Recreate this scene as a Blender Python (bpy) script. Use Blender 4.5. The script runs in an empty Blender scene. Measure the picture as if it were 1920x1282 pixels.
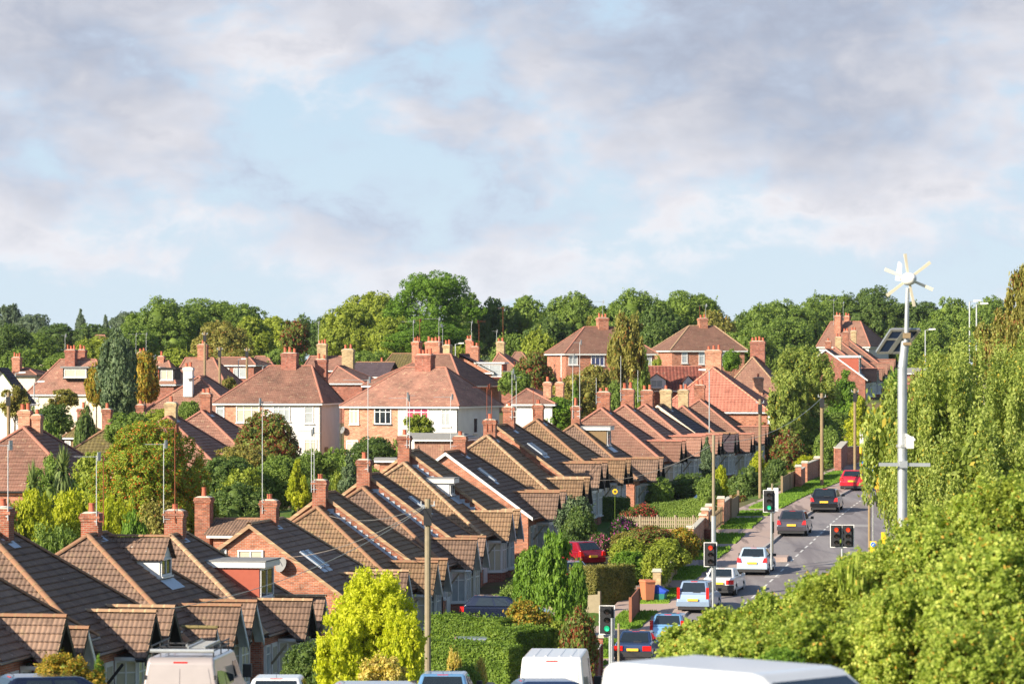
import bpy, math, random
import numpy as np
from mathutils import Vector, Matrix
R = math.radians
scene = bpy.context.scene
col = scene.collection
# ------------------------------------------------------------ camera / sky / sun
F = 7000.0; HY = 680.0                       # focal length in pixels of a 1920 wide frame, horizon row
cam_d = bpy.data.cameras.new('camera'); cam = bpy.data.objects.new('camera', cam_d); col.objects.link(cam)
cam_d.sensor_width = 36.0; cam_d.lens = F/1920*36; cam_d.shift_y = (HY-641)/1920
cam.rotation_euler = (R(90), 0, 0); cam_d.clip_start = .5; cam_d.clip_end = 20000
cam_d.dof.use_dof = True; cam_d.dof.focus_distance = 205; cam_d.dof.aperture_fstop = 2.4
scene.camera = cam
scene.view_settings.view_transform = 'Standard'; scene.view_settings.look = 'None'
scene.view_settings.exposure = 0.95; scene.view_settings.gamma = 1
SUN_EL, SUN_AZ = 25.0, 51.0                  # azimuth measured from behind the camera to its left
sdir = Vector((-math.cos(R(SUN_EL))*math.sin(R(SUN_AZ)), -math.cos(R(SUN_EL))*math.cos(R(SUN_AZ)), math.sin(R(SUN_EL))))
sl = bpy.data.lights.new('sun', 'SUN'); sl.energy = 5.0; sl.angle = R(.5); sl.color = (1, .89, .72)
so = bpy.data.objects.new('sun', sl); col.objects.link(so); so.rotation_euler = sdir.to_track_quat('Z', 'Y').to_euler()
w = bpy.data.worlds.new('World'); scene.world = w; w.use_nodes = True

class NB:
    def __init__(s, nt): s.nt = nt
    def nd(s, typ, ins=None, **pr):
        n = s.nt.nodes.new(typ)
        for k, v in pr.items(): setattr(n, k, v)
        for k, v in (ins or {}).items(): s.put(n.inputs[k], v)
        return n
    def put(s, sock, v):
        if isinstance(v, bpy.types.NodeSocket): s.nt.links.new(v, sock)
        elif isinstance(v, bpy.types.Node): s.nt.links.new(v.outputs[0], sock)
        elif isinstance(v, (tuple, list)) and len(v) == 3 and sock.type == 'RGBA': sock.default_value = (*v, 1)
        else: sock.default_value = v
    def m(s, op, a, b=0.0, c=None, clamp=False):
        n = s.nd('ShaderNodeMath', {0: a, 1: b}, operation=op, use_clamp=clamp)
        if c is not None: s.put(n.inputs[2], c)
        return n.outputs[0]
    def mix(s, f, a, b, bt='MIX'):
        n = s.nd('ShaderNodeMix', data_type='RGBA', blend_type=bt)
        s.put(n.inputs[0], f); s.put(n.inputs[6], a); s.put(n.inputs[7], b); return n.outputs[2]
    def noise(s, vec, sc, det=3, rough=.5, col=False):
        n = s.nd('ShaderNodeTexNoise', {'Scale': sc, 'Detail': det, 'Roughness': rough})
        if vec is not None: s.put(n.inputs['Vector'], vec)
        return n.outputs[1 if col else 0]
    def ramp(s, f, pts, interp='LINEAR'):
        n = s.nd('ShaderNodeValToRGB', {0: f}); cr = n.color_ramp; cr.interpolation = interp
        while len(cr.elements) < len(pts): cr.elements.new(.5)
        for e, (p, c) in zip(cr.elements, pts):
            e.position = p; e.color = (*c, 1) if isinstance(c, tuple) else (c, c, c, 1)
        return n.outputs[0]
    def sep(s, v): return s.nd('ShaderNodeSeparateXYZ', {0: v}).outputs
    def comb(s, x, y, z): return s.nd('ShaderNodeCombineXYZ', {0: x, 1: y, 2: z}).outputs[0]

b = NB(w.node_tree); w.node_tree.nodes.clear()
sky = b.nd('ShaderNodeTexSky', sky_type='NISHITA', sun_disc=False, sun_elevation=R(SUN_EL), sun_rotation=R(180+SUN_AZ), altitude=60, air_density=1.0, dust_density=.6, ozone_density=1.6)
tc = b.nd('ShaderNodeTexCoord').outputs['Generated']
o = b.sep(tc)
el = b.m('MULTIPLY', o[2], 10.0)                       # about 0..1 over the part of the sky in view
v1 = b.comb(b.m('MULTIPLY', o[0], 1.0), b.m('MULTIPLY', o[1], .6), b.m('MULTIPLY', o[2], 1.75))
warp = b.nd('ShaderNodeVectorMath', {0: v1, 1: b.nd('ShaderNodeVectorMath', {0: b.noise(v1, 22, 2, .5, True), 1: (.018, .018, .02)}, operation='MULTIPLY')}, operation='ADD').outputs[0]
sh = b.nd('ShaderNodeVectorMath', {0: warp, 1: (.213, .05, .12)}, operation='ADD').outputs[0]
n1 = b.noise(sh, 13, 9, .60); n2 = b.noise(sh, 34, 7, .62)
sh2 = b.nd('ShaderNodeVectorMath', {0: sh, 1: (.012, 0, -.03)}, operation='ADD').outputs[0]
n3 = b.noise(sh2, 13, 5, .55)
cov = b.m('ADD', b.m('ADD', n1, b.m('MULTIPLY', b.m('SUBTRACT', n2, .5), .22)), b.m('MULTIPLY', b.m('SUBTRACT', el, .52), .27))
dens = b.nd('ShaderNodeMapRange', {0: cov, 1: .412, 2: .545, 3: 0.0, 4: 1.0}, interpolation_type='SMOOTHSTEP').outputs[0]
lit = b.nd('ShaderNodeMapRange', {0: b.m('ADD', b.m('SUBTRACT', n1, n3), b.m('MULTIPLY', b.m('SUBTRACT', n2, .5), .25)), 1: -.07, 2: .09, 3: 0.0, 4: 1.0}).outputs[0]
thick = b.nd('ShaderNodeMapRange', {0: b.m('ADD', cov, b.m('MULTIPLY', el, .05)), 1: .50, 2: .66, 3: 0.0, 4: 1.0}).outputs[0]
ccol = b.mix(thick, b.mix(lit, (.31, .355, .435), (.53, .51, .52)), b.mix(lit, (.225, .245, .305), (.345, .345, .38)))
ccol = b.mix(b.nd('ShaderNodeMapRange', {0: el, 1: .0, 2: .45, 3: .6, 4: .0}).outputs[0], ccol, (.40, .43, .48))
gap = b.mix(b.m('MULTIPLY', el, 1.0, clamp=True), (.365, .435, .50), (.27, .365, .46))
low = b.nd('ShaderNodeMapRange', {0: el, 1: .0, 2: .3, 3: .75, 4: 1.0}).outputs[0]
skyc = b.mix(.08, gap, b.mix(1, sky.outputs[0], (.09, .09, .09), 'MULTIPLY'))
cl = b.mix(b.m('MULTIPLY', dens, b.m('MULTIPLY', low, .92)), skyc, ccol)
f_el = b.nd('ShaderNodeMapRange', {0: o[2], 1: .11, 2: .22, 3: 0.0, 4: 1.0}).outputs[0]
zen = b.nd('ShaderNodeBackground', {0: sky.outputs[0], 1: .095})
bg = b.nd('ShaderNodeBackground', {0: cl, 1: 1.0})
ms = b.nd('ShaderNodeMixShader', {0: f_el, 1: bg.outputs[0], 2: zen.outputs[0]})
b.nd('ShaderNodeOutputWorld', {0: ms.outputs[0]})

# ------------------------------------------------------------ pixel <-> world helpers
def W(px, py, d): return Vector(((px-960)/F*d, d, (HY-py)/F*d))
TH = math.atan(1189/F); CT, ST = math.cos(TH), math.sin(TH)
SY = [(60, -12.0), (100, -11.9), (125, -12.6), (145, -13.5), (160, -13.4), (172, -12.75), (184, -12.0), (196, -11.2), (208, -10.3), (220, -9.75), (235, -9.28), (255, -8.8), (280, -8.4), (330, -7.6), (400, -6.0), (520, -3.2), (700, 0)]
def lerp_tab(t, x):
    if x <= t[0][0]: return t[0][1]
    for (a, za), (c, zc) in zip(t, t[1:]):
        if x <= c:
            return za+(zc-za)*(x-a)/(c-a)
    return t[-1][1]
def Zs(x, y):
    s = y+.17*(x-15)
    return sum(lerp_tab(SY, s+k) for k in (-6, -3, 0, 3, 6))/5
def onroad(px, py, dz=0):
    lo, hi = 135.0, 420.0
    for _ in range(40):
        d = (lo+hi)/2; p = W(px, py, d)
        if p.z > Zs(p.x, p.y)+dz: lo = d
        else: hi = d
    return W(px, py, lo)

# street edge polylines, picked in the picture and laid on the street surface
path_l = [onroad(*p) for p in ((1130, 1255), (1176, 1200), (1249, 1134), (1314, 1080), (1370, 1031), (1430, 974), (1509, 931), (1572, 905), (1612, 886), (1640, 876))]
kerb = [onroad(*p) for p in ((1180, 1258), (1222, 1205), (1290, 1146), (1345, 1098), (1392, 1058), (1450, 1014), (1516, 962), (1590, 920), (1638, 899), (1666, 888))]
cline = [onroad(*p) for p in ((1262, 1250), (1310, 1200), (1372, 1150), (1415, 1112), (1459.5, 1072), (1523, 1012), (1567, 971), (1600, 945), (1630, 925), (1700, 888))]
wall_l = [onroad(*p) for p in ((1050, 1270), (1098, 1205), (1160, 1150), (1215, 1085), (1262, 1035), (1350, 975), (1464, 926), (1520, 901), (1579, 876), (1625, 866))]
def pl_x(pl, y):
    if y <= pl[0].y: a, c = pl[0], pl[1]
    elif y >= pl[-1].y: a, c = pl[-2], pl[-1]
    else:
        for a, c in zip(pl, pl[1:]):
            if y <= c.y: break
    t = (y-a.y)/(c.y-a.y) if c.y != a.y else 0
    return a.x+(c.x-a.x)*max(-3, min(t, 12))

CTRL = []                                       # ground control points gathered from the houses
def smooth(t): t = max(0., min(1., t)); return t*t*(3-2*t)
def G(x, y):
    A = CTRL_A
    d2 = (A[:, 0]-x)**2+((A[:, 1]-y)*.8)**2+9
    wt = d2**-1.6
    z = float((wt*A[:, 2]).sum()/wt.sum())
    if y < 430:
        xl = pl_x(wall_l, y)
        t = smooth((x-(xl-7))/7)*(1-smooth((y-340)/90))*smooth((y-118)/22)
        if x > xl+26: t *= 1-smooth((x-xl-26)/20)
        z = z*(1-t)+Zs(x, y)*t
    return z

# ------------------------------------------------------------ mesh builder
class MB:
    def __init__(s): s.v = []; s.f = []; s.uv = []
    def poly(s, pts, uv=None):
        pts = [Vector(p) for p in pts]; i = len(s.v); s.v += pts; s.f.append(tuple(range(i, i+len(pts))))
        if uv is None:
            n = Vector((0, 0, 0))
            for k in range(len(pts)):
                n += pts[k].cross(pts[(k+1) % len(pts)])
            if n.length < 1e-9: n = Vector((0, 0, 1))
            n.normalize()
            u = Vector((0, 0, 1)).cross(n)
            u = Vector((1, 0, 0)) if u.length < .05 else u.normalized()
            vv = n.cross(u); uv = [(p.dot(u), p.dot(vv)) for p in pts]
        s.uv.append(uv); return s
    def hexa(s, c):
        for q in ((0, 3, 2, 1), (4, 5, 6, 7), (0, 1, 5, 4), (1, 2, 6, 5), (2, 3, 7, 6), (3, 0, 4, 7)): s.poly([c[k] for k in q])
        return s
    def box(s, x0, x1, y0, y1, z0, z1):
        return s.hexa([(x0, y0, z0), (x1, y0, z0), (x1, y1, z0), (x0, y1, z0), (x0, y0, z1), (x1, y0, z1), (x1, y1, z1), (x0, y1, z1)])
    def obox(s, c, a, e, h):
        c, a, e, h = Vector(c), Vector(a), Vector(e), Vector(h)
        if a.cross(e).dot(h) < 0: a = -a
        return s.hexa([c-a-e-h, c+a-e-h, c+a+e-h, c-a+e-h, c-a-e+h, c+a-e+h, c+a+e+h, c-a+e+h])
    def bar(s, p, q, wd, th, up=(0, 0, 1)):
        p, q = Vector(p), Vector(q); d = (q-p); a = d*.5; d.normalize(); up = Vector(up)
        e = d.cross(up)
        if e.length < .01: e = d.cross(Vector((1, 0, 0)))
        e.normalize(); h = e.cross(d)
        return s.obox((p+q)/2, a, e*wd/2, h*th/2)
    def tube(s, p, q, r0, r1=None, n=8, cap=True):
        p, q = Vector(p), Vector(q); r1 = r0 if r1 is None else r1; d = (q-p).normalized()
        a = d.orthogonal().normalized(); e = d.cross(a)
        i = len(s.v)
        for P, r in ((p, r0), (q, r1)):
            for k in range(n):
                t = 2*math.pi*k/n; s.v.append(P+(a*math.cos(t)+e*math.sin(t))*r)
        for k in range(n):
            k2 = (k+1) % n; s.f.append((i+k, i+k2, i+n+k2, i+n+k)); L = (q-p).length
            s.uv.append([(k/n, 0), ((k+1)/n, 0), ((k+1)/n, L), (k/n, L)])
        if cap:
            s.f.append(tuple(i+k for k in reversed(range(n)))); s.uv.append([(0, 0)]*n)
            s.f.append(tuple(i+n+k for k in range(n))); s.uv.append([(0, 0)]*n)
        return s
    def prism(s, prof, x0, x1, ax='x', taper=None):
        """profile of (a,b) pairs extruded along ax"""
        def P(a, c, t):
            if ax == 'x': return (t, a, c)
            if ax == 'y': return (a, t, c)
            return (a, c, t)
        A = [P(a, c, x0) for a, c in prof]; B = [P(a, c, x1) for a, c in prof]; n = len(prof)
        s.poly(A); s.poly(B[::-1])
        for k in range(n):
            j = (k+1) % n; s.poly([A[k], B[k], B[j], A[j]])
        return s
    def build(s, name, mt, parent=None, smooth_=False, bevel=0, seg=2, subd=0, fix=False):
        me = bpy.data.meshes.new(name); me.from_pydata([tuple(v) for v in s.v], [], s.f)
        ul = me.uv_layers.new(name='uv'); flat = [c for f in s.uv for p in f for c in p]
        ul.data.foreach_set('uv', flat); me.materials.append(mt)
        if fix:
            import bmesh
            bm = bmesh.new(); bm.from_mesh(me); bmesh.ops.remove_doubles(bm, verts=bm.verts, dist=1e-4)
            bmesh.ops.recalc_face_normals(bm, faces=bm.faces); bm.to_mesh(me); bm.free()
        if smooth_: me.polygons.foreach_set('use_smooth', [True]*len(me.polygons))
        ob = bpy.data.objects.new(name, me); col.objects.link(ob)
        if parent is not None: ob.parent = parent
        if bevel:
            m = ob.modifiers.new('bevel', 'BEVEL'); m.width = bevel; m.segments = seg; m.limit_method = 'ANGLE'; m.angle_limit = R(28); m.harden_normals = False
        if subd:
            m = ob.modifiers.new('subd', 'SUBSURF'); m.levels = subd; m.render_levels = subd
        if smooth_ and bevel:
            m = ob.modifiers.new('wn', 'WEIGHTED_NORMAL'); m.keep_sharp = False
        return ob

def tag(o, label=None, cat=None, group=None, kind=None):
    if label: o['label'] = label
    if cat: o['category'] = cat
    if group: o['group'] = group
    if kind: o['kind'] = kind
    return o
def empty(name, loc, rz=0, label=None, cat=None, group=None):
    e = bpy.data.objects.new(name, None); e.empty_display_size = .2; col.objects.link(e)
    e.location = loc; e.rotation_euler = (0, 0, rz); return tag(e, label, cat, group)

def clip(poly, a, c, d):                        # keep a*u + c*v >= d
    out = []
    for i in range(len(poly)):
        p, q = poly[i], poly[(i+1) % len(poly)]
        fp = a*p[0]+c*p[1]-d; fq = a*q[0]+c*q[1]-d
        if fp >= 0: out.append(p)
        if (fp > 1e-9 and fq < -1e-9) or (fp < -1e-9 and fq > 1e-9):
            t = fp/(fp-fq); out.append((p[0]+(q[0]-p[0])*t, p[1]+(q[1]-p[1])*t))
    return out
def tiled(mb, pts, gauge=.32, lift=.04, rnd=None):
    """one roof plane as overlapping courses of real thickness"""
    pts = [Vector(p) for p in pts]; n = Vector((0, 0, 0))
    for k in range(len(pts)): n += pts[k].cross(pts[(k+1) % len(pts)])
    n.normalize()
    if n.z < 0: n = -n; pts = pts[::-1]
    u = Vector((0, 0, 1)).cross(n); u = u.normalized() if u.length > .01 else Vector((1, 0, 0)); v = n.cross(u); base = n*(n.dot(pts[0]))
    uv = [(p.dot(u), p.dot(v)) for p in pts]
    v0 = min(p[1] for p in uv); v1 = max(p[1] for p in uv); k = 0
    while v0+k*gauge < v1-.02:
        a = v0+k*gauge; c = min(a+gauge, v1); k += 1
        pl = clip(clip(uv, 0, 1, a), 0, -1, -c)
        if len(pl) < 3: continue
        def P(q, l): return base+u*q[0]+v*q[1]+n*l
        mb.poly([P(q, lift*(1-(q[1]-a)/gauge)+.002) for q in pl], [(q[0], q[1]-v0) for q in pl])
        low = sorted([q for q in pl if q[1] < a+1e-4])
        if len(low) >= 2:
            l, h = low[0], low[-1]
            mb.poly([P(l, -.01), P(h, -.01), P(h, lift+.002), P(l, lift+.002)], [(l[0], l[1]-v0-.02), (h[0], h[1]-v0-.02), (h[0], l[1]-v0), (l[0], l[1]-v0)])
def ridge(mb, p, q, r=.12, n=6, step=.42):
    """half round ridge or hip tiles laid end to end"""
    p, q = Vector(p), Vector(q); L = (q-p).length; k = max(1, round(L/step)); d = (q-p)/k
    dn = d.normalized(); side = dn.cross(Vector((0, 0, 1))).normalized(); up = side.cross(dn)
    for j in range(k):
        a = p+d*j; c = a+d*1.03
        for (P, rr), (Q, rq) in (((a, r*1.08), (c, r)),):
            prev = None
            for t in range(n+1):
                ang = math.pi*(t/n); o1 = side*math.cos(ang)+up*math.sin(ang)*.8
                cur = (P+o1*rr, Q+o1*rq, t/n)
                if prev: mb.poly([prev[0], cur[0], cur[1], prev[1]], [(prev[2]*.3, j*step), (cur[2]*.3, j*step), (cur[2]*.3, j*step+step), (prev[2]*.3, j*step+step)])
                prev = cur
# ------------------------------------------------------------ materials
MATS = {}
def mk(name, rough=.8, spec=.3, metal=0):
    m = bpy.data.materials.new(name); m.use_nodes = True; bs = m.node_tree.nodes['Principled BSDF']
    bs.inputs['Roughness'].default_value = rough; bs.inputs['Specular IOR Level'].default_value = spec; bs.inputs['Metallic'].default_value = metal
    MATS[name] = m; return m, NB(m.node_tree), bs
def plain(name, c, rough=.6, spec=.4, metal=0, var=.12, scale=3, coat=0):
    m, b, bs = mk(name, rough, spec, metal)
    n = b.noise(b.nd('ShaderNodeTexCoord').outputs['Object'], scale, 4, .6)
    f = b.m('ADD', b.m('MULTIPLY', n, 2*var), 1-var)
    b.put(bs.inputs['Base Color'], b.mix(1, c, b.comb(f, f, f), 'MULTIPLY'))
    if coat: bs.inputs['Coat Weight'].default_value = coat; bs.inputs['Coat Roughness'].default_value = .05
    return m
def bumpn(b, bs, h, st, dist=.02):
    b.put(bs.inputs['Normal'], b.nd('ShaderNodeBump', {'Strength': st, 'Distance': dist, 'Height': h}).outputs[0])
def brick(name, c1, c2, mort=(.42, .36, .29), stain=.35):
    m, b, bs = mk(name, .9, .15)
    uv = b.nd('ShaderNodeTexCoord').outputs['UV']
    t = b.nd('ShaderNodeTexBrick', {'Vector': uv, 'Color1': c1, 'Color2': c2, 'Mortar': mort, 'Scale': 1.0, 'Mortar Size': .009, 'Bias': .1, 'Brick Width': .225, 'Row Height': .075})
    sc = b.sep(uv); cell = b.comb(b.m('FLOOR', b.m('MULTIPLY', sc[0], 4.44)), b.m('FLOOR', b.m('MULTIPLY', sc[1], 13.33)), 0)
    wn = b.nd('ShaderNodeTexWhiteNoise', {'Vector': cell}).outputs[0]
    k = b.m('ADD', .72, b.m('MULTIPLY', wn, .5))
    st = b.noise(uv, 1.1, 6, .65); st2 = b.m('ADD', 1-stain*.5, b.m('MULTIPLY', b.m('SUBTRACT', st, .5), stain*2))
    kk = b.m('MULTIPLY', k, st2)
    c = b.mix(1, t.outputs[0], b.comb(kk, kk, kk), 'MULTIPLY')
    pale = b.ramp(b.noise(uv, 2.7, 3, .6), [(.6, 0.), (.75, .45)])
    b.put(bs.inputs['Base Color'], b.mix(pale, c, mort))
    bumpn(b, bs, t.outputs[1], -.5, .006); return m
def tiles(name, c1, c2, dark, tw=.30, g=.30, lich=(.42, .36, .14), la=.5, roll=1.0, vm=.35, bw=.45):
    m, b, bs = mk(name, .88, .2)
    uv = b.nd('ShaderNodeTexCoord').outputs['UV']; s = b.sep(uv)
    cu = b.m('MULTIPLY', s[0], 1/tw); cv = b.m('MULTIPLY', s[1], 1/g)
    cell = b.comb(b.m('FLOOR', cu), b.m('FLOOR', cv), 0)
    wn = b.nd('ShaderNodeTexWhiteNoise', {'Vector': cell}).outputs[0]
    big = b.noise(uv, .45, 5, .6)
    big = b.nd('ShaderNodeMapRange', {0: big, 1: .35, 2: .65, 3: 0.0, 4: 1.0}).outputs[0]
    c = b.mix(b.m('ADD', b.m('MULTIPLY', wn, 1-bw), b.m('MULTIPLY', big, bw)), c1, c2)
    fu = b.m('FRACT', cu); fv = b.m('FRACT', cv)
    ju = b.m('MULTIPLY', b.m('LESS_THAN', fu, .16), .46*roll); row_shade = b.m('MULTIPLY', b.m('LESS_THAN', fv, .13), .5)  # column lines are joints; row lines paint in shade under the course edges
    c = b.mix(b.m('MAXIMUM', ju, row_shade), c, dark)
    fine = b.noise(uv, 14, 4, .7); ff = b.m('ADD', 1-vm*.5, b.m('MULTIPLY', fine, vm))
    c = b.mix(1, c, b.comb(ff, ff, ff), 'MULTIPLY')
    dk = b.ramp(b.noise(uv, 1.3, 6, .7), [(.5, 0.), (.72, .6)]); c = b.mix(dk, c, dark)
    lm = b.ramp(b.noise(b.nd('ShaderNodeVectorMath', {0: uv, 1: (7., 3., 0)}, operation='ADD').outputs[0], 2.2, 7, .75), [(.56, 0.), (.70, la)])
    c = b.mix(lm, c, lich)
    sp = b.nd('ShaderNodeTexVoronoi', {'Vector': uv, 'Scale': 1.6, 'Randomness': 1.0}).outputs[0]
    c = b.mix(b.m('MULTIPLY', b.m('LESS_THAN', sp, .055), .7), c, (.6, .56, .5))
    rnd = b.m('ADD', .78, b.m('MULTIPLY', b.nd('ShaderNodeObjectInfo').outputs['Random'], .44)); c = b.mix(1, c, b.comb(rnd, rnd, b.m('MULTIPLY', rnd, .98)), 'MULTIPLY')
    b.put(bs.inputs['Base Color'], c)
    prof = b.m('ABSOLUTE', b.m('SINE', b.m('MULTIPLY', cu, math.pi)))
    bumpn(b, bs, b.m('ADD', b.m('MULTIPLY', prof, roll), b.m('MULTIPLY', fine, .25)), .8, .035); return m
BR = brick('brick_orange', (.56, .19, .095), (.44, .135, .07))
BR2 = brick('brick_red', (.42, .12, .07), (.32, .085, .055), (.33, .27, .22))
BRC = brick('brick_chimney', (.50, .15, .075), (.34, .095, .06), (.40, .33, .25), .6)
BRP = brick('brick_pale', (.62, .27, .15), (.52, .2, .11), (.5, .42, .33))
BRY = brick('brick_cream', (.60, .43, .22), (.50, .35, .18), (.5, .42, .3), .5)
TB = tiles('tiles_brown', (.275, .178, .13), (.18, .118, .09), (.040, .026, .021), tw=.17, g=.32, lich=(.34, .26, .14))
TB2 = tiles('tiles_brown_mossy', (.28, .175, .105), (.19, .118, .072), (.040, .030, .020), tw=.17, g=.32, lich=(.34, .29, .12), la=.55)
TR = tiles('tiles_red', (.40, .205, .15), (.17, .098, .075), (.12, .055, .04), tw=.17, g=.12, roll=.35, lich=(.58, .46, .30), la=.7, bw=.7)
TR2 = tiles('tiles_red_brown', (.31, .165, .12), (.21, .115, .085), (.10, .055, .042), tw=.17, g=.12, roll=.35, lich=(.46, .38, .24), la=.6, bw=.7)
TP = tiles('tiles_pink', (.60, .255, .185), (.50, .205, .15), (.22, .06, .04), tw=.33, g=.36, lich=(.6, .35, .25), la=.2, roll=.8, vm=.15)
TD = tiles('tiles_dark_slate', (.10, .075, .085), (.07, .05, .06), (.03, .022, .025), tw=.25, g=.22, roll=.3, la=.15)
TPD = tiles('pantiles_dark_red', (.30, .10, .07), (.20, .065, .05), (.05, .022, .018), tw=.33, g=.36, lich=(.5, .4, .3), la=.5, roll=1.2)
TM = tiles('tiles_moss', (.24, .19, .08), (.15, .12, .05), (.05, .04, .02), lich=(.40, .36, .06), la=.9)
def rid(name, c1, c2, mort):
    m, b, bs = mk(name, .9, .15); uv = b.nd('ShaderNodeTexCoord').outputs['UV']; s = b.sep(uv)
    fv = b.m('FRACT', b.m('MULTIPLY', s[1], 1/.42)); ob = b.nd('ShaderNodeTexCoord').outputs['Object']
    c = b.mix(b.noise(ob, 2.5, 5, .7), c1, c2); c = b.mix(b.m('MULTIPLY', b.m('LESS_THAN', fv, .16), .8), c, mort)
    b.put(bs.inputs['Base Color'], c); return m
RB = rid('ridge_brown', (.33, .17, .10), (.26, .15, .09), (.30, .2, .11)); RR = rid('ridge_red', (.44, .19, .13), (.36, .15, .11), (.34, .2, .14))
RBM = rid('ridge_mortared', (.36, .21, .13), (.36, .25, .15), (.48, .38, .22)); RP = rid('ridge_pink', (.66, .26, .17), (.6, .22, .15), (.75, .5, .3))
WH = plain('white_paint', (.70, .69, .67), .45, .4, var=.06, scale=2); WR = plain('white_render', (.66, .64, .60), .9, .2, var=.16, scale=1.1)
CRM = plain('cream_render', (.66, .52, .30), .9, .2, var=.15, scale=1.5); CRW = plain('pale_render', (.72, .62, .48), .9, .2, var=.12)
BK = plain('black_timber', (.02, .019, .018), .6, .3); GYB = plain('grey_board', (.58, .60, .63), .6); GL = plain('glass', (.015, .022, .028), .04, .9, var=.3, scale=.6)
CUR = plain('curtained_glass', (.50, .46, .36), .12, .6, var=.2, scale=4); NET = plain('net_curtain_glass', (.36, .39, .40), .10, .7, var=.35, scale=3)
BLU = plain('blue_curtain_glass', (.03, .04, .12), .1, .7, var=.5); PNKC = plain('red_curtain_glass', (.45, .06, .12), .2, .6, var=.5, scale=5)
LEAD = plain('lead_flashing', (.42, .46, .52), .45, .5, var=.25, scale=8); POT = plain('clay_pot', (.46, .125, .07), .8, .3, var=.25, scale=5)
MTL = plain('galvanised_steel', (.42, .44, .45), .45, .5, .5, var=.32, scale=2.2); RUST = plain('rusty_steel', (.26, .07, .035), .8, .3, var=.3, scale=8); ALU = plain('aerial_aluminium', (.5, .5, .48), .35, .5, .7)
WOOD = plain('weathered_timber', (.26, .19, .11), .9, .2, var=.3, scale=4); WOODP = plain('pale_fence_timber', (.27, .225, .15), .9, .2, var=.25, scale=5); WOODR = plain('red_brown_fence', (.30, .12, .07), .9, .2, var=.25, scale=5)
CLADR = plain('red_hung_tile', (.36, .095, .06), .8, .25, var=.15, scale=5); CLADB = plain('brown_cladding', (.22, .15, .08), .85, .2, var=.25, scale=6)
GUT = plain('dark_gutter', (.03, .03, .03), .4, .5); GUTW = plain('white_gutter', (.75, .75, .72), .4, .5); STONE = plain('pale_stone', (.5, .46, .38), .9, .2, var=.2, scale=6)
FELT = plain('grey_felt', (.22, .22, .22), .9, .2, var=.2); BARK = plain('bark', (.12, .09, .06), .95, .1, var=.35, scale=5); BARKP = plain('pale_bark', (.42, .38, .30), .9, .2, var=.35, scale=6)
RUB = plain('rubber', (.02, .02, .02), .85, .2); ALLOY = plain('wheel_silver', (.42, .43, .44), .35, .5, .7); PLT = plain('number_plate_yellow', (.80, .50, .04), .5, .4, var=.03)
BLKP = plain('black_plastic', (.025, .025, .027), .5, .4); PLTW = plain('number_plate_white', (.75, .75, .72), .5, .4, var=.03)
def lampm(name, c, e=0):
    m, b, bs = mk(name, .15, .6); bs.inputs['Base Color'].default_value = (*c, 1)
    if e: bs.inputs['Emission Color'].default_value = (*c, 1); bs.inputs['Emission Strength'].default_value = e
    return m
TAIL = lampm('tail_lamp_red', (.55, .015, .012)); HEAD = lampm('headlamp_clear', (.6, .62, .65)); SIGR = lampm('signal_red_lit', (.95, .06, .02), .45); SIGG = lampm('signal_green_lit', (.03, .75, .32), .4); SIGO = lampm('signal_lens_dark', (.03, .02, .02))
def paint(name, c, rough=.25, metal=.25): return plain(name, c, rough, .5, metal, var=.09, scale=2.5, coat=.8)
asph, b, bs = mk('asphalt', .85, .3)
ob = b.nd('ShaderNodeTexCoord').outputs['Object']
st = b.nd('ShaderNodeMapping', {'Vector': ob, 'Rotation': (0, 0, TH), 'Scale': (1.2, .08, 1)}).outputs[0]
c = b.mix(b.noise(ob, .35, 5, .6), (.20, .18, .185), (.285, .26, .25)); c = b.mix(b.ramp(b.noise(st, .9, 4, .6), [(.42, 0.), (.62, .65)]), c, (.15, .13, .135))
f = b.m('ADD', .75, b.m('MULTIPLY', b.noise(ob, 9, 3, .8), .5)); b.put(bs.inputs['Base Color'], b.mix(1, c, b.comb(f, f, f), 'MULTIPLY')); bumpn(b, bs, b.noise(ob, 60, 2, .6), .25)
PAVE, b, bs = mk('footpath_asphalt', .9, .2); ob = b.nd('ShaderNodeTexCoord').outputs['Object']
c = b.mix(b.noise(ob, .3, 5, .65), (.44, .33, .285), (.34, .26, .225)); f = b.m('ADD', .8, b.m('MULTIPLY', b.noise(ob, 6, 4, .8), .4)); c = b.mix(1, c, b.comb(f, f, f), 'MULTIPLY')
c = b.mix(b.ramp(b.noise(b.nd('ShaderNodeMapping', {'Vector': ob, 'Rotation': (0, 0, TH), 'Scale': (1.6, .11, 1)}).outputs[0], .8, 3, .5), [(.56, 0.), (.62, .7)]), c, (.13, .10, .095)); b.put(bs.inputs['Base Color'], c)
KERBM = plain('kerb_stone', (.40, .36, .33), .9, .2, var=.25, scale=4); LINE = plain('road_line_white', (.58, .57, .54), .8, .3, var=.45, scale=5)
GRM, b, bs = mk('verge_turf', .95, .1); ob = b.nd('ShaderNodeTexCoord').outputs['Object']
c = b.mix(b.noise(ob, .8, 6, .7), (.17, .30, .025), (.28, .42, .05)); f = b.m('ADD', .5, b.noise(ob, 22, 3, .8)); b.put(bs.inputs['Base Color'], b.mix(1, c, b.comb(f, f, f), 'MULTIPLY')); bumpn(b, bs, b.noise(ob, 30, 3, .8), .9, .08)
GND, b, bs = mk('garden_ground', .95, .1); ob = b.nd('ShaderNodeTexCoord').outputs['Object']
c = b.mix(b.ramp(b.noise(ob, .12, 5, .6), [(.42, 0.), (.58, 1.)]), (.07, .13, .02), (.15, .11, .06)); f = b.m('ADD', .5, b.noise(ob, 5, 4, .8)); b.put(bs.inputs['Base Color'], b.mix(1, c, b.comb(f, f, f), 'MULTIPLY'))

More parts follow.
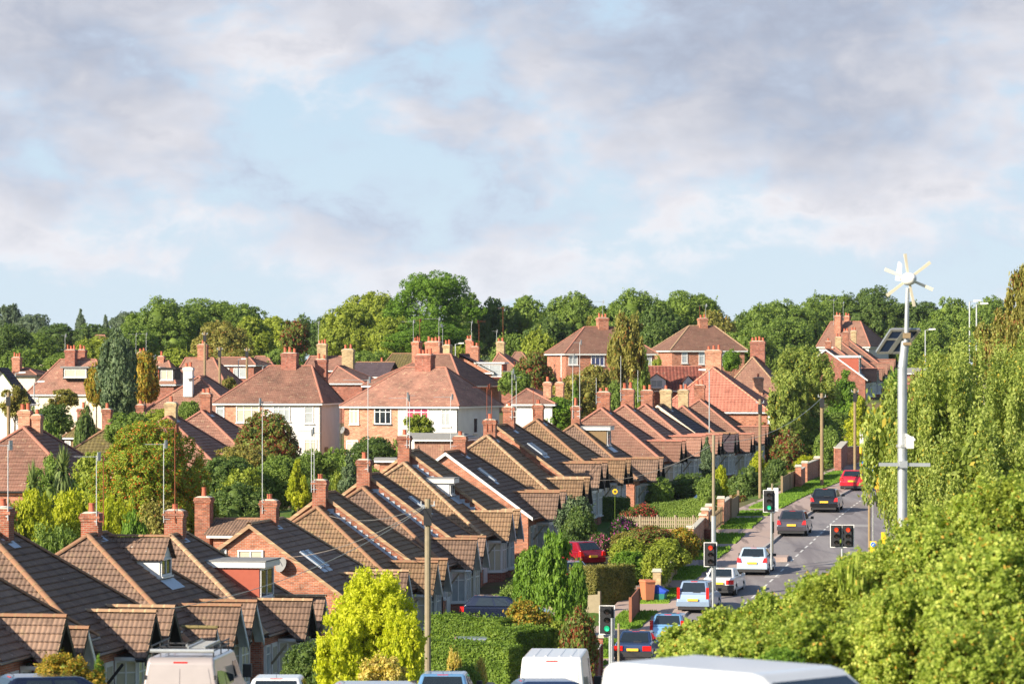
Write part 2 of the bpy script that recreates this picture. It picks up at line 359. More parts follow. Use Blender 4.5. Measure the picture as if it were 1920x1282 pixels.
def fol(name, dark, mid, lite, tr=.38, sc=.6, hue=None, hf=.0, rough=.55):
    m = bpy.data.materials.new(name); m.use_nodes = True; MATS[name] = m; nt = m.node_tree; nt.nodes.clear(); b = NB(nt)
    geo = b.nd('ShaderNodeNewGeometry'); ri = geo.outputs['Random Per Island']
    n = b.noise(b.nd('ShaderNodeTexCoord').outputs['Object'], sc, 3, .6)
    t = b.m('ADD', b.m('MULTIPLY', ri, .55), b.m('MULTIPLY', b.m('SUBTRACT', n, .28), 1.0), clamp=True)
    c = b.ramp(t, [(.0, dark), (.5, mid), (1., lite)])
    if hue: c = b.mix(b.m('GREATER_THAN', b.m('FRACT', b.m('MULTIPLY', ri, 37.7)), 1-hf), c, hue)
    d = b.nd('ShaderNodeBsdfPrincipled', {'Base Color': c, 'Roughness': rough, 'Specular IOR Level': .25})
    tl = b.nd('ShaderNodeBsdfTranslucent', {'Color': b.mix(1, c, (1.15, 1.2, .6), 'MULTIPLY')})
    mx = b.nd('ShaderNodeMixShader', {0: tr, 1: d.outputs[0], 2: tl.outputs[0]}); b.nd('ShaderNodeOutputMaterial', {0: mx.outputs[0]}); return m
FG = fol('leaves_green', (0.073, 0.122, 0.022), (0.177, 0.262, 0.046), (0.329, 0.421, 0.079))
FD = fol('leaves_dark', (0.046, 0.091, 0.023), (0.111, 0.176, 0.039), (0.215, 0.280, 0.062))
FY = fol('leaves_yellow_green', (0.101, 0.146, 0.018), (0.269, 0.325, 0.038), (0.470, 0.504, 0.073))
FO = fol('leaves_olive', (0.109, 0.121, 0.029), (0.272, 0.259, 0.056), (0.490, 0.421, 0.106), hue=(.30, .14, .04), hf=.06)
FB = fol('leaves_bright', (0.06, 0.12, 0.014), (0.15, 0.27, 0.028), (0.28, 0.42, 0.05))
FGO = fol('leaves_golden', (.20, .24, .015), (.42, .46, .025), (.66, .62, .06), tr=.45)
FYL = fol('leaves_robinia_yellow', (.25, .33, .015), (.60, .62, .03), (.86, .82, .10), tr=.5)
FOC = fol('leaves_ochre', (.16, .12, .015), (.40, .26, .03), (.60, .42, .05), hue=(.2, .25, .03), hf=.3)
FHZ = fol('leaves_haze_tinted', (0.078, 0.119, 0.077), (0.133, 0.182, 0.105), (0.188, 0.238, 0.126))  # distance haze mixed into the leaf colour of the far trees
FBC = fol('leaves_blue_conifer', (0.04, 0.075, 0.03), (0.11, 0.165, 0.075), (0.22, 0.27, 0.12), tr=.2)
FRW = fol('leaves_rowan', (0.084, 0.149, 0.018), (0.251, 0.329, 0.030), (0.469, 0.493, 0.060), hue=(.62, .16, .03), hf=.13)
FRB = fol('leaves_reddish', (0.080, 0.134, 0.026), (0.181, 0.234, 0.046), (0.343, 0.342, 0.072), hue=(.26, .06, .03), hf=.30)
FBR = fol('leaves_bush_near', (0.09, 0.16, 0.02), (0.36, 0.45, 0.07), (0.74, 0.74, 0.19), hue=(.60, .36, .06), hf=.03, tr=.45, sc=.5)
FW = fol('leaves_weeping_birch', (0.09, 0.145, 0.022), (0.28, 0.345, 0.065), (0.56, 0.60, 0.17), hue=(.50, .40, .05), hf=.03, tr=.4, sc=.5)
FH = fol('leaves_hedge', (.05, .10, .014), (.145, .235, .028), (.28, .37, .05), sc=1.2)
FHB = fol('leaves_hedge_brown', (0.088, 0.094, 0.023), (0.210, 0.203, 0.047), (0.384, 0.312, 0.094), sc=1.)
FCY = fol('leaves_cordyline', (.05, .09, .02), (.16, .22, .06), (.34, .38, .14), tr=.2)
FPK = fol('flowers_pink', (.5, .06, .2), (.7, .15, .35), (.8, .35, .5), hue=(.06, .13, .02), hf=.72); FPU = fol('flowers_purple', (.3, .02, .22), (.5, .05, .4), (.6, .2, .5), hue=(.06, .13, .02), hf=.78)
FRE = fol('flowers_red', (.4, .03, .04), (.6, .08, .08), (.7, .2, .15), hue=(.06, .12, .02), hf=.62); FCR = fol('leaves_cream_gold', (.45, .35, .06), (.7, .55, .14), (.85, .7, .3), hue=(.3, .32, .05), hf=.2)
# ------------------------------------------------------------ houses
class H:
    """a building frame: local x along its front, y away from the camera, z up"""
    def __init__(s, name, O, phi, label, cat, group=None):
        s.o = Vector(O); s.phi = phi; s.c, s.s = math.cos(phi), math.sin(phi)
        s.e = empty(name, O, -phi, label, cat, group)
    def w(s, x, y, z): return Vector((s.o.x+x*s.c+y*s.s, s.o.y-x*s.s+y*s.c, s.o.z+z))
    def lx(s, px, y):
        k = (px-960)/F; return (k*(s.o.y+y*s.c)-s.o.x-y*s.s)/(s.c+k*s.s)
    def lz(s, py, x, y): return (HY-py)/F*s.w(x, y, 0).y-s.o.z
    def base(s, pts):
        for x, y in pts:
            p = s.w(x, y, 0); CTRL.append((p.x, p.y, p.z+.05))
def window(par, p0, u, n, wd, ht, cols=2, tr=.3, pane=None, frame=None, name='window', sill=True, fw=.07):
    """frame and panes laid on a wall: p0 lower left, u along the wall, n outwards"""
    p0, u, n = Vector(p0), Vector(u).normalized(), Vector(n).normalized(); z = Vector((0, 0, 1)); fr = frame or WH
    m = MB()
    def bx(a0, a1, b0, b1, d0, d1):
        c = p0+u*((a0+a1)/2)+z*((b0+b1)/2)+n*((d0+d1)/2); m.obox(c, u*((a1-a0)/2), n*((d1-d0)/2), z*((b1-b0)/2))
    bx(0, wd, 0, fw, .0, .07); bx(0, wd, ht-fw, ht, .0, .07); bx(0, fw, fw, ht-fw, .0, .07); bx(wd-fw, wd, fw, ht-fw, .0, .07)
    for k in range(1, cols): x = wd*k/cols; bx(x-fw*.4, x+fw*.4, fw, ht-fw, .0, .06)
    if tr: bx(fw, wd-fw, ht*(1-tr)-fw*.35, ht*(1-tr)+fw*.35, .0, .055)
    o = m.build(name, fr, par)
    g = MB(); g.obox(p0+u*(wd/2)+z*(ht/2)+n*.015, u*(wd/2-.01), n*.01, z*(ht/2-.01)); g.build('pane', pane or NET, o)
    if sill:
        q = MB(); q.obox(p0+u*(wd/2)-z*.04+n*.05, u*(wd/2+.08), n*.09, z*.035); q.build('sill', fr if sill is True else sill, o)
    return o
def chimney(h, pxl, pxr, pytop, y=0, mat=None, pots=1, wy=.62, drop=2.4, cap=True, poth=.38, frac=.72, potdx=None, zb=None, flash=True):
    """a stack given by its pixel sides and top"""
    mat = mat or BRC; xa, xb = h.lx(pxl, y), h.lx(pxr, y); wfull = xb-xa; wd = wfull/(1.12 if cap else 1.0); xc = (xa+xb)/2; zt = h.lz(pytop, xc, y)
    wd -= .10*wd; z0 = zb if zb is not None else zt-drop; a = wd/2; m = MB(); m.box(xc-a, xc+a, y-wy/2, y+wy/2, z0, zt-.30)
    e = [0, .035, .07, .035] if cap else [0, 0, 0, 0]
    zz = zt-.30
    for k, ex in enumerate((e[1], e[2], e[3])):
        m.box(xc-a-ex, xc+a+ex, y-wy/2-ex, y+wy/2+ex, zz+.001, zz+.1); zz += .1
    o = m.build('chimney', mat, h.e, bevel=.008, seg=1)
    mm = MB(); mm.prism([(-.5*wd, 0), (.5*wd, 0), (.3*wd, .07), (-.3*wd, .07)], y-wy*.45, y+wy*.45, 'y'); mo = mm.build('mortar_cap', STONE, o); mo.location = (xc, 0, zt)
    if flash:
        f = MB(); f.box(xc-a-.03, xc+a+.03, y-wy/2-.03, y+wy/2+.03, zt-drop*.62 if zb is None else zb, (zt-drop*.62 if zb is None else zb)+.06)
    for k in range(pots):
        t = (k+.5)/pots-.5; hh = poth*(.85+.3*((k*7+int(pxl)) % 3)/2); px = xc+t*wd*.95; r = min(.13, wd/pots*.36)
        q = MB(); q.tube((px, y, zt+.03), (px, y, zt+hh), r, r*.82, 10); q.tube((px, y, zt+hh), (px, y, zt+hh+.05), r*.98, r*.98, 10); q.build('chimney_pot', POT, o)
    return o
def aerial(h, px, py, ych, zb, mat=None, boom=0, dish=False, n=7, pxb=None, xb=None):
    """mast on a chimney with its yagi boom; boom length in metres, sign gives the side"""
    y = ych-.36; x = h.lx(px, y); zt = h.lz(py, x, y); mat = mat or MTL; m = MB()
    m.tube((x, y, zb), (x, y, zt), .022, .018, 6)
    if xb is not None: m.bar((x, y, zb+.15), (xb, y+.1, zb+.15), .03, .03); m.bar((x, y, zb+.5), (xb, y+.1, zb+.5), .03, .03)
    if boom:
        s_ = 1 if boom > 0 else -1; L = abs(boom); m.tube((x-s_*.15, y, zt-.04), (x+s_*L, y, zt-.04), .013, .012, 5)
        for k in range(n):
            xx = x+s_*(.02+L*(k/(n-1))); q = .17 if k else .22; m.tube((xx, y-q, zt-.04), (xx, y+q, zt-.04), .006, .006, 4)
        m.box(x-s_*.10-.01, x-s_*.10+.01, y-.2, y+.2, zt-.2, zt+.14)
    return m.build('tv_aerial', mat, h.e)
def sat_dish(h, x, y, z, r=.33, direc=(-.6, -.8, .35)):
    d = Vector(direc).normalized(); a = d.orthogonal().normalized(); e = d.cross(a); m = MB(); c = Vector((x, y, z))+d*.32
    rings = [[c-d*(.10*(1-(k/4)**2))+(a*math.cos(t)+e*math.sin(t))*r*k/4 for t in [2*math.pi*j/14 for j in range(14)]] for k in range(5)]
    for k in range(4):
        for j in range(14):
            if k == 0: m.poly([rings[0][0], rings[1][j], rings[1][(j+1) % 14]])
            else: m.poly([rings[k][j], rings[k+1][j], rings[k+1][(j+1) % 14], rings[k][(j+1) % 14]])
    m.bar((x, y, z), tuple(c-d*.1), .04, .04); m.bar(tuple(c-e*r), tuple(c+d*.3), .025, .025); m.build('satellite_dish', FELT, h.e)
def skylight(h, x, y, slope, RH, wd=.62, ln=1.15, y2=None):
    """roof window on the slope facing the street"""
    m = MB(); g = MB(); n = Vector((slope, 0, 1)).normalized(); u = Vector((1, 0, -slope)).normalized(); c = Vector((x, y, RH-x*slope))
    for s_ in (-1, 1): m.obox(c+Vector((0, s_*(wd/2), 0))+n*.09, u*(ln/2), Vector((0, .045, 0)), n*.05); m.obox(c+u*(s_*(ln/2))+n*.09, u*.045, Vector((0, wd/2+.045, 0)), n*.05)
    o = m.build('skylight', LEAD, h.e); g.obox(c+n*.10, u*(ln/2), Vector((0, wd/2, 0)), n*.02); g.build('pane', GL, o)
    f = MB(); f.obox(c+u*(ln/2+.17)+n*.045, u*.12, Vector((0, wd/2+.08, 0)), n*.008); f.build('flashing', LEAD, o)

def wing(h, yc, zt=3.7, hw=1.25, xo=6.0, RH=6.3, sl=.73, tm=None, rm=None, ze=None, board='grey', x_in=None):
    ze = ze if ze is not None else zt-hw*1.2; xt = (RH-zt)/sl if x_in is None else x_in; xe = min((RH-ze)/sl, xo-.3) if x_in is None else x_in; m = MB()
    for s_ in (-1, 1):
        P = [(xt, yc, zt), (xo, yc, zt), (xo, yc+s_*hw, ze), (xe, yc+s_*hw, ze)]; tiled(m, P)
    o = m.build('front_gable', tm, h.e)
    r = MB(); ridge(r, (xt-.1, yc, zt+.01), (xo+.02, yc, zt+.01), .12); r.build('ridge_tiles', rm, o)
    t = MB(); t.poly([(xo-.38, yc-hw+.1, ze), (xo-.38, yc+hw-.1, ze), (xo-.38, yc, zt-.12)]); t.poly([(xo-.38, yc-hw+.1, ze), (xo-.38, yc, zt-.12), (xo-.38, yc+hw-.1, ze)][::1]); t.build('gable_hung_tiles', TR2 if board != 'white' else WR, o)
    for s_, mt in ((-1, BK), (1, {'grey': GYB, 'white': WH, 'black': BK}[board])):
        q = MB(); a = Vector((xo-.02, yc, zt-.10)); c = Vector((xo-.02, yc+s_*(hw+.03), ze-.10)); q.bar(a, c, .045, .20, (1, 0, 0)) if 0 else q.hexa([(xo-.05, a.y, a.z-.16), (xo-.05, c.y, c.z-.16), (xo, c.y, c.z-.16), (xo, a.y, a.z-.16), (xo-.05, a.y, a.z+.09), (xo-.05, c.y, c.z+.09), (xo, c.y, c.z+.09), (xo, a.y, a.z+.09)][::1])
        q.build('bargeboard', mt, o)
        # soffit board behind the verge
        q = MB(); q.hexa([(xo-.38, yc, zt-.13), (xo-.38, yc+s_*hw, ze-.13), (xo-.055, yc+s_*hw, ze-.13), (xo-.055, yc, zt-.13), (xo-.38, yc, zt-.05), (xo-.38, yc+s_*hw, ze-.05), (xo-.055, yc+s_*hw, ze-.05), (xo-.055, yc, zt-.05)]); q.build('soffit', BK if board == 'black' else GYB, o)
    g = MB(); g.tube((xe, yc-hw-.05, ze-.04), (xo-.1, yc-hw-.05, ze-.04), .05, .05, 6); g.build('gutter', GUTW if board == 'white' else GUT, o)
    return o
def bay(h, yc, zt=2.1, zb=.55, pane=None):
    base = MB(); P = [(4.8, yc-1.05), (5.5, yc-.65), (5.5, yc+.65), (4.8, yc+1.05)]
    base.prism(P, -.8, zb-.05, 'z'); base.build('bay_wall', BR2, h.e)
    o = None
    for a, c in zip(P, P[1:]):
        u = Vector((c[0]-a[0], c[1]-a[1], 0)); L = u.length; u.normalize(); n = Vector((u.y, -u.x, 0))
        window(h.e, (a[0], a[1], zb), u, n, L, zt-zb, 2 if L > 1 else 2, .27, pane or NET, name='bay_window', sill=True)

BUN = {}
def bungalow(key, px, py, label, end='hip', d=None, tm=None, rm=None, pots=1, ch=None, chm=None, aer=(), sky=(), dorm=None, step=False, boards=('grey', 'grey'), porch=False, lod=0, wingdz=(0, 0), rake=None, group='hipped semi-detached bungalows stepping up the street', chy=0.0, wallm=None):
    tm = tm or TB; rm = rm or RB; RH, sl = 6.3, .73; yp = -1.25 if end == 'hip' else -5.4
    d = d or 282480/(2149-px); P = W(px, py, d)
    dx, dy = yp*ST, yp*CT; O = Vector((P.x-dx, P.y-dy, P.z-RH))
    h = H('bungalow', O, TH, label, 'bungalow', group); BUN[key] = h; h.base([(0, 0), (4, -4), (4, 4), (-5, -5), (-5, 5), (7, 0)])
    wl = wallm or BR; xf = 5.1; ze = RH-xf*sl; zw = RH-4.8*sl-.06
    m = MB(); m.box(-4.8, 4.8, -5.2, 5.2, -1.2, zw)
    if end == 'gable':
        m.poly([(-4.8, -5.2, zw), (4.8, -5.2, zw), (0, -5.2, RH-.06)]); m.poly([(-4.8, -5.0, zw), (0, -5.0, RH-.06), (4.8, -5.0, zw)])
    m.build('wall', wl, h.e)
    y0 = -1.25 if end == 'hip' else -5.4; y1 = 1.25; r0 = -5.5 if end == 'hip' else -5.4; r1 = 5.5
    ys = .15
    roof = MB()
    if end == 'hip': tiled(roof, [(0, y0, RH), (xf, r0, ze), (-xf, r0, ze)])
    if step:
        for s_ in (-1, 1): tiled(roof, [(0, y0, RH), (0, ys, RH), (s_*xf, ys, ze), (s_*xf, r0, ze)])
        u = .62
        for s_ in (-1, 1): tiled(roof, [(0, ys-.1, RH+u), (0, y1+1.5, RH+u), (s_*xf, r1, ze+u), (s_*xf, ys-.1, ze+u)])
        tiled(roof, [(0, y1+1.5, RH+u), (xf, r1, ze+u), (-xf, r1, ze+u)])
    else:
        for s_ in (-1, 1): tiled(roof, [(0, y0, RH), (0, y1, RH), (s_*xf, r1, ze), (s_*xf, r0, ze)])
        tiled(roof, [(0, y1, RH), (xf, r1, ze), (-xf, r1, ze)])
    ro = roof.build('roof', tm, h.e)
    rg = MB(); u = .62 if step else 0
    if end == 'hip':
        ridge(rg, (xf, r0, ze+.02), (0, y0, RH+.03)); ridge(rg, (-xf, r0, ze+.02), (0, y0, RH+.03)); ridge(rg, (0, y0, RH+.03), (0, ys if step else y1, RH+.03))
    else: ridge(rg, (0, y0, RH+.03), (0, y1, RH+.03))
    if step: ridge(rg, (0, ys-.1, RH+u+.03), (0, y1+1.5, RH+u+.03)); ridge(rg, (xf, r1, ze+u), (0, y1+1.5, RH+u+.03))
    else: ridge(rg, (xf, r1, ze+.02), (0, y1, RH+.03)); ridge(rg, (-xf, r1, ze+.02), (0, y1, RH+.03))
    rg.build('ridge_tiles', rm, ro)
    if step:
        q = MB()
        for yy, o_ in ((ys, 1), (ys+.22, -1)):
            pts = [(-4.95, yy, ze-.1), (4.95, yy, ze-.1), (4.95, yy, RH+u-4.95*sl-.05), (0, yy, RH+u-.05), (-4.95, yy, RH+u-4.95*sl-.05)]
            q.poly(pts if o_ == 1 else pts[::-1])
        q.box(4.6, 4.95, ys+.25, 5.3, zw-.2, ze+u+.05); q.build('party_gable_wall', BRC, h.e)
        f = MB(); n = Vector((sl, 0, 1)).normalized(); k = 0; x = .25
        while x < 4.9:
            a = Vector((x, ys-.012, RH-x*sl+.03)); f.box(x, x+.30, ys-.025, ys-.003, RH-(x+.30)*sl+.02, RH-x*sl+.10); x += .285
        f.bar((.2, ys-.09, RH-.2*sl+.045), (4.9, ys-.09, RH-4.9*sl+.045), .14, .015); f.build('stepped_flashing', LEAD, ro)
    if end == 'gable' or step:
        v = MB(); yy = -5.42 if end == 'gable' else ys-.12; uu = 0 if end == 'gable' else u
        for s_ in (-1, 1): v.hexa([(0, yy, RH+uu-.14), (s_*xf, yy, ze+uu-.14), (s_*xf, yy+.05, ze+uu-.14), (0, yy+.05, RH+uu-.14), (0, yy, RH+uu+.05), (s_*xf, yy, ze+uu+.05), (s_*xf, yy+.05, ze+uu+.05), (0, yy+.05, RH+uu+.05)])
        v.build('verge', rake or RBM, ro)
    g = MB()
    g.tube((xf+.05, r0, ze-.05), (xf+.05, r1, ze-.05), .055, .055, 6)
    if end == 'hip': g.tube((-xf, r0-.05, ze-.05), (xf, r0-.05, ze-.05), .055, .055, 6)
    g.build('gutter', GUT, h.e)
    for i, yc in enumerate((-1.27, 1.27)):
        wing(h, yc, 3.7+wingdz[i]+(.2 if end == 'gable' or key in 'LMNOPQR' else 0), tm=tm, rm=rm if not (key in 'AD') else RBM, board=boards[i])
        q = MB(); q.box(4.81, 5.55, yc-1.08, yc+1.08, 2.1, 2.22); q.build('bay_lintel', WH, h.e)
        bay(h, yc, pane=(NET, CUR)[(ord(key[0])+i) % 2])
    if porch: wing(h, -3.95, 3.05, .82, 5.75, tm=tm, rm=TM if porch == 2 else rm, board='white')
    # doors and windows in the front, seen at a glancing angle
    for yc in (-3.1, 3.1):
        q = MB(); q.box(4.8, 4.86, yc-.5, yc+.5, .0, 2.12); dn = q.build('door', WH, h.e); q = MB(); q.box(4.861, 4.875, yc-.34, yc+.34, .9, 1.95); q.build('door_glass', CUR, dn)
        br = MB(); br.bar((4.87, yc-.62, 1.3), (5.5, yc-.62, 2.1), .07, .09); br.build('porch_bracket', BK if key in 'AB' else WOODP, h.e)
        window(h.e, (4.8, yc+(-1.55 if yc < 0 else .75), .85), (0, 1, 0), (1, 0, 0), .75, 1.25, 1, .3, NET)
    q = MB(); q.tube((4.9, -5.1, -.6), (4.9, -5.1, 2.1), .04, .04, 6); q.build('downpipe', WH if key in 'CD' else GUT, h.e)
    chs = ch or [(px+8, px+34, py-42)]
    for k, c in enumerate(chs):
        pt = c[3] if len(c) > 3 else pots
        co = chimney(h, c[0], c[1], c[2], chy, chm or BRC, pt, drop=2.6, poth=c[4] if len(c) > 4 else .36)
    q = MB(); xc = h.lx((chs[0][0]+chs[0][1])/2, chy); q.poly([(xc-.1, chy-.62, RH-abs(xc)*sl+.06), (xc+.62, chy-.62, RH-(xc+.62)*sl+.07), (xc+.62, chy+.2, RH-(xc+.62)*sl+.07), (xc+.2, chy+.2, RH-(xc+.2)*sl+.07)]); q.build('lead_apron', LEAD, ro)
    for a in aer:
        aerial(h, a[0], a[1], chy, h.lz(chs[0][2]+22, 0, 0), {'g': MTL, 'r': RUST, 'a': ALU}[a[2]], a[3] if len(a) > 3 else 0, xb=xc)
    for s_ in sky: skylight(h, s_[0], s_[1], sl, RH+(u if s_[1] > ys and step else 0))
    if dorm: dorm(h, RH, sl)
    return h
def dormer(kind, yc, x0, x1, zt, hw, side, capm=None, tm=None, front=None, pane=None):
    """dormer standing on the street slope: x0 back, x1 face"""
    def f(h, RH, sl, zt=zt+.4):
        zb = RH-x1*sl-.05; m = MB(); m.hexa([(x0, yc-hw, RH-x0*sl-.2), (x1, yc-hw, zb), (x1, yc+hw, zb), (x0, yc+hw, RH-x0*sl-.2), (x0, yc-hw, zt), (x1, yc-hw, zt), (x1, yc+hw, zt), (x0, yc+hw, zt)]); o = m.build('dormer', side, h.e)
        if kind == 'flat':
            q = MB(); q.box(x0-.1, x1+.28, yc-hw-.14, yc+hw+.14, zt+.002, zt+.24); q.build('dormer_fascia', capm or WH, o)
            q = MB(); q.box(x0-.15, x1+.32, yc-hw-.17, yc+hw+.17, zt+.243, zt+.30); q.build('dormer_flat_roof', FELT, o)
        else:
            q = MB(); za = zt+hw*.95
            for s_ in (-1, 1): tiled(q, [(x0-.9, yc, za), (x1+.2, yc, za), (x1+.2, yc+s_*(hw+.15), zt-.1), (x0-.2, yc+s_*(hw+.15), zt-.1)])
            q.build('dormer_roof', tm or TB, o); q = MB(); q.poly([(x1+.02, yc-hw, zt), (x1+.02, yc+hw, zt), (x1+.02, yc, za-.1)]); q.build('dormer_gable', side, o)
            q = MB(); ridge(q, (x0-.9, yc, za+.02), (x1+.22, yc, za+.02), .1); q.build('ridge_tiles', RB, o)
        hh = zt-zb-.25
        window(o, (x1, yc-hw+.05, zb+.2), (0, 1, 0), (1, 0, 0), 2*hw-.1, hh, 2, 0, pane or GL, frame=front or WH)
        q = MB(); n = Vector((sl, 0, 1)).normalized(); q.obox(Vector((x1+.28, yc, RH-(x1+.28)*sl))+n*.05, Vector((1, 0, -sl)).normalized()*.3, Vector((0, hw+.15, 0)), n*.01); q.build('flashing', LEAD, o)
    return f

def house(key, xl, xr, ye, d, phi, D, rl, rr, ry, eh, walls, tm, label, rm=None, rax='x', chims=(), wins=(), aer=(), gut=None, oh=.35, anchor='r', plinth=1.5, name='house', cat='house', gable=False, group=None, ridgem=True, rdy=None, extra=None):
    """xl,xr,ye: front eaves in the picture; rl,rr,ry: ridge ends in the picture; eh: eaves height; D: depth"""
    phi = R(phi); c, s_ = math.cos(phi), math.sin(phi)
    P = W(xr, ye, d); Wd = 1.0
    # width so that the left eave lands on xl
    k = (xl-960)/F
    Wd = (P.x-k*P.y)/(c+k*s_)
    O = Vector((P.x-Wd*c, P.y+Wd*s_, P.z-eh))
    h = H(name, O, phi, label, cat, group); BUN[key] = h; h.base([(oh, 0), (Wd/2, 0), (Wd-oh, 0), (0, D), (Wd, D), (Wd/2, D/2), (Wd/2, -2)])
    if rax == 'x':
        yr = D/2; xa, xb = h.lx(rl, yr), h.lx(rr, yr); rh = h.lz(ry, (xa+xb)/2, yr); A, B = (xa, yr, rh), (xb, yr, rh)
        faces = [[(0, 0, eh), (Wd, 0, eh), B, A], [(Wd, D, eh), (0, D, eh), A, B], [(Wd, 0, eh), (Wd, D, eh), B], [(0, D, eh), (0, 0, eh), A]]
        if gable: A, B = (-.1, yr, rh), (Wd+.1, yr, rh); faces = [[(-.1, 0, eh), (Wd+.1, 0, eh), B, A], [(Wd+.1, D, eh), (-.1, D, eh), A, B]]
    else:
        yn = rdy[0] if rdy else D*.33; yf = rdy[1] if rdy else D*.67; xm = h.lx(rl, yn); rh = h.lz(ry, xm, yn); A, B = (xm, yn, rh), (xm, yf, rh)
        faces = [[(0, 0, eh), (Wd, 0, eh), A], [(Wd, 0, eh), (Wd, D, eh), B, A], [(Wd, D, eh), (0, D, eh), B], [(0, D, eh), (0, 0, eh), A, B]]
        if gable: A, B = (xm, -.15, rh), (xm, D+.1, rh); faces = [[(Wd, -.15, eh), (Wd, D, eh), B, A], [(0, D, eh), (0, -.15, eh), A, B]]
    m = MB()
    g_ = {TR: .12, TR2: .12, TB: .3}.get(tm, .3)
    for f in faces: tiled(m, f, g_*2 if g_ < .2 else g_, .02 if g_ < .2 else .035)
    ro = m.build('roof', tm, h.e)
    if ridgem:
        rg = MB(); ridge(rg, A, B, .11)
        if not gable:
            cs = [((0, 0, eh), A), ((0, D, eh), A), ((Wd, 0, eh), B), ((Wd, D, eh), B)] if rax == 'x' else [((0, 0, eh), A), ((Wd, 0, eh), A), ((0, D, eh), B), ((Wd, D, eh), B)]
            for p, q in cs: ridge(rg, p, q, .1)
        rg.build('ridge_tiles', rm or RR, ro)
    xs = oh
    for wpx, mt in walls:
        xe = Wd-oh if wpx is None else h.lx(wpx, oh)
        m = MB(); m.box(xs, xe, oh, D-oh, -plinth, eh-.02)
        if gable and rax == 'y': m.poly([(oh, oh, eh-.02), (Wd-oh, oh, eh-.02), (A[0], oh, rh-.25)])
        if gable and rax == 'x':
            for xx in ((xs,) if xs == oh else ())+((xe,) if wpx is None else ()): m.poly([(xx, oh, eh-.02), (xx, D-oh, eh-.02), (xx, D/2, rh-.2)])
        m.build('wall', mt, h.e); xs = xe
    g = MB(); g.box(.05, Wd-.05, .02, .14, eh-.16, eh-.03); g.box(Wd-.14, Wd-.02, .15, D, eh-.16, eh-.03); g.box(.02, .14, .15, D, eh-.16, eh-.03); g.build('gutter', gut or GUTW, h.e)
    for wn in wins:
        a, b_, t, bt = wn[:4]; cols = wn[4] if len(wn) > 4 else 2; tr = wn[5] if len(wn) > 5 else .3; pane = wn[6] if len(wn) > 6 else NET
        x0, x1 = h.lx(a, oh), h.lx(b_, oh); z1, z0 = h.lz(t, x0, oh), h.lz(bt, x0, oh)
        window(h.e, (x0, oh, z0), (1, 0, 0), (0, -1, 0), x1-x0, z1-z0, cols, tr, pane, sill=wn[7] if len(wn) > 7 else True, fw=.085)
    for cc in chims:   # pxl,pxr,pytop,y,mat,pots,wy
        mt = cc[4] if len(cc) > 4 and cc[4] else BRC; chimney(h, cc[0], cc[1], cc[2], D*cc[3], mt, cc[5] if len(cc) > 5 else 2, cc[6] if len(cc) > 6 else .8, drop=cc[7] if len(cc) > 7 else 2.6, frac=1, poth=.42)
    for a in aer:
        aerial(h, a[0], a[1], D*a[4], h.lz(a[5], 0, D*a[4]), {'g': MTL, 'r': RUST, 'a': ALU}[a[2]], a[3])
    h.Wd, h.D, h.eh, h.rh, h.A, h.B = Wd, D, eh, rh, A, B
    if extra: extra(h)
    return h
# ------------------------------------------------------------ the bungalow row
W2 = lambda *a: a
bungalow('Z', -215, 1000, 'brown tiled bungalow cut by the left picture edge, purple flowers under its gable', boards=('black', 'white'), wingdz=(0, -.55), ch=[(-172, -138, 965)])
bungalow('A', -20, 1004, 'brown tiled bungalow whose chimney touches the left picture edge above the grey van', ch=[(-14, 25, 953, 1, .3)], boards=('black', 'black'), rm=RB, aer=[(15, 833, 'g', -.35)])
bungalow('B', 165, 1005, 'brown tiled bungalow with a white boarded gabled dormer on its shaded roof slope', ch=[(152, 192, 962, 1, .30)], rm=RB, boards=('grey', 'grey'), porch=2, aer=[(181, 854, 'g', -.9), (194, 853, 'r', 0)], dorm=dormer('gable', 1.1, .6, 2.4, 5.02, .8, WH))
bungalow('C', 320, 1005, 'brown tiled bungalow with a red tile-hung flat dormer and yellow mortared hip tiles', ch=[(307, 350, 957, 1, .22)], rm=RBM, boards=('black', 'grey'), aer=[(307, 831, 'g', -.8), (328, 801, 'r', -.9)], dorm=dormer('flat', .2, 1.0, 3.7, 4.62, 1.2, CLADR))
dC = BUN['C']
bungalow('D', 467, 984, 'bungalow with a big plain orange brick gable end, satellite dish and two skylights', end='gable', ch=[(487, 524, 938, 1, .25)], chy=-1.2, rm=RBM, tm=TB, boards=('grey', 'grey'), aer=[(492, 752, 'g', .5)], sky=[(2.35, -3.2), (2.35, -2.2)])
hD = BUN['D']
x0, x1 = hD.lx(400, -5.2), hD.lx(425, -5.2); window(hD.e, (x0, -5.2, hD.lz(1047, x0, -5.2)), (1, 0, 0), (0, -1, 0), x1-x0, .45, 1, 0, NET)
x0, x1 = hD.lx(446, -5.2), hD.lx(494, -5.2); window(hD.e, (x0, -5.2, hD.lz(1056, x0, -5.2)), (1, 0, 0), (0, -1, 0), x1-x0, .62, 2, 0, CUR)
x0 = hD.lx(536, -5.2); sat_dish(hD, x0, -5.2, hD.lz(1062, x0, -5.2), .36)
bungalow('E', 594, 952, 'brown hipped bungalow with a raised far half and grey stepped flashing behind the yellow tree', step=True, ch=[(585, 616, 900, 1, .3)], rm=RB, tm=TB2, boards=('white', 'grey'), aer=[(584, 806, 'g', -.7), (589, 810, 'g', .3)])
bungalow('F', 680, 915, 'hipped bungalow with raised far half and one skylight, behind the cut hedge and dark car', step=True, ch=[(668, 698, 862, 1, .3)], rm=RB, boards=('white', 'grey'), aer=[(690, 711, 'g', -1.3)], sky=[(2.2, 2.4)], tm=TB)
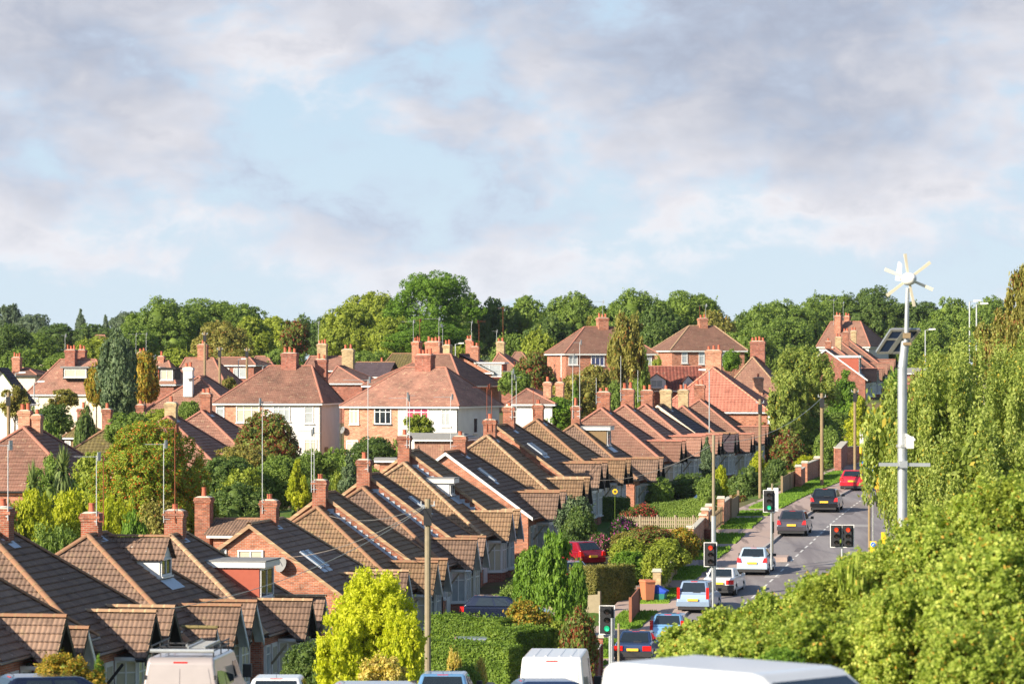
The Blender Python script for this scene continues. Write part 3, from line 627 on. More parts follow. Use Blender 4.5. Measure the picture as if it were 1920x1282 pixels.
bungalow('G', 757, 869, 'hipped bungalow with a small white flat-roofed dormer and raised far half', step=True, ch=[(745, 772, 817, 1, .3)], rm=RBM, boards=('grey', 'grey'), aer=[(763, 745, 'g', -1.0), (768, 740, 'g', .3)], dorm=dormer('flat', -.5, 1.0, 2.5, 4.85, .65, WH), tm=TB2)
bungalow('H', 835, 849, 'bungalow with orange brick gable end edged by a white bargeboard and one skylight', end='gable', rake=WH, ch=[(849, 877, 818, 1, .3)], chy=-1.0, aer=[(845, 743, 'g', -1.0)], sky=[(1.9, -2.6)], boards=('black', 'grey'))
hH = BUN['H']; x0, x1 = hH.lx(812, -5.2), hH.lx(830, -5.2); window(hH.e, (x0, -5.2, hH.lz(892, x0, -5.2)), (1, 0, 0), (0, -1, 0), x1-x0, .6, 1, 0, NET)
bungalow('I', 913, 818, 'brown hipped bungalow with yellow mortared hip line behind the buddleia bush', ch=[(905, 933, 787, 1, .28)], rm=RBM, tm=TB2, boards=('black', 'black'), aer=[(913, 725, 'r', -.9), (922, 723, 'r', .5)])
bungalow('J', 931, 799, 'bungalow with orange brick gable end and two skylights halfway up the row', end='gable', ch=[(942, 968, 763, 1, .25)], chy=-1.5, aer=[(960, 695, 'g', -1.2), (968, 706, 'g', .3)], sky=[(2.1, -3.4), (2.1, -2.4)], boards=('black', 'black'))
bungalow('K', 1005, 788, 'brown hipped bungalow above the picket fence with plain moss-stained slope', ch=[(998, 1021, 759, 1, .25)], rm=RB, boards=('black', 'black'), tm=TB2, aer=[(1000, 730, 'r', 0)])
bungalow('L', 1077, 796, 'brown hipped bungalow with a tan-cheeked flat dormer, beside the first red-tiled one', ch=[(1070, 1090, 762, 1, .5)], rm=RB, boards=('black', 'black'), aer=[(1074, 667, 'g', -.2), (1087, 641, 'g', -.5)], dorm=dormer('flat', .3, .2, 2.2, 5.5, .9, CLADB))
rk = dict(tm=TR2, rm=RR, boards=('black', 'black'))
bungalow('M', 1127, 766, 'first red-brown tiled bungalow of the upper row, broad two-pot chimney', ch=[(1117, 1147, 735, 2, .25)], aer=[(1118, 708, 'g', 0)], **rk)
bungalow('N', 1171, 760, 'second red-brown tiled bungalow of the upper row', ch=[(1162, 1192, 730, 2, .45)], aer=[(1164, 667, 'g', 0)], **rk)
bungalow('O', 1209, 759, 'third red-brown tiled bungalow of the upper row, behind the white street-light mast', ch=[(1200, 1227, 732, 2, .42)], aer=[(1196, 694, 'g', 0)], **rk)
bungalow('P', 1233, 760, 'bungalow of the upper row with a cream rendered gable edge and dark slate slope', end='gable', rake=CRW, wallm=CRW, ch=[(1236, 1262, 731, 1, .4)], chm=BRY, chy=-1.5, tm=TD, rm=RB, boards=('black', 'black'))
bungalow('Q', 1280, 762, 'red-brown tiled bungalow of the upper row with a cream lower chimney stack', ch=[(1270, 1293, 731, 2, .4)], chm=BRY, **rk)
bungalow('R', 1312, 750, 'last red-brown tiled bungalow of the upper row, beneath the big pink tiled roof', ch=[(1300, 1324, 722, 2, .35)], **rk)
# the same kind of bungalow further up the street and in the street behind
bungalow('T1', 1548, 655, 'white-edged bungalow with a pink-panelled flat dormer beside the far birch', end='gable', rake=WH, wallm=BR2, d=455, dorm=dormer('flat', -3.5, 1.2, 4.0, 4.9, 1.6, CLADR), ch=[(1546, 1560, 640, 1)], group='bungalows beyond the birch', tm=TR2, rm=RR, boards=('grey', 'white'))
bungalow('T2', 1566, 652, 'red tiled bungalow with cream chimney beyond the birch, below the tall twin stack', d=470, ch=[(1565, 1579, 632, 2)], chm=BRY, group='bungalows beyond the birch', **rk)
bungalow('T3', 1578, 643, 'red tiled bungalow with orange chimney beyond the birch', d=483, ch=[(1579, 1593, 622, 2)], group='bungalows beyond the birch', **rk)
bungalow('T4', 1592, 638, 'highest red tiled bungalow beyond the birch, next to the white-walled house', d=497, ch=[(1594, 1607, 620, 2)], chm=BRY, group='bungalows beyond the birch', **rk)
gl = 'red tiled bungalows in the gardens on the left'
bungalow('L5', 44, 802, 'large red roofed bungalow with cream and brick chimneys behind the spiky palms', d=228, ch=[(34, 61, 770, 2), (60, 80, 778, 1)], tm=TR, rm=RR, chm=BRP, group=gl, chy=.2)
bungalow('L10', 314, 782, 'red roofed bungalow with a cream chimney behind the berry tree', d=262, ch=[(308, 334, 755, 1)], chm=BRY, tm=TR, rm=RR, group=gl)
bungalow('L9', 378, 771, 'red hipped bungalow with two-pot brick chimney left of the twin brick and white house', d=277, ch=[(375, 398, 738, 2)], tm=TR, rm=RR, group=gl)
bungalow('L7', 200, 803, 'small roofed bungalow with slim brick chimney right of the mossy pyramid roof', d=285, ch=[(191, 211, 767, 1)], tm=TM, rm=RB, group=gl)
bungalow('L8', 256, 800, 'bungalow mostly hidden by the berry tree, only its slim chimney showing', d=292, ch=[(255, 273, 759, 1)], tm=TR2, rm=RR, group=gl)
bungalow('L13', 373, 706, 'red roofed house with a tall white chimney and small white porch gable', d=335, ch=[(343, 364, 689, 2)], chm=WR, tm=TR2, rm=RR, chy=-3.2, group=gl)
# ------------------------------------------------------------ two-storey houses
hs = 'two-storey semi-detached houses behind the bungalows'
def dp(px_, mt=GUT):
    def f(h):
        x = h.lx(px_, .35); m = MB(); m.tube((x, .28, -1), (x, .28, h.eh), .05, .05, 6); m.build('downpipe', mt, h.e)
    return f
def s1x(h):
    dp(602)(h)
    m = MB(); m.box(h.Wd-.34, h.Wd-.25, 2.2, 3.2, -.5, 1.6); m.build('side_door', WOOD, h.e)
    x = h.lx(598, .35); m = MB(); m.tube((x-2.2, .28, eh_ := h.eh-2.9), (x-2.2, .28, -1), .04, .04, 6)
house('S1', 397, 605, 756, 320, 10, 8.6, 505, 585, 686, 5.4, [(494, BRP), (None, WR)], TR, 'two-storey pair, left half pale brick, right half white, behind the rounded garden tree', chims=[(526, 561, 662, .5, BR2, 3, 1.0), (590, 616, 674, .75, BR2, 2)], group=hs,
      wins=[(405, 421, 759, 788, 1, .25, NET), (443, 487, 759, 792, 3, .28, CUR), (512, 544, 760, 790, 3, .25, NET), (571, 588, 761, 794, 1, .4, NET), (570, 594, 823, 850, 2, .2, CUR), (443, 487, 822, 850, 3, .25, CUR)], aer=[(492, 688, 'g', -.01, .5, 700)], extra=s1x)
house('S2', 635, 861, 762, 312, 20, 11, 759, 836, 689, 5.5, [(746, BRP), (None, WR)], TR, 'two-storey pair with brick left half, white right half and red blinds upstairs', chims=[(779, 815, 665, .5, BR2, 4, 1.1)], group=hs, gut=GUTW,
      wins=[(656, 673, 762, 795, 2, .25, CUR), (702, 734, 763, 795, 3, .28, GL, GUT), (763, 804, 764, 798, 3, .25, PNKC), (828, 845, 766, 799, 2, .25, NET), (650, 672, 825, 850, 2, .25, CUR), (690, 716, 822, 850, 2, .25, NET)],
      extra=lambda h: (dp(640)(h), dp(858)(h), window(h.e, (h.Wd-.35, 4.2, 3.2), (0, 1, 0), (1, 0, 0), 1.0, 1.3, 1, 0, GL), sat_dish(h, h.lx(648, .3), .3, h.lz(808, 0, 0), .32)))
house('S2b', 676, 868, 723, 352, 20, 11, 812, 845, 664, 5.5, [(None, BR)], TR2, 'darker roofed two-storey house rising directly behind the pair with red blinds', chims=[(774, 790, 641, .4, BR, 4, 1.0), (797, 831, 641, .75, BR, 4, 1.0), (832, 847, 647, .6, BRY, 2)], group=hs, aer=[(775, 602, 'g', -1.2, .4, 650), (787, 600, 'r', -.5, .4, 650), (823, 597, 'g', -1.5, .7, 650), (830, 610, 'g', .2, .7, 650)])
house('S5', 1058, 1235, 663, 412, -15, 8.6, 1096, 1150, 613, 5.4, [(None, BR)], TR2, 'orange brick two-storey house on the hill, left-hand one with white downpipe', chims=[(1118, 1141, 596, .5, BR, 3, 1.0)], group='orange brick houses on the hill',
      wins=[(1066, 1083, 663, 684, 2, .25, NET), (1108, 1133, 664, 686, 3, .28, BLU), (1205, 1222, 666, 684, 2, .3, NET)], aer=[(1130, 565, 'g', -1.0, .5, 610)], extra=dp(1052, GUTW))
house('S6', 1256, 1403, 657, 430, -14, 8.6, 1292, 1340, 611, 5.4, [(None, BR)], TR2, 'orange brick two-storey house on the hill, right-hand one of the two', chims=[(1308, 1327, 597, .5, BR, 2, .9)], group='orange brick houses on the hill',
      wins=[(1278, 1289, 658, 681, 1, .4, NET), (1310, 1321, 658, 683, 1, .4, NET), (1340, 1372, 660, 684, 3, .25, NET)], aer=[(1323, 572, 'g', -.8, .5, 610), (1312, 574, 'r', 0, .5, 610)], rm=RBM)
def s8x(h):
    # bay of white windows towards the street
    for yy in (0.4, 6.2):
        m = MB(); m.box(h.Wd-.36, h.Wd+.35, yy, yy+2.2, -1, h.eh-.3); o = m.build('bay_wall', WH, h.e)
        for z in (1.0, 3.6):
            if z+1.4 < h.eh-.3: window(o, (h.Wd+.35, yy+.1, z), (0, 1, 0), (1, 0, 0), 2.0, 1.35, 3, .3, NET); window(o, (h.Wd-.3, yy, z), (1, 0, 0), (0, -1, 0), .62, 1.35, 1, .3, NET)
house('S8', 1232, 1445, 772, 347, 9.64, 11, 1336, 1336, 689, 5.3, [(None, BR)], TP, 'big house under a bright pink tiled hip roof at the top end of the row', rm=RP, rax='y', chims=[(1320, 1357, 657, .62, BRP, 3, 1.0)], extra=s8x, gut=GUTW)
house('S9', 1340, 1482, 752, 385, 9.64, 12, 1411, 1411, 669, 5.3, [(None, BR)], TR2, 'red-brown hipped house with a four-pot chimney between the pink roof and the birch', rax='y', rm=RBM, chims=[(1404, 1438, 640, .6, BR2, 4, 1.0)])
house('S9b', 1404, 1452, 752, 372, 9.64, 5, 1421, 1421, 727, 3.2, [(None, BR)], TR2, 'low red tiled annexe with its own chimney beside the birch', rax='y', chims=[(1410, 1433, 708, .2, BRP, 1, .7)])
def s7x(h):
    for a, c, t, bt in ((1214, 1248, 700, 729), (1281, 1299, 704, 729)):
        x0, x1 = h.lx(a, .3), h.lx(c, .3); z0, z1 = h.lz(bt, x0, .3), h.lz(t, x0, .3); zm = z0+(z1-z0)*.55; xm = (x0+x1)/2; m = MB()
        m.prism([(x0, z0), (x1, z0), (x1, zm), (xm, z1-.08), (x0, zm)], -.3, 2.6, 'y'); o = m.build('dormer', WH, h.e); q = MB()
        for xe, s_ in ((x0-.15, -1), (x1+.15, 1)): tiled(q, [(xm, -.45, z1), (xm, 3.2, z1), (xe, 3.2, zm-.05), (xe, -.45, zm-.05)])
        q.build('dormer_roof', TPD, o); window(o, (x0+.3, -.3, z0+.15), (1, 0, 0), (0, -1, 0), x1-x0-.6, zm-z0-.1, 2, 0, NET)
house('S7', 1202, 1318, 731, 357, 0, 9, 1202, 1318, 687, 3.4, [(None, BR2)], TPD, 'long low house with dark red ribbed tiles and a white gabled dormer', gable=True, rm=RR, extra=s7x)
house('S10', 1530, 1632, 650, 545, 22, 11, 1558, 1614, 603, 5.5, [(None, WR)], TR2, 'white-walled hipped house with tall twin chimneys at the far top of the street', chims=[(1565, 1579, 592, .3, BR, 2, .9), (1583, 1595, 593, .7, BR, 2, .9)], aer=[(1563, 562, 'g', -.9, .3, 610), (1581, 567, 'g', -1.0, .7, 610)])
# left side
def winbox(h, xl_, xr_, yt, yb, side, capm=WH, cols=2, pane=None, frame=None, y=1.2, dy=2.5, cap=True):
    x0, x1 = h.lx(xl_, y), h.lx(xr_, y); z0, z1 = h.lz(yb, x0, y), h.lz(yt, x0, y); m = MB(); m.box(x0, x1, y, y+dy, z0, z1); o = m.build('dormer', side, h.e)
    if cap: q = MB(); q.box(x0-.2, x1+.2, y-.25, y+dy, z1+.003, z1+.17); q.build('dormer_flat_roof', capm, o)
    window(o, (x0+.15, y, z0+.2), (1, 0, 0), (0, -1, 0), (x1-x0)-.3, z1-z0-.3, cols, 0, pane or CUR, frame=frame)
house('L1', 47, 215, 739, 362, 10, 9.5, 113, 180, 674, 4.0, [(None, CRW)], TR, 'broad streaky brown roofed bungalow with curtained dormer and twin chimneys, far left', rm=RR, chims=[(122, 145, 656, .4, BR2, 3, 1.), (146, 163, 656, .62, BR2, 2, .8)], wins=[(55, 72, 745, 756, 3, 0, CUR), (96, 110, 745, 756, 2, 0, CUR)], extra=lambda h: winbox(h, 118, 165, 690, 711, BK, FELT, 2, CUR), aer=[(122, 628, 'g', -.4, .4, 680)])
house('L2', 20, 70, 703, 385, 10, 7, 32, 52, 690, 4.6, [(None, CRW)], TR2, 'small red roof with a broad orange chimney at the far left', chims=[(23, 41, 670, .3, BR, 3, .9)], gut=GUT)
house('L3', -60, 52, 757, 300, 9.64, 2.4, 3, 3, 689, 2.6, [(None, WR)], TD, 'white gable-ended house cut off by the left edge, mid height', rax='y', gable=True, gut=GUTW, ridgem=False)
house('L6', 116, 184, 820, 300, 18, 3.6, 154, 154, 792, 6.2, [(None, CLADB)], TM, 'square brown-clad upper storey under a mossy pyramid roof', rax='y', rdy=(1.7, 1.9), rm=RB, chims=[(146, 167, 766, .9, BR2, 1, .7)], wins=[(122, 133, 826, 850, 1, 0, NET), (168, 180, 826, 858, 2, 0, NET)], gut=WH)
house('L6b', 72, 118, 820, 304, 10, 5, 76, 112, 817, 6.0, [(None, BK)], FELT, 'flat-roofed dark extension with white fascia joined beside the mossy pyramid roof', gut=WH, ridgem=False, wins=[(100, 110, 828, 850, 1, 0, NET)])
house('L14', 318, 424, 722, 402, 9.64, 9, 348, 400, 671, 3.4, [(None, BR2)], TR2, 'brown hipped bungalow with a single tall chimney in the second row of the left gardens', chims=[(370, 391, 646, .5, BR, 1, .9)], rm=RR)
house('L15', 266, 330, 720, 388, 9.64, 7, 280, 316, 676, 3.0, [(None, BR2)], TR2, 'dormer bungalow with dark framed white window, right of the tall cypress', chims=[(296, 310, 668, .5, BR, 1, .8)], extra=lambda h: (winbox(h, 268, 298, 691, 718, CLADR, WH, 1, NET, y=.6), winbox(h, 299, 327, 692, 716, BK, BK, 2, CUR, y=.5)))
house('L16', 396, 480, 684, 425, 9.64, 8, 412, 468, 670, 4.8, [(None, BR2)], TR2, 'long low roofed brick house with a white upstairs window behind the garden poles', wins=[(438, 462, 690, 708, 2, 0, NET), (418, 430, 690, 708, 1, 0, NET)])
house('L17', 466, 516, 690, 445, 9.64, 8, 480, 502, 668, 4.2, [(None, BR2)], TR, 'small red hipped roof behind the brick chimney stack, beside the reddish tree', rm=RR)
house('L18', 236, 292, 700, 430, 9.64, 8, 246, 274, 680, 4.2, [(None, BR2)], TR2, 'roof hidden by the tall cypress with two paired chimneys', chims=[(236, 246, 655, .5, BR2, 2, .8), (258, 275, 660, .5, BRY, 2, .8)], aer=[(255, 626, 'g', -.9, .5, 670), (274, 625, 'g', -1.0, .5, 670)])
house('C1', 565, 660, 694, 400, 9.64, 9, 582, 640, 668, 4.0, [(None, BR2)], TR, 'red roof between the twin houses with a cream chimney', chims=[(594, 615, 645, .4, BRY, 3, .9)], rm=RR, aer=[(597, 604, 'g', -.5, .4, 660)])
house('C3', 609, 684, 718, 372, 9.64, 9, 633, 633, 686, 4.0, [(None, BR2)], TR, 'small red hipped roof with cream chimney between the two big pairs', rax='y', chims=[(640, 666, 655, .9, BRY, 2, .9)], rm=RR)
house('C4', 655, 725, 706, 395, 9.64, 8, 668, 718, 679, 4.0, [(None, BR2)], TD, 'dark slate roofed house between the two big pairs', gable=True, rm=RB)
house('C5', 712, 782, 692, 420, 9.64, 8, 736, 776, 663, 4.0, [(None, BR2)], TM, 'mossy ridged roof with a small red chimney, behind the dark slate roof', chims=[(710, 722, 679, -.1, BR, 1, .6)], rm=RB)
house('C7', 860, 926, 698, 385, 9.64, 7, 869, 869, 664, 4.2, [(None, BR)], TD, 'white-edged gable house with a brick flat dormer behind the big pairs', gable=True, rax='y', chims=[(873, 887, 637, .8, BR, 2, .9), (881, 900, 650, .4, BR, 2, .9)], rm=RB, extra=lambda h: winbox(h, 893, 943, 682, 709, CLADR, WH, 2, NET, y=.5), aer=[(884, 603, 'g', -.3, .8, 650), (898, 602, 'r', .7, .4, 660)])
house('C8', 912, 978, 698, 405, 9.64, 9, 935, 935, 661, 4.0, [(None, BR2)], TR2, 'brown hipped roof with a pale two-pot chimney left of the garden trees', rax='y', chims=[(930, 948, 641, .45, BRY, 2, .9)], rm=RR, aer=[(943, 577, 'r', -.6, .45, 660), (931, 620, 'g', -.5, .45, 660)])
house('C9', 953, 994, 680, 430, 9.64, 6, 966, 978, 660, 4.0, [(None, BR2)], TR2, 'tiny brown hipped roof above the pink tiled lean-to', rm=RB)
house('C10', 952, 998, 694, 410, 9.64, 5, 954, 995, 680, 3.2, [(None, BR2)], TP, 'pale pink tiled lean-to roof at the end of the back row', gable=True, rm=RP)
house('C11', 948, 1042, 757, 300, 9.64, 9, 988, 988, 729, 3.4, [(None, WR)], TR, 'red hipped bungalow with a pair of very tall chimneys and a white gable', rax='y', chims=[(1018, 1036, 717, .3, BRP, 1, .7, 4.5), (1041, 1059, 717, .6, BRP, 1, .7, 4.5)], rm=RR)
house('C12', 766, 872, 823, 262, 9.64, 6, 768, 870, 812, 4.2, [(None, TR2)], FELT, 'flat-roofed rear extension clad in red-brown tiles under a white fascia', gut=WH, ridgem=False, name='extension', cat='extension')
house('C13', 700, 745, 862, 240, 9.64, 4, 702, 743, 858, 3.0, [(None, BR)], FELT, 'small flat-roofed brick extension with white fascia beside the tall aerial mast', gut=WH, ridgem=False, name='extension', cat='extension')
house('X1', 385, 560, 1004, 196, 9.64, 5, 400, 590, 973, 2.5, [(None, BR)], TB, 'long brown tiled outbuilding with white fascia behind the brick gable', gable=True, rm=RB, gut=WH, name='outbuilding', cat='outbuilding', chims=[(365, 400, 932, .3, BRC, 1, .8, 3.2)])
house('X2', 585, 640, 958, 205, 9.64, 4, 590, 636, 938, 2.5, [(None, BR)], TB2, 'small brown tiled lean-to with pale fascia behind the moulded chimney', gable=True, rm=RB, gut=WH, name='outbuilding', cat='outbuilding')
house('X3', 40, 118, 664, 640, 0, 14, 52, 106, 653, 5, [(None, CRW)], FELT, 'long pale flat-topped industrial building beyond the far left gardens', name='warehouse', cat='warehouse', ridgem=False)
house('X4', 176, 200, 636, 660, 0, 8, 180, 196, 628, 4, [(None, BR2)], TR, 'tiny distant red roof among the far left trees', rm=RR)
house('X5', 1688, 1748, 699, 420, 9.64, 12, 1694, 1740, 690, 3.2, [(None, BR2)], FELT, 'low grey-roofed building behind the wind turbine pole', name='outbuilding', cat='outbuilding', ridgem=False, gut=WH)
# ------------------------------------------------------------ ground, road, pavement
for p, z in (((0, 60), -7), ((8, 50), -6.2), ((-8, 92), -9), ((-30, 92), -8.8), ((30, 70), -9.5), ((45, 95), -10), ((15, 113), -11.3), ((-10, 110), -10.8), ((25, 120), -12), ((55, 140), -11.5), ((90, 200), -9), ((110, 300), -6), ((-40, 110), -10.5),
             ((-60, 560), -3.0), ((0, 560), -2.0), ((60, 560), -1.5), ((130, 560), 0), ((200, 600), 3), ((-140, 560), -5), ((-200, 900), -8), ((0, 900), 4), ((200, 900), 12), ((-80, 200), -13.5), ((-90, 300), -10.5), ((-110, 420), -7), ((0, 20), -5), ((-60, 20), -6), ((60, 20), -7), ((160, 420), -3)):
    CTRL.append((p[0], p[1], z))
CTRL_A = np.array(CTRL)
def ground_mesh():
    xs = list(range(-70, 71, 2)); ysr = [10, 25, 40, 50, 60, 70, 80]+list(range(86, 300, 2))+list(range(300, 460, 5))+list(range(460, 700, 20))+[760, 900, 1200]
    ext = [-1200, -900, -600, -400, -300, -240, -200, -160, -130, -110, -95, -85, -77]; X = ext+xs+[-e for e in ext[::-1]]
    V = []; 
    for y in ysr:
        for x in X:
            z = G(x, y)
            if 135 < y < 335:
                xl = pl_x(wall_l, y)+.3
                if xl-.5 < x < xl+27: z = z-.22
            V.append((x, y, z))
    n = len(X); Fc = [(j*n+i, j*n+i+1, (j+1)*n+i+1, (j+1)*n+i) for j in range(len(ysr)-1) for i in range(n-1)]
    me = bpy.data.meshes.new('ground'); me.from_pydata(V, [], Fc); me.materials.append(GND); me.polygons.foreach_set('use_smooth', [True]*len(Fc))
    o = bpy.data.objects.new('ground', me); col.objects.link(o); o['kind'] = 'structure'
ground_mesh()
def resample(pl, n):
    L = [0]
    for a, c in zip(pl, pl[1:]): L.append(L[-1]+(c-a).length)
    out = []
    for i in range(n):
        t = L[-1]*i/(n-1)
        for k in range(len(pl)-1):
            if t <= L[k+1] or k == len(pl)-2:
                f = (t-L[k])/(L[k+1]-L[k]); out.append(pl[k]+(pl[k+1]-pl[k])*f); break
    return out
def at_y(pl, y): return Vector((pl_x(pl, y), y, 0))
def strip(name, fa, fb, ys_, dz, mt, kind='structure', cols=3, skirt=0):
    V = []; Fc = []; 
    for y in ys_:
        a, c = fa(y), fb(y)
        for k in range(cols+1):
            x = a+(c-a)*k/cols; V.append((x, y, Zs(x, y)+dz))
    n = cols+1
    for j in range(len(ys_)-1):
        for k in range(cols): Fc.append((j*n+k, j*n+k+1, (j+1)*n+k+1, (j+1)*n+k))
    if skirt:
        b0 = len(V)
        for y in ys_:
            for x in (fa(y), fb(y)): V.append((x, y, Zs(x, y)+dz-skirt))
        for j in range(len(ys_)-1):
            Fc.append((j*n, (j+1)*n, b0+2*j+2, b0+2*j)); Fc.append((j*n+cols, b0+2*j+1, b0+2*j+3, (j+1)*n+cols))
        m_ = len(ys_)-1; Fc.append((0, b0, b0+1, cols)); Fc.append((m_*n, m_*n+cols, b0+2*m_+1, b0+2*m_))
    me = bpy.data.meshes.new(name); me.from_pydata(V, [], Fc); me.materials.append(mt); o = bpy.data.objects.new(name, me); col.objects.link(o)
    if kind: o['kind'] = kind
    return o
YS = [140+2*k for k in range(96)]
fk, fp, fw_, fc = (lambda y: pl_x(kerb, y)), (lambda y: pl_x(path_l, y)), (lambda y: pl_x(wall_l, y)), (lambda y: pl_x(cline, y))
strip('road', fk, lambda y: fc(y)+5.2+smooth((185-y)/40)*3, YS, -.10, asph, cols=6)
strip('footpath', fp, lambda y: fk(y)-.13, YS, .0, PAVE, cols=4, skirt=.3)
strip('kerb', lambda y: fk(y)-.127, fk, YS, .012, KERBM, cols=1, skirt=.3)
strip('footpath', lambda y: fc(y)+5.2+smooth((185-y)/40)*3, lambda y: fc(y)+7.6+smooth((185-y)/40)*3, YS, .01, PAVE, cols=3, skirt=.3)
strip('verge_bed', lambda y: fw_(y)-.6, lambda y: fp(y)-.006, YS, -.03, PAVE, cols=3, skirt=.3)
strip('verge', lambda y: fc(y)+7.7+smooth((185-y)/40)*3, lambda y: fc(y)+16, YS, .0, GRM, cols=4, skirt=.4)
# turf verges between the drives (y ranges along the street)
def turf(y0, y1, fa, fb, i):
    n = max(3, int((y1-y0)/.5)); ys_ = [y0+(y1-y0)*k/n for k in range(n+1)]
    rr = random.Random(i); w0 = [rr.uniform(-.12, .12) for _ in ys_]; idx = {round(y, 4): k for k, y in enumerate(ys_)}
    g1 = lambda y: fa(y)+.10; g2 = lambda y: fb(y)-.12+w0[idx[round(y, 4)]]
    o = strip('verge', g1, g2, ys_, .035, GRM, cols=6, skirt=.15, kind='structure')
    # blades
    R_ = np.random.default_rng(i); L = int(900*(y1-y0)/5*1.6); pts = []
    yy = R_.uniform(y0, y1, L); tt = R_.uniform(0, 1, L); P = np.array([[ (lambda a, c: a+(c-a)*t)(g1_(y), g2_(y)), y, 0] for y, t, g1_, g2_ in ((y, t, lambda q: fa(q)+.1, lambda q: fb(q)-.1) for y, t in zip(yy, tt))])
    P[:, 2] = [Zs(p[0], p[1])+.03 for p in P]
    ang = R_.uniform(0, 6.28, L); hh = R_.uniform(.05, .13, L); wd = .05
    dx = np.stack([np.cos(ang), np.sin(ang), 0*ang], 1)*wd; V = np.concatenate([P-dx, P+dx, P+np.stack([dx[:, 0]*.6, dx[:, 1]*.6, hh], 1)]); Fc = np.stack([np.arange(L), np.arange(L)+L, np.arange(L)+2*L], 1)
    me = bpy.data.meshes.new('grass'); me.from_pydata(V.tolist(), [], Fc.tolist()); me.materials.append(FB); g = bpy.data.objects.new('grass', me); col.objects.link(g); g['kind'] = 'stuff'; g['label'] = 'short sunlit grass growing on the verge'; g['category'] = 'grass'
def Y_of(px, py): return onroad(px, py).y
for i, (a, c) in enumerate((((1180, 1232), (1180, 1198)), ((1190, 1177), (1215, 1146)), ((1225, 1130), (1262, 1103)), ((1260, 1086), (1300, 1062)), ((1290, 1048), (1325, 1026)), ((1345, 1018), (1385, 1000)), ((1380, 990), (1415, 972)), ((1430, 966), (1440, 958)), ((1440, 952), (1620, 884)))):
    turf(Y_of(*a), Y_of(*c), fw_, fp, i)
turf(Y_of(1180, 1278), Y_of(1180, 1240), fw_, fp, 20)
# centre dashes and cross marks
dm = []
y = 163.0; k = 0
while y < 275:
    L = 1.15; gp = .95 if y > 200 else .95
    m = MB(); a = [fc(y), fc(y+L)]
    q = [(a[0]-.055, y), (a[0]+.055, y), (a[1]+.055, y+L), (a[1]-.055, y+L)]
    m.poly([(x, yy, Zs(x, yy)-.094) for x, yy in q]); dm.append(m); y += L+gp
m = MB()
for q in dm:
    m.poly(q.v)
o = m.build('road_marking', LINE); o['kind'] = 'structure'
m = MB()
for px, py, wd in ((1475, 1050, .9), (1541, 1050, .8), (1546, 1049.5, .01)):
    p = onroad(px, py); m.poly([(p.x-wd/2, p.y-.12, Zs(p.x, p.y)-.094), (p.x+wd/2, p.y-.12, Zs(p.x+wd/2, p.y)-.094), (p.x+wd/2, p.y+.12, Zs(p.x, p.y)-.094), (p.x-wd/2, p.y+.12, Zs(p.x, p.y)-.094)])
o = m.build('road_marking', LINE); o['kind'] = 'structure'
# traffic-signal build-out (small island of pavement by the queue)
p = onroad(1441, 1046); m = MB(); m.prism([(p.x-1.5, p.y-.9), (p.x+.95, p.y-.9), (p.x+1.25, p.y+1.6), (p.x-.5, p.y+1.6)], Zs(p.x, p.y)-.4, Zs(p.x, p.y)+.10, 'z'); o = m.build('pavement_buildout', PAVE, bevel=.04); o['kind'] = 'structure'

# worn patches, drain covers and joints on the carriageway
for i, (px, py, w_, l_, mt) in enumerate(((1500, 1030, .5, 2.2, 'p'), (1560, 1000, 1.1, 3.5, 'p'), (1590, 962, .7, 2.5, 'p'), (1610, 985, 1.4, 2.0, 'q'), (1545, 1065, 1.2, 1.6, 'p'), (1450, 1078, .8, 2.2, 'q'), (1540, 983, .3, .3, 'd'), (1580, 948, .3, .3, 'd'), (1600, 1030, .35, .35, 'd'))):
    p = onroad(px, py, -.1); m = MB(); c_, s_ = math.cos(-TH), math.sin(-TH); q = []
    for a, e_ in ((-1, -1), (1, -1), (1, 1), (-1, 1)):
        x, y = p.x+a*w_/2*c_-e_*l_/2*s_, p.y+a*w_/2*s_+e_*l_/2*c_; q.append((x, y, Zs(x, y)-.0965))
    m.poly(q); o = m.build('road_patch' if mt != 'd' else 'drain_cover', {'p': MATS.get('asphalt_patch_dark') or plain('asphalt_patch_dark', (.14, .125, .13), .9, .2, var=.2, scale=2), 'q': MATS.get('asphalt_patch_light') or plain('asphalt_patch_light', (.30, .28, .27), .9, .2, var=.2, scale=2), 'd': GUT}[mt]); o['kind'] = 'structure'
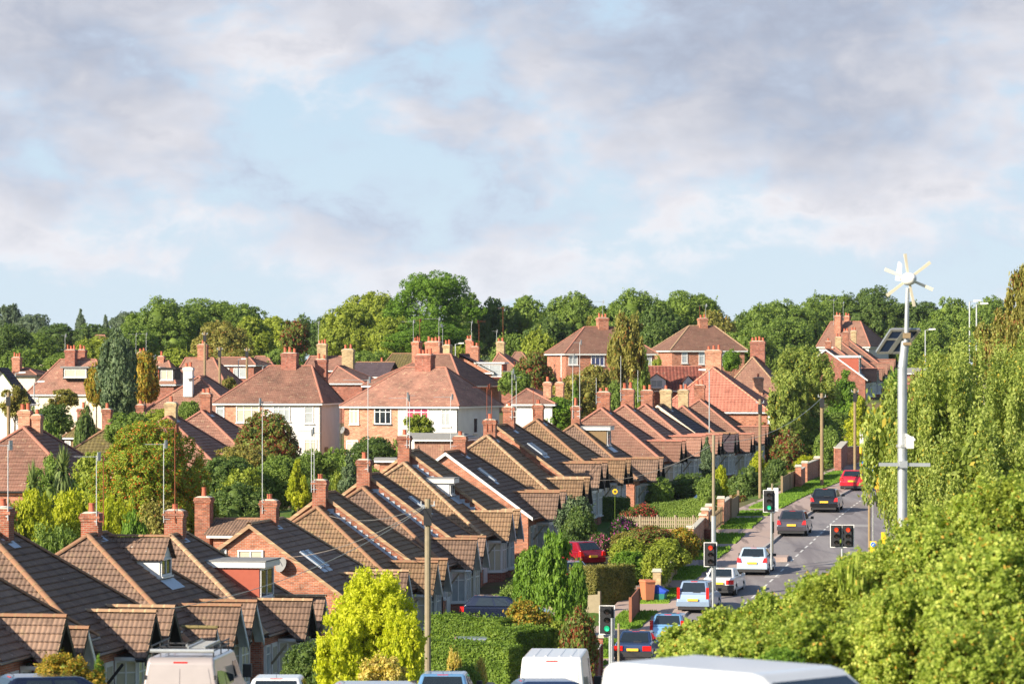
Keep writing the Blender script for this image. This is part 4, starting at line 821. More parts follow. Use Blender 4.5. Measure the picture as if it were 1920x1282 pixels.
# ------------------------------------------------------------ vegetation
def unit(a): return a/np.maximum(np.linalg.norm(a, axis=-1, keepdims=True), 1e-9)
def leafmesh(P, N, L, rng, asp=.55, tilt=.55, rnd=.75, cores=()):
    n = len(P); rv = unit(rng.normal(size=(n, 3))); a = unit(np.cross(N, rv)+N*rng.normal(size=(n, 1))*tilt); Nn = unit(N+rng.normal(size=(n, 3))*rnd*.6); b_ = unit(np.cross(a, Nn)); L = np.asarray(L).reshape(-1, 1)
    V = np.stack([P-a*L/2, P+b_*L*asp/2, P+a*L/2, P-b_*L*asp/2], 1).reshape(-1, 3); q = np.arange(4*n, dtype=np.int32)
    cv, cf = [], []
    for (c, r) in cores:
        r = r*.80
        i = 4*n+sum(len(x) for x in cv); v, f = ICO; cv.append(v*r+np.array(c)); cf.append(f+i)
    V = np.concatenate([V]+cv) if cv else V; nc = sum(len(f) for f in cf)
    me = bpy.data.meshes.new('foliage'); me.vertices.add(len(V)); me.vertices.foreach_set('co', V.astype(np.float32).ravel())
    loops = np.concatenate([q]+[f.ravel() for f in cf]) if cf else q
    me.loops.add(len(loops)); me.loops.foreach_set('vertex_index', loops.astype(np.int32)); me.polygons.add(n+nc)
    st = np.concatenate([np.arange(n)*4, 4*n+np.arange(nc)*3]); me.polygons.foreach_set('loop_start', st.astype(np.int32)); me.polygons.foreach_set('loop_total', np.concatenate([np.full(n, 4), np.full(nc, 3)]).astype(np.int32))
    me.update(calc_edges=True); return me
def _ico():
    import bmesh
    bm = bmesh.new(); bmesh.ops.create_icosphere(bm, subdivisions=2, radius=1); v = np.array([x.co[:] for x in bm.verts]); f = np.array([[x.index for x in p.verts] for p in bm.faces]); bm.free(); return v, f
ICO = _ico()
def sph(rng, n): return unit(rng.normal(size=(n, 3)))
def blobs_of(kind, rng):
    B = []
    if kind in ('broad', 'bush', 'open', 'loose'):
        nb = {'broad': 34, 'bush': 30, 'open': 24, 'loose': 46}[kind]
        d = sph(rng, nb*3); d = d[d[:, 2] > (-.75 if kind not in ('bush', 'loose') else -.5)][:nb]
        for v in d:
            rr = rng.uniform(.24, .44) if kind == 'broad' else rng.uniform(.26, .46) if kind == 'bush' else rng.uniform(.14, .30) if kind == 'loose' else rng.uniform(.16, .32)
            p = v*(1-rr)*rng.uniform(.85, 1.1); B.append((*p, rr))
        B.append((0, 0, -.1, .6)); B.append((0, 0, .1, .55))
    elif kind == 'feather':
        for k in range(95):
            v = sph(rng, 1)[0]; v[2] = v[2] if v[2] > -.6 else -v[2]; rr = rng.uniform(.09, .2); p = v*(1-rr)*rng.uniform(.55, 1.08); B.append((*p, rr))
        B.append((0, 0, -.1, .5)); B.append((0, 0, .2, .42))
    elif kind == 'cone':
        for k in range(40):
            z = rng.uniform(-1, .95); w_ = (1-(z+1)/2)**.8*.85+.07; t = rng.uniform(0, 6.28); rr = .08+.24*w_; p = max(0, w_-rr*.7); B.append((p*math.cos(t), p*math.sin(t), z*.93, rr))
        for z in np.linspace(-.9, .8, 8): B.append((0, 0, z, .5*((1-(z+1)/2)**.8)*.85+.04))
    elif kind == 'column':
        for k in range(44):
            z = rng.uniform(-1, 1); w_ = math.sqrt(max(0, 1-abs(z)**2.6))*.75+.12; t = rng.uniform(0, 6.28); rr = .14+.16*w_; p = max(0, w_-rr*.6); B.append((p*math.cos(t), p*math.sin(t), z*.9, rr))
        for z in np.linspace(-.85, .8, 8): B.append((0, 0, z, .6*math.sqrt(max(0, 1-abs(z)**2.6))))
    elif kind == 'layer':
        for z, w_ in ((-.7, .75), (-.45, .95), (-.15, .9), (.15, .95), (.42, .85), (.68, .72), (.84, .5)):
            for k in range(9):
                t = rng.uniform(0, 6.28); p = w_*rng.uniform(.35, .9); B.append((p*math.cos(t), p*math.sin(t), z+rng.uniform(-.06, .06), rng.uniform(.14, .26)))
        B.append((0, 0, -.1, .5))
    return np.array(B)
PROTO = {}
def proto(kind, lr, seed):
    k = (kind, lr, seed)
    if k in PROTO: return PROTO[k]
    rng = np.random.default_rng(hash((kind, int(lr*1000), seed)) % 2**31 if 0 else int(lr*1000)*31+seed*7+len(kind)*101); asp = .55
    if kind == 'weep':
        ns = int(60/lr*.40); P = []; N = []
        d = sph(rng, ns*2); d = d[d[:, 2] > -.25][:ns]
        # arching boughs carry the strands: group strand heads into clumps
        cl = sph(rng, 34); cl = cl[cl[:, 2] > -.3]
        for v in d:
            c = cl[np.argmax(cl@v)]; hd = unit(v*.30+c*.85)*rng.uniform(.60, 1.04); ln = rng.uniform(.45, 1.35)*(.7 if hd[2] < 0 else 1); m_ = max(5, int(ln/(lr*.36)))
            t = np.linspace(0, 1, m_); out = unit(np.array([hd[0], hd[1], 0.001])); x = hd[None]+out[None]*(.10*t[:, None]**.5)-np.array([0, 0, 1])[None]*(ln*t[:, None])+rng.normal(size=(m_, 3))*lr*.75
            P.append(x); N.append(unit(out[None]+rng.normal(size=(m_, 3))*.55+np.array([0, 0, .25])))
        P = np.concatenate(P); N = np.concatenate(N); P[:, 2] = np.maximum(P[:, 2], -1.05-rng.uniform(0, .1, len(P))); L = lr*rng.uniform(.8, 1.5, len(P))
        q = sph(rng, 2600)*rng.uniform(0, .72, (2600, 1)); q[:, 2] -= .1; P = np.concatenate([P, q]); N = np.concatenate([N, sph(rng, 2600)]); L = np.concatenate([L, np.full(2600, lr*2.4)])
        me = leafmesh(P, N, L, rng, .62, .5, 1.1)
    elif kind == 'cordy':
        P = []; N = []; import itertools
        V = []; Fc = []; heads = [(0, 0, .55, .45), (.42, .1, .05, .34), (-.45, -.05, -.15, .36), (.1, -.35, -.3, .32), (-.1, .3, .2, .34)]
        for hx, hy, hz, hr in heads:
            for k in range(240):
                v = sph(rng, 1)[0]; v[2] = v[2]*.75+.15; v = unit(v); ln = hr*rng.uniform(.8, 1.15); s_ = unit(np.cross(v, [0, 0, 1.001])); w_ = .045; i = len(V)
                q0 = np.array([hx, hy, hz]); q1 = q0+v*ln*.6; q2 = q0+v*ln-np.array([0, 0, 1])*ln*.28*(1-v[2])
                V += [q0-s_*w_, q0+s_*w_, q1+s_*w_, q1-s_*w_, q2]; Fc += [(i, i+1, i+2, i+3), (i+3, i+2, i+4)]
        me = bpy.data.meshes.new('foliage'); me.from_pydata([tuple(map(float, v)) for v in V], [], Fc)
    else:
        B = blobs_of(kind, rng); area = (4*math.pi*B[:, 3]**2); cov = {'open': .9, 'broad': 1.5, 'bush': 1.6, 'cone': 1.7, 'column': 1.7, 'layer': 1.1, 'feather': 1.25, 'loose': 1.15}[kind]
        tot = area.sum()*.55; n = int(cov*tot/(.5*asp*lr*lr)); n = min(n, 130000); pick = rng.choice(len(B), n, p=area/area.sum()); c = B[pick, :3]; r = B[pick, 3:4]; v = sph(rng, n)
        # leaf clumps inside every blob
        cl = unit(rng.normal(size=(len(B)*14, 3))).reshape(len(B), 14, 3)[pick]; dt = (cl*v[:, None]).sum(2); best = dt.argmax(1); cv = cl[np.arange(n), best]; v = unit(v+cv*.55); bump = (np.maximum(0, dt.max(1))**3)[:, None]
        P = c+v*r*(rng.uniform(.72, 1.0, (n, 1))+.16*bump)
        keep = np.ones(n, bool)
        for (x, y, z, rr) in B:
            dd = np.linalg.norm(P-np.array([x, y, z]), axis=1); keep &= ~(dd < rr*.66)
        P, v, c = P[keep], v[keep], c[keep]; N = unit(v+unit(P)*.35+np.array([0, 0, .15]))
        if kind in ('bush', 'broad', 'open', 'feather', 'loose'):  # shoots that break the outline
            m_ = {'bush': 190, 'feather': 420, 'loose': 520}.get(kind, 90); idx = rng.choice(len(P), m_)
            for i in idx:
                q = P[i]; dr = unit(N[i]+rng.normal(size=3)*.35+np.array([0, 0, .5])); ln = rng.uniform(.08, .22)*(1 if kind in ('bush', 'loose') else .6); k2 = int(ln/(lr*.30))+2; t = np.linspace(0, 1, k2)[:, None]
                P = np.concatenate([P, q+dr*t*ln+rng.normal(size=(k2, 3))*lr*.4]); N = np.concatenate([N, unit(rng.normal(size=(k2, 3))+dr*.3)])
        L = lr*rng.uniform(.65, 1.3, len(P)); cores = [((x, y, z), rr*.66) for x, y, z, rr in B]
        if lr < .05 or kind in ('open', 'feather', 'bush', 'loose'):
            k3 = 5000; pk = rng.choice(len(B), k3, p=area/area.sum()); q = B[pk, :3]+sph(rng, k3)*B[pk, 3:4]*rng.uniform(0, .62, (k3, 1)); P = np.concatenate([P, q]); N = np.concatenate([N, sph(rng, k3)]); L = np.concatenate([L, np.full(k3, max(lr*2.2, .06))]); cores = ()
        me = leafmesh(P, N, L, rng, .8 if kind == 'loose' else asp, .55, 1.0 if kind == 'loose' else .75, cores)
    PROTO[k] = me; return me
TRUNK = {}
def trunk_mesh(seed, limbs=5, split=.45):
    k = (seed, limbs, split)
    if k in TRUNK: return TRUNK[k]
    rr = random.Random(seed); m = MB(); p = Vector((0, 0, -.15)); r = .06
    pts = [p]
    for i in range(5): pts.append(Vector((rr.uniform(-.03, .03), rr.uniform(-.03, .03), -.05+.2*(i+1))))
    for i, (a, c) in enumerate(zip(pts, pts[1:])): m.tube(a, c, r*(1-i*.15), r*(1-(i+1)*.15), 8, cap=False)
    for k2 in range(limbs):
        a = Vector((0, 0, rr.uniform(split, .72))); t = rr.uniform(0, 6.28); c = a+Vector((math.cos(t)*.16, math.sin(t)*.16, rr.uniform(.08, .16))); e = c+Vector((math.cos(t)*.10, math.sin(t)*.10, rr.uniform(.05, .10)))
        m.tube(a, c, r*.38, r*.22, 6, cap=False); m.tube(c, e, r*.22, r*.08, 5, cap=False)
    o = m.build('trunk', BARK); me = o.data; bpy.data.objects.remove(o); TRUNK[k] = me; return me
LRS = (.022, .03, .04, .052, .07, .095, .13)
vc = 0
def V(kind, px, yt, yb, wpx, d, mt, label, cat='tree', name=None, group=None, leafpx=None, trunk=True, bark=None, dep=1.0, lift=None, rot=None, seed=None, tr_w=1.0, crownname='crown', rnd_=False):
    """plant whose crown fills a pixel box at distance d, standing on the ground there"""
    global vc; vc += 1
    s = F/d; X = (px-960)/s; gz = G(X, d); zt = (HY-yt)/s; zb = (HY-yb)/s; rx = wpx/2/s
    if cat in ('shrub', 'bush'): trunk = False
    if not trunk or zb < gz+.15: zb = min(zb, gz+.05) if not trunk else max(min(zb, zt-.4*(zt-gz)), gz+.1)
    if lift is not None: zb = gz+lift
    if rnd_: zb = zt-rx*1.7
    nm = name or {'tree': 'tree', 'shrub': 'shrub', 'bush': 'bush'}.get(cat, cat.replace(' ', '_'))
    e = empty(nm, (X, d, gz), 0, label, cat, group)
    lp = leafpx or (5.2 if d < 150 else 4.6 if d < 260 else 4.4)
    lr = min(LRS, key=lambda q: abs(q-lp/s/max(rx, .01)))
    if kind == 'cordy': lr = .05
    me = proto(kind, lr, (seed if seed is not None else vc) % (3 if lr > .03 else 1)).copy() if 0 else proto(kind, lr, (seed if seed is not None else vc) % (3 if lr > .03 else 1))
    if not me.materials: me.materials.append(mt)
    o = bpy.data.objects.new(crownname, me); col.objects.link(o); o.parent = e; o.location = (0, 0, (zt+zb)/2-gz); o.scale = (rx, rx*dep, (zt-zb)/2); o.rotation_euler[2] = rot if rot is not None else vc*2.399
    o.material_slots[0].link = 'OBJECT'; o.material_slots[0].material = mt
    tm = trunk_mesh(vc % 4); t = bpy.data.objects.new('trunk', tm); col.objects.link(t); t.parent = e; hgt = (zt+zb)/2-gz+(zt-zb)*.25; tw_ = min(hgt*.9, rx*1.5)*tr_w; t.scale = (tw_, tw_, hgt); t.location = (0, 0, 0)
    t.material_slots[0].link = 'OBJECT'; t.material_slots[0].material = bark or BARK
    return e
def hedge(pa, pb, wd, ht, mt, label, top=0, l=.105, name='hedge', cat='hedge', group=None, z0=None, dens=1.7, core=None):
    """clipped hedge from a to b: pa=(px,d)"""
    A = Vector(((pa[0]-960)/F*pa[1], pa[1], 0)); Bp = Vector(((pb[0]-960)/F*pb[1], pb[1], 0)); u = Bp-A; Ln = u.length; u.normalize(); v = Vector((-u.y, u.x, 0)); c = (A+Bp)/2
    g0, g1 = G(A.x, A.y), G(Bp.x, Bp.y); rng = np.random.default_rng(int(abs(pa[0])*7+pa[1])); S = []
    def face(n_, f): S.append((n_, f))
    areas = [Ln*ht, Ln*ht, wd*ht, wd*ht, Ln*wd]; P = []; N = []
    for k, a in enumerate(areas):
        n_ = int(dens*a/(.27*l*l)); s_ = rng.uniform(0, 1, n_); t_ = rng.uniform(0, 1, n_)
        if k < 2: q = np.stack([s_*Ln, np.full(n_, wd/2*(1 if k else -1)), t_*ht], 1); nn = np.array([0, 1 if k else -1, .15])
        elif k < 4: q = np.stack([np.full(n_, 0 if k == 2 else Ln), (s_-.5)*wd, t_*ht], 1); nn = np.array([1 if k == 3 else -1, 0, .15])
        else: q = np.stack([s_*Ln, (t_-.5)*wd, np.full(n_, ht)], 1); nn = np.array([0, 0, 1.])
        off = rng.uniform(-.08, .03, (n_, 1))+.05*np.sin(q[:, :1]*2.3+q[:, 2:3]*3+k)*np.cos(q[:, 1:2]*3+q[:, 2:3]*2.1); q = q+nn[None]*off; P.append(q); N.append(np.repeat(nn[None], n_, 0))
    n_ = int(Ln*wd*40); q = np.stack([rng.uniform(0, Ln, n_), rng.uniform(-wd/2, wd/2, n_), ht+rng.uniform(0, .13, n_)+top*rng.uniform(0, 1, n_)], 1); P.append(q); N.append(unit(rng.normal(size=(n_, 3))))
    P = np.concatenate(P); N = np.concatenate(N); tt = P[:, 0:1]/Ln; W3 = np.array(A)[None]*(1-0)+np.array(u)[None]*P[:, 0:1]+np.array(v)[None]*P[:, 1:2]; W3[:, 2] = P[:, 2]+(g0*(1-tt)+g1*tt)[:, 0]; Nw = np.array(u)[None]*N[:, 0:1]+np.array(v)[None]*N[:, 1:2]+np.array([0, 0, 1])[None]*N[:, 2:3]
    loc = np.array([c.x, c.y, (g0+g1)/2]); me = leafmesh(W3-loc, unit(Nw), l*rng.uniform(.7, 1.3, len(P)), rng, .6, .5, .8); me.materials.append(mt)
    o = bpy.data.objects.new(name, me); col.objects.link(o); o.location = loc; tag(o, label, cat, group)
    m = MB(); i = .09; U = u*(Ln/2-i); Vv = v*(wd/2-i); dz = (g1-g0)/2; b0 = -.3
    m.hexa([(-U.x-Vv.x, -U.y-Vv.y, b0-dz), (U.x-Vv.x, U.y-Vv.y, b0+dz), (U.x+Vv.x, U.y+Vv.y, b0+dz), (-U.x+Vv.x, -U.y+Vv.y, b0-dz), (-U.x-Vv.x, -U.y-Vv.y, ht-i-dz), (U.x-Vv.x, U.y-Vv.y, ht-i+dz), (U.x+Vv.x, U.y+Vv.y, ht-i+dz), (-U.x+Vv.x, -U.y+Vv.y, ht-i-dz)]); m.build('hedge_core', core or mt, o)
    return o
# skyline, left to right
sk = 'broad trees along the skyline wood'
for a in (('open', 15, 568, 650, 62, 820, FHZ, 'hazy loose tree at the left end of the skyline'), ('broad', 68, 590, 660, 66, 800, FHZ, 'rounded blue-green tree, second from the left on the skyline'),
          ('cone', 151, 577, 640, 34, 780, FHZ, 'dark conifer spire, the larger one on the left skyline'), ('cone', 198, 589, 640, 28, 800, FHZ, 'smaller conifer spire on the left skyline'),
          ('broad', 243, 585, 650, 56, 780, FHZ, 'bluish tree just left of the tall green wood'), ('broad', 108, 604, 665, 64, 700, FD, 'dark tree below the larger conifer spire'), ('broad', 176, 606, 670, 70, 700, FD, 'low dark tree below the smaller conifer spire'),
          ('broad', 8, 604, 700, 78, 520, FD, 'dense dark green tree against the left picture edge'), ('broad', 65, 625, 690, 80, 560, FG, 'green tree behind the pale warehouse'), ('bush', 120, 662, 705, 80, 440, FG, 'bushy green growth behind the streaky roof'), ('broad', 186, 628, 700, 76, 520, FY, 'light green tree behind the cypress'),
          ('broad', 303, 556, 700, 112, 520, FG, 'tall round green tree where the wood begins on the left'), ('broad', 382, 553, 690, 108, 530, FG, 'tallest dome of the left wood'), ('broad', 455, 566, 690, 78, 530, FG, 'narrower dome right of the tallest in the left wood'), ('broad', 250, 606, 700, 70, 470, FG, 'green tree filling the left flank of the wood'),
          ('broad', 415, 598, 700, 82, 470, FO, 'olive tree standing in front of the left wood'), ('broad', 470, 595, 700, 66, 480, FY, 'light green tree in front of the left wood'), ('broad', 518, 590, 690, 72, 500, FY, 'yellow-green tree left of the reddish one'), ('broad', 570, 590, 680, 40, 640, FD, 'distant dark dome behind the reddish tree'), ('open', 556, 597, 680, 64, 470, FRB, 'reddish brown tinged tree in the dip of the wood'),
          ('broad', 615, 590, 690, 56, 560, FD, 'dark tree right of the dip in the skyline'), ('broad', 655, 566, 700, 84, 500, FY, 'pale yellow-green tree right of the dip in the skyline'), ('broad', 700, 543, 690, 96, 520, FY, 'tall light green tree left of the layered one'), ('broad', 735, 590, 690, 66, 470, FY, 'bright leafy tree in front of the layered one'),
          ('layer', 812, 518, 680, 150, 510, FB, 'tallest skyline tree with spreading horizontal layers'), ('broad', 878, 552, 680, 60, 530, FD, 'dark tree at the right shoulder of the layered one'), ('broad', 800, 600, 680, 150, 470, FB, 'low spreading green tree below the layered one'),
          ('broad', 928, 557, 680, 60, 515, FD, 'dark olive tree with a flat top in mid skyline'), ('broad', 985, 557, 680, 70, 520, FG, 'green tree between the flat-topped and the round one'), ('broad', 1072, 551, 680, 94, 530, FG, 'round tree left of the hill houses'), ('broad', 1028, 592, 690, 70, 500, FD, 'dark low tree behind the first hill house'),
          ('broad', 1122, 592, 680, 60, 500, FO, 'olive tree just left of the hill house chimney'), ('broad', 1185, 542, 690, 116, 500, FG, 'large oak between the two hill house chimneys, left one'), ('broad', 1282, 538, 690, 112, 510, FG, 'large oak between the two hill house chimneys, right one'), ('broad', 1232, 575, 690, 70, 480, FD, 'dark tree in the gap between the hill houses'),
          ('broad', 1340, 578, 690, 66, 490, FO, 'ochre tinged tree right of the second hill chimney'), ('broad', 1375, 600, 700, 64, 500, FG, 'tree at the low point right of the hill houses'), ('broad', 1402, 582, 690, 44, 700, FD, 'distant dark hump at the low point of the skyline'),
          ('broad', 1432, 572, 700, 86, 560, FG, 'green tree left of the far rooftops'), ('broad', 1490, 554, 700, 104, 590, FG, 'broad green tree behind the far aerials'), ('broad', 1562, 548, 690, 104, 600, FG, 'tree directly above the far twin chimneys'), ('broad', 1638, 536, 690, 120, 600, FD, 'highest tree behind the wind turbine'), ('broad', 1716, 560, 690, 100, 600, FD, 'dark tree right of the turbine pole'),
          ('broad', 1400, 615, 720, 90, 470, FG, 'green tree behind the four-pot chimney'), ('broad', 1470, 600, 720, 100, 540, FG, 'tree behind the birch crown'), ('broad', 1790, 556, 690, 70, 560, FG, 'tree behind the pair of tall street lamps'), ('broad', 1742, 598, 720, 90, 540, FG, 'lower tree behind the short right-hand lamp'), ('broad', 1858, 560, 700, 100, 520, FG, 'tree behind the weeping birches, right'), ('broad', 1690, 625, 730, 80, 560, FD, 'dark tree low behind the solar panel')):
    a = list(a)
    if a[0] == 'broad': a[4] *= 1.42
    if a[0] == 'layer': a[4] *= 1.35
    V(*a, group=sk)
# undergrowth at the foot of the wood
for i, (px, yt, w_, d, mt, lb) in enumerate(((40, 655, 110, 450, FG, 'far left, below the warehouse'), (225, 650, 90, 455, FY, 'left of the hidden twin chimneys'), (330, 655, 100, 450, FY, 'behind the single tall chimney'), (440, 655, 130, 455, FO, 'behind the garden poles'), (530, 655, 110, 450, FG, 'behind the chimney of the left pair'), (690, 650, 120, 450, FG, 'behind the slate roof'),
          (960, 628, 90, 455, FG, 'right of the pale two-pot chimney'), (1010, 622, 90, 450, FY, 'beside the first hill house'), (1440, 650, 110, 470, FG, 'left of the birch crown'), (1760, 665, 120, 480, FY, 'right of the short street lamp'), (1700, 690, 90, 430, FB, 'behind the grey flat roof'), (850, 640, 110, 455, FY, 'behind the brick dormer gable'), (1360, 640, 60, 445, FO, 'under the ochre tree'))):
    V('bush', px, yt, yt+60, w_, d, mt, 'low bushy growth at the foot of the wood, '+lb, 'bush', group='undergrowth below the skyline wood', trunk=False)
# gardens, left part
V('column', 219, 634, 805, 84, 322, FBC, 'tall dark blue-green cypress tower left of centre', 'cypress'); V('broad', 181, 680, 770, 46, 330, FOC, 'golden brown tree left of the tall cypress'); V('broad', 272, 655, 770, 56, 338, FOC, 'orange-yellow tree right of the tall cypress', )
V('broad', 100, 755, 825, 84, 290, FD, 'dark green garden tree left of the cypress foot'); V('open', 118, 728, 775, 62, 320, FO, 'thin olive tree in front of the streaky roof'); V('open', 28, 722, 790, 60, 300, FO, 'bare-looking olive tree by the left edge'); V('bush', 70, 757, 810, 60, 310, FG, 'green shrub below the white gable-ended house', 'shrub', trunk=False)
V('broad', 160, 760, 830, 50, 300, FD, 'dark shrub at the foot of the cypress', 'shrub'); V('broad', 355, 750, 800, 44, 300, FG, 'green tree beside the red gable roof'); V('open', 430, 705, 750, 34, 360, FO, 'yellowish sapling between the poles and the left pair'); V('broad', 300, 765, 812, 90, 290, FY, 'light green tree behind the berry tree')
V('broad', 285, 790, 1010, 220, 205, FRW, 'large berry-laden tree speckled with orange fruit', leafpx=4.6); V('broad', 245, 770, 850, 110, 235, FG, 'green tree overlapping the berry tree at its upper left')
V('cordy', 118, 828, 900, 96, 186, FCY, 'taller spiky cabbage palm in front of the large red roof', 'cabbage palm', name='cabbage_palm', leafpx=8, lift=1.6); V('cordy', 62, 860, 915, 84, 185, FCY, 'lower spiky cabbage palm left of the taller one', 'cabbage palm', name='cabbage_palm', lift=.7)
V('bush', 60, 917, 1050, 150, 176, FGO, 'golden cypress mound by the left edge chimney', 'cypress', trunk=False, dep=.8); V('bush', 205, 910, 1030, 130, 178, FGO, 'golden cypress mound between the two slim chimneys', 'cypress', trunk=False, dep=.8); V('bush', 132, 922, 1045, 150, 179, FGO, 'golden cypress mound in the middle of the yellow screen', 'cypress', trunk=False, dep=.8); V('bush', 250, 965, 1020, 84, 162, FB, 'neat dome-shaped green bush beside the slim chimney', 'bush', trunk=False, leafpx=4.2)
V('bush', 102, 965, 1030, 112, 168, FG, 'dark green laurel in front of the golden cypresses', 'bush', trunk=False); V('bush', 15, 945, 1010, 70, 175, FRB, 'reddish shrub behind the chimney at the left edge', 'shrub', trunk=False)
V('broad', 503, 772, 905, 128, 262, FRB, 'rounded garden tree with reddish berries before the left pair'); V('broad', 420, 850, 975, 150, 222, FD, 'dark mass of ivy-green foliage left of the golden conifer'); V('broad', 455, 830, 920, 120, 240, FO, 'olive shrub tree below the rounded garden tree'); V('broad', 590, 845, 920, 120, 240, FG, 'green shrub behind the golden conifer', 'shrub'); V('broad', 640, 838, 900, 90, 250, FG, 'dark shrub right of the golden conifer', 'shrub')
V('broad', 520, 850, 970, 120, 225, FG, 'green tree between the dark mass and the golden conifer'); V('cone', 558, 858, 942, 52, 216, FGO, 'golden conifer in the centre left gardens', 'conifer'); V('cone', 654, 848, 918, 48, 214, FBC, 'blue-green conifer right of the golden one', 'conifer'); V('bush', 632, 885, 922, 26, 215, FY, 'small yellow shrub between the two conifers', 'shrub', trunk=False)
V('broad', 698, 816, 880, 84, 262, FD, 'dark climber-covered arch before the red-blind pair', 'climber', name='climber'); V('broad', 742, 825, 880, 60, 262, FG, 'green shrub at the foot of the brick half house', 'shrub'); V('open', 783, 775, 830, 62, 270, FY, 'thin leafed sapling before the white house wall'); V('broad', 345, 885, 960, 90, 215, FRW, 'right-hand lobe of fruiting shrubs behind the single brick chimney', 'shrub')
V('broad', 450, 900, 990, 150, 215, FD, 'dark ivy bank above the brown outbuilding', 'ivy', name='ivy', trunk=False)
V('bush', 300, 940, 1010, 110, 200, FO, 'tangled olive shrub under the berry tree', 'shrub'); V('bush', 375, 930, 1000, 100, 207, FY, 'light green shrub behind the tallest brick stack', 'shrub'); V('bush', 470, 960, 1000, 120, 208, FG, 'green shrub behind the outbuilding ridge', 'shrub'); V('bush', 590, 900, 960, 90, 222, FD, 'dark bush beside the golden conifer foot', 'shrub'); V('bush', 700, 880, 930, 90, 245, FG, 'green bush behind the moulded chimneys', 'shrub'); V('broad', 100, 850, 950, 110, 205, FG, 'green shrub mass behind the spiky palms', 'shrub'); V('broad', 180, 850, 930, 110, 215, FY, 'light green shrub right of the spiky palms', 'shrub'); V('broad', 90, 785, 830, 60, 250, FG, 'green tree behind the cream chimney', 'shrub'); V('broad', 240, 800, 860, 80, 250, FG, 'green shrub left of the slim brick chimney', 'shrub'); V('broad', 460, 880, 960, 110, 218, FY, 'yellow-green shrub in the garden hollow', 'shrub')
# gardens, middle
V('broad', 1000, 655, 760, 82, 362, FRB, 'loose reddish green tree left of the first hill house'); V('broad', 965, 690, 750, 64, 350, FG, 'green tree right of the brown hipped roof'); V('feather', 1175, 578, 760, 76, 350, FO, 'tall wispy grey-green tree before the hill house', bark=BARKP); V('broad', 1110, 680, 790, 90, 330, FO, 'yellowish tree below the hill house windows'); V('broad', 1075, 700, 800, 90, 325, FO, 'olive tree behind the very tall chimney pair')
V('broad', 1045, 745, 820, 80, 302, FB, 'bright green conifer hedge tree right of the tall chimney pair', 'conifer', name='conifer'); V('column', 1152, 720, 790, 40, 320, FG, 'slim green conifer behind the broad chimney'); V('cone', 1078, 712, 800, 30, 310, FB, 'narrow bright conifer by the tall chimneys', 'conifer'); V('broad', 1200, 640, 740, 40, 355, FG, 'dark bush right of the wispy tree', 'bush'); V('bush', 1230, 665, 700, 36, 395, FY, 'yellow-green shrub between the hill houses', 'shrub')
V('broad', 1372, 655, 700, 36, 370, FB, 'small bright green tree between two chimney stacks'); V('broad', 965, 745, 800, 46, 330, FY, 'yellow-green shrub beside the white gable', 'shrub'); V('bush', 1140, 690, 790, 60, 345, FO, 'scrub below the wispy tree', 'bush')
# birch and trees along the far street
V('feather', 1505, 640, 815, 140, 345, FW, 'large airy birch at the head of the street', 'birch', name='birch', bark=BARKP, leafpx=4.2); V('feather', 1480, 690, 840, 90, 340, FW, 'smaller olive birch leaning against the large airy one', 'birch', name='birch', bark=BARKP, leafpx=4.2); V('broad', 1520, 770, 870, 120, 345, FG, 'dark green tree under the airy birch')
V('cone', 1585, 690, 800, 92, 372, FB, 'bright green conifer right of the airy birch', 'conifer'); V('cone', 1612, 740, 880, 84, 360, FGO, 'yellow-green conifer behind the wooden pole', 'conifer'); V('broad', 1575, 770, 880, 90, 365, FG, 'green tree beneath the bright conifer'); V('broad', 1478, 808, 880, 66, 318, FRB, 'brownish garden shrub behind the street poles', 'shrub'); V('column', 1553, 806, 885, 56, 310, FG, 'rounded dark conifer by the upper red wall', 'conifer')
V('bush', 1517, 852, 890, 56, 292, FGO, 'bright yellow clipped shrub above the brick pier', 'shrub', trunk=False); V('broad', 1530, 865, 905, 60, 300, FG, 'green shrub beside the yellow clipped one', 'shrub'); V('broad', 1455, 858, 925, 44, 285, FD, 'dark shrub beside the timber fence', 'shrub'); V('cone', 1424, 842, 912, 66, 290, FGO, 'golden green conifer behind the tall pole', 'conifer')
V('broad', 1404, 872, 960, 82, 258, FD, 'large dark green shrub right of the column conifer', 'shrub'); V('column', 1352, 878, 958, 36, 262, FGO, 'pale golden conifer next to the lamp column', 'conifer'); V('cone', 1326, 816, 890, 38, 282, FBC, 'slim dark column conifer before the black gables', 'conifer'); V('broad', 1290, 885, 945, 96, 268, FD, 'dark shrub mass before the upper bungalows', 'shrub'); V('broad', 1235, 892, 945, 60, 262, FG, 'dark green shrub at the hedge end', 'shrub')
V('broad', 1378, 925, 975, 60, 248, FRB, 'brownish shrub behind the lamp column', 'shrub'); V('broad', 1330, 890, 945, 50, 260, FG, 'leafy shrub behind the pale car roof', 'shrub'); V('bush', 1440, 905, 945, 50, 262, FD, 'dark hedge shrub beside the path', 'shrub', trunk=False); V('bush', 1490, 880, 905, 50, 300, FY, 'yellow-green shrub beside the pier', 'shrub', trunk=False); V('bush', 1560, 870, 905, 40, 302, FD, 'dark shrub at the wall end', 'shrub', trunk=False)
V('broad', 1440, 790, 850, 60, 345, FRB, 'reddish shrub beside the white bay window', 'shrub')
V('broad', 1130, 905, 945, 30, 262, FRE, 'tiny red shrub', 'shrub') if 0 else None
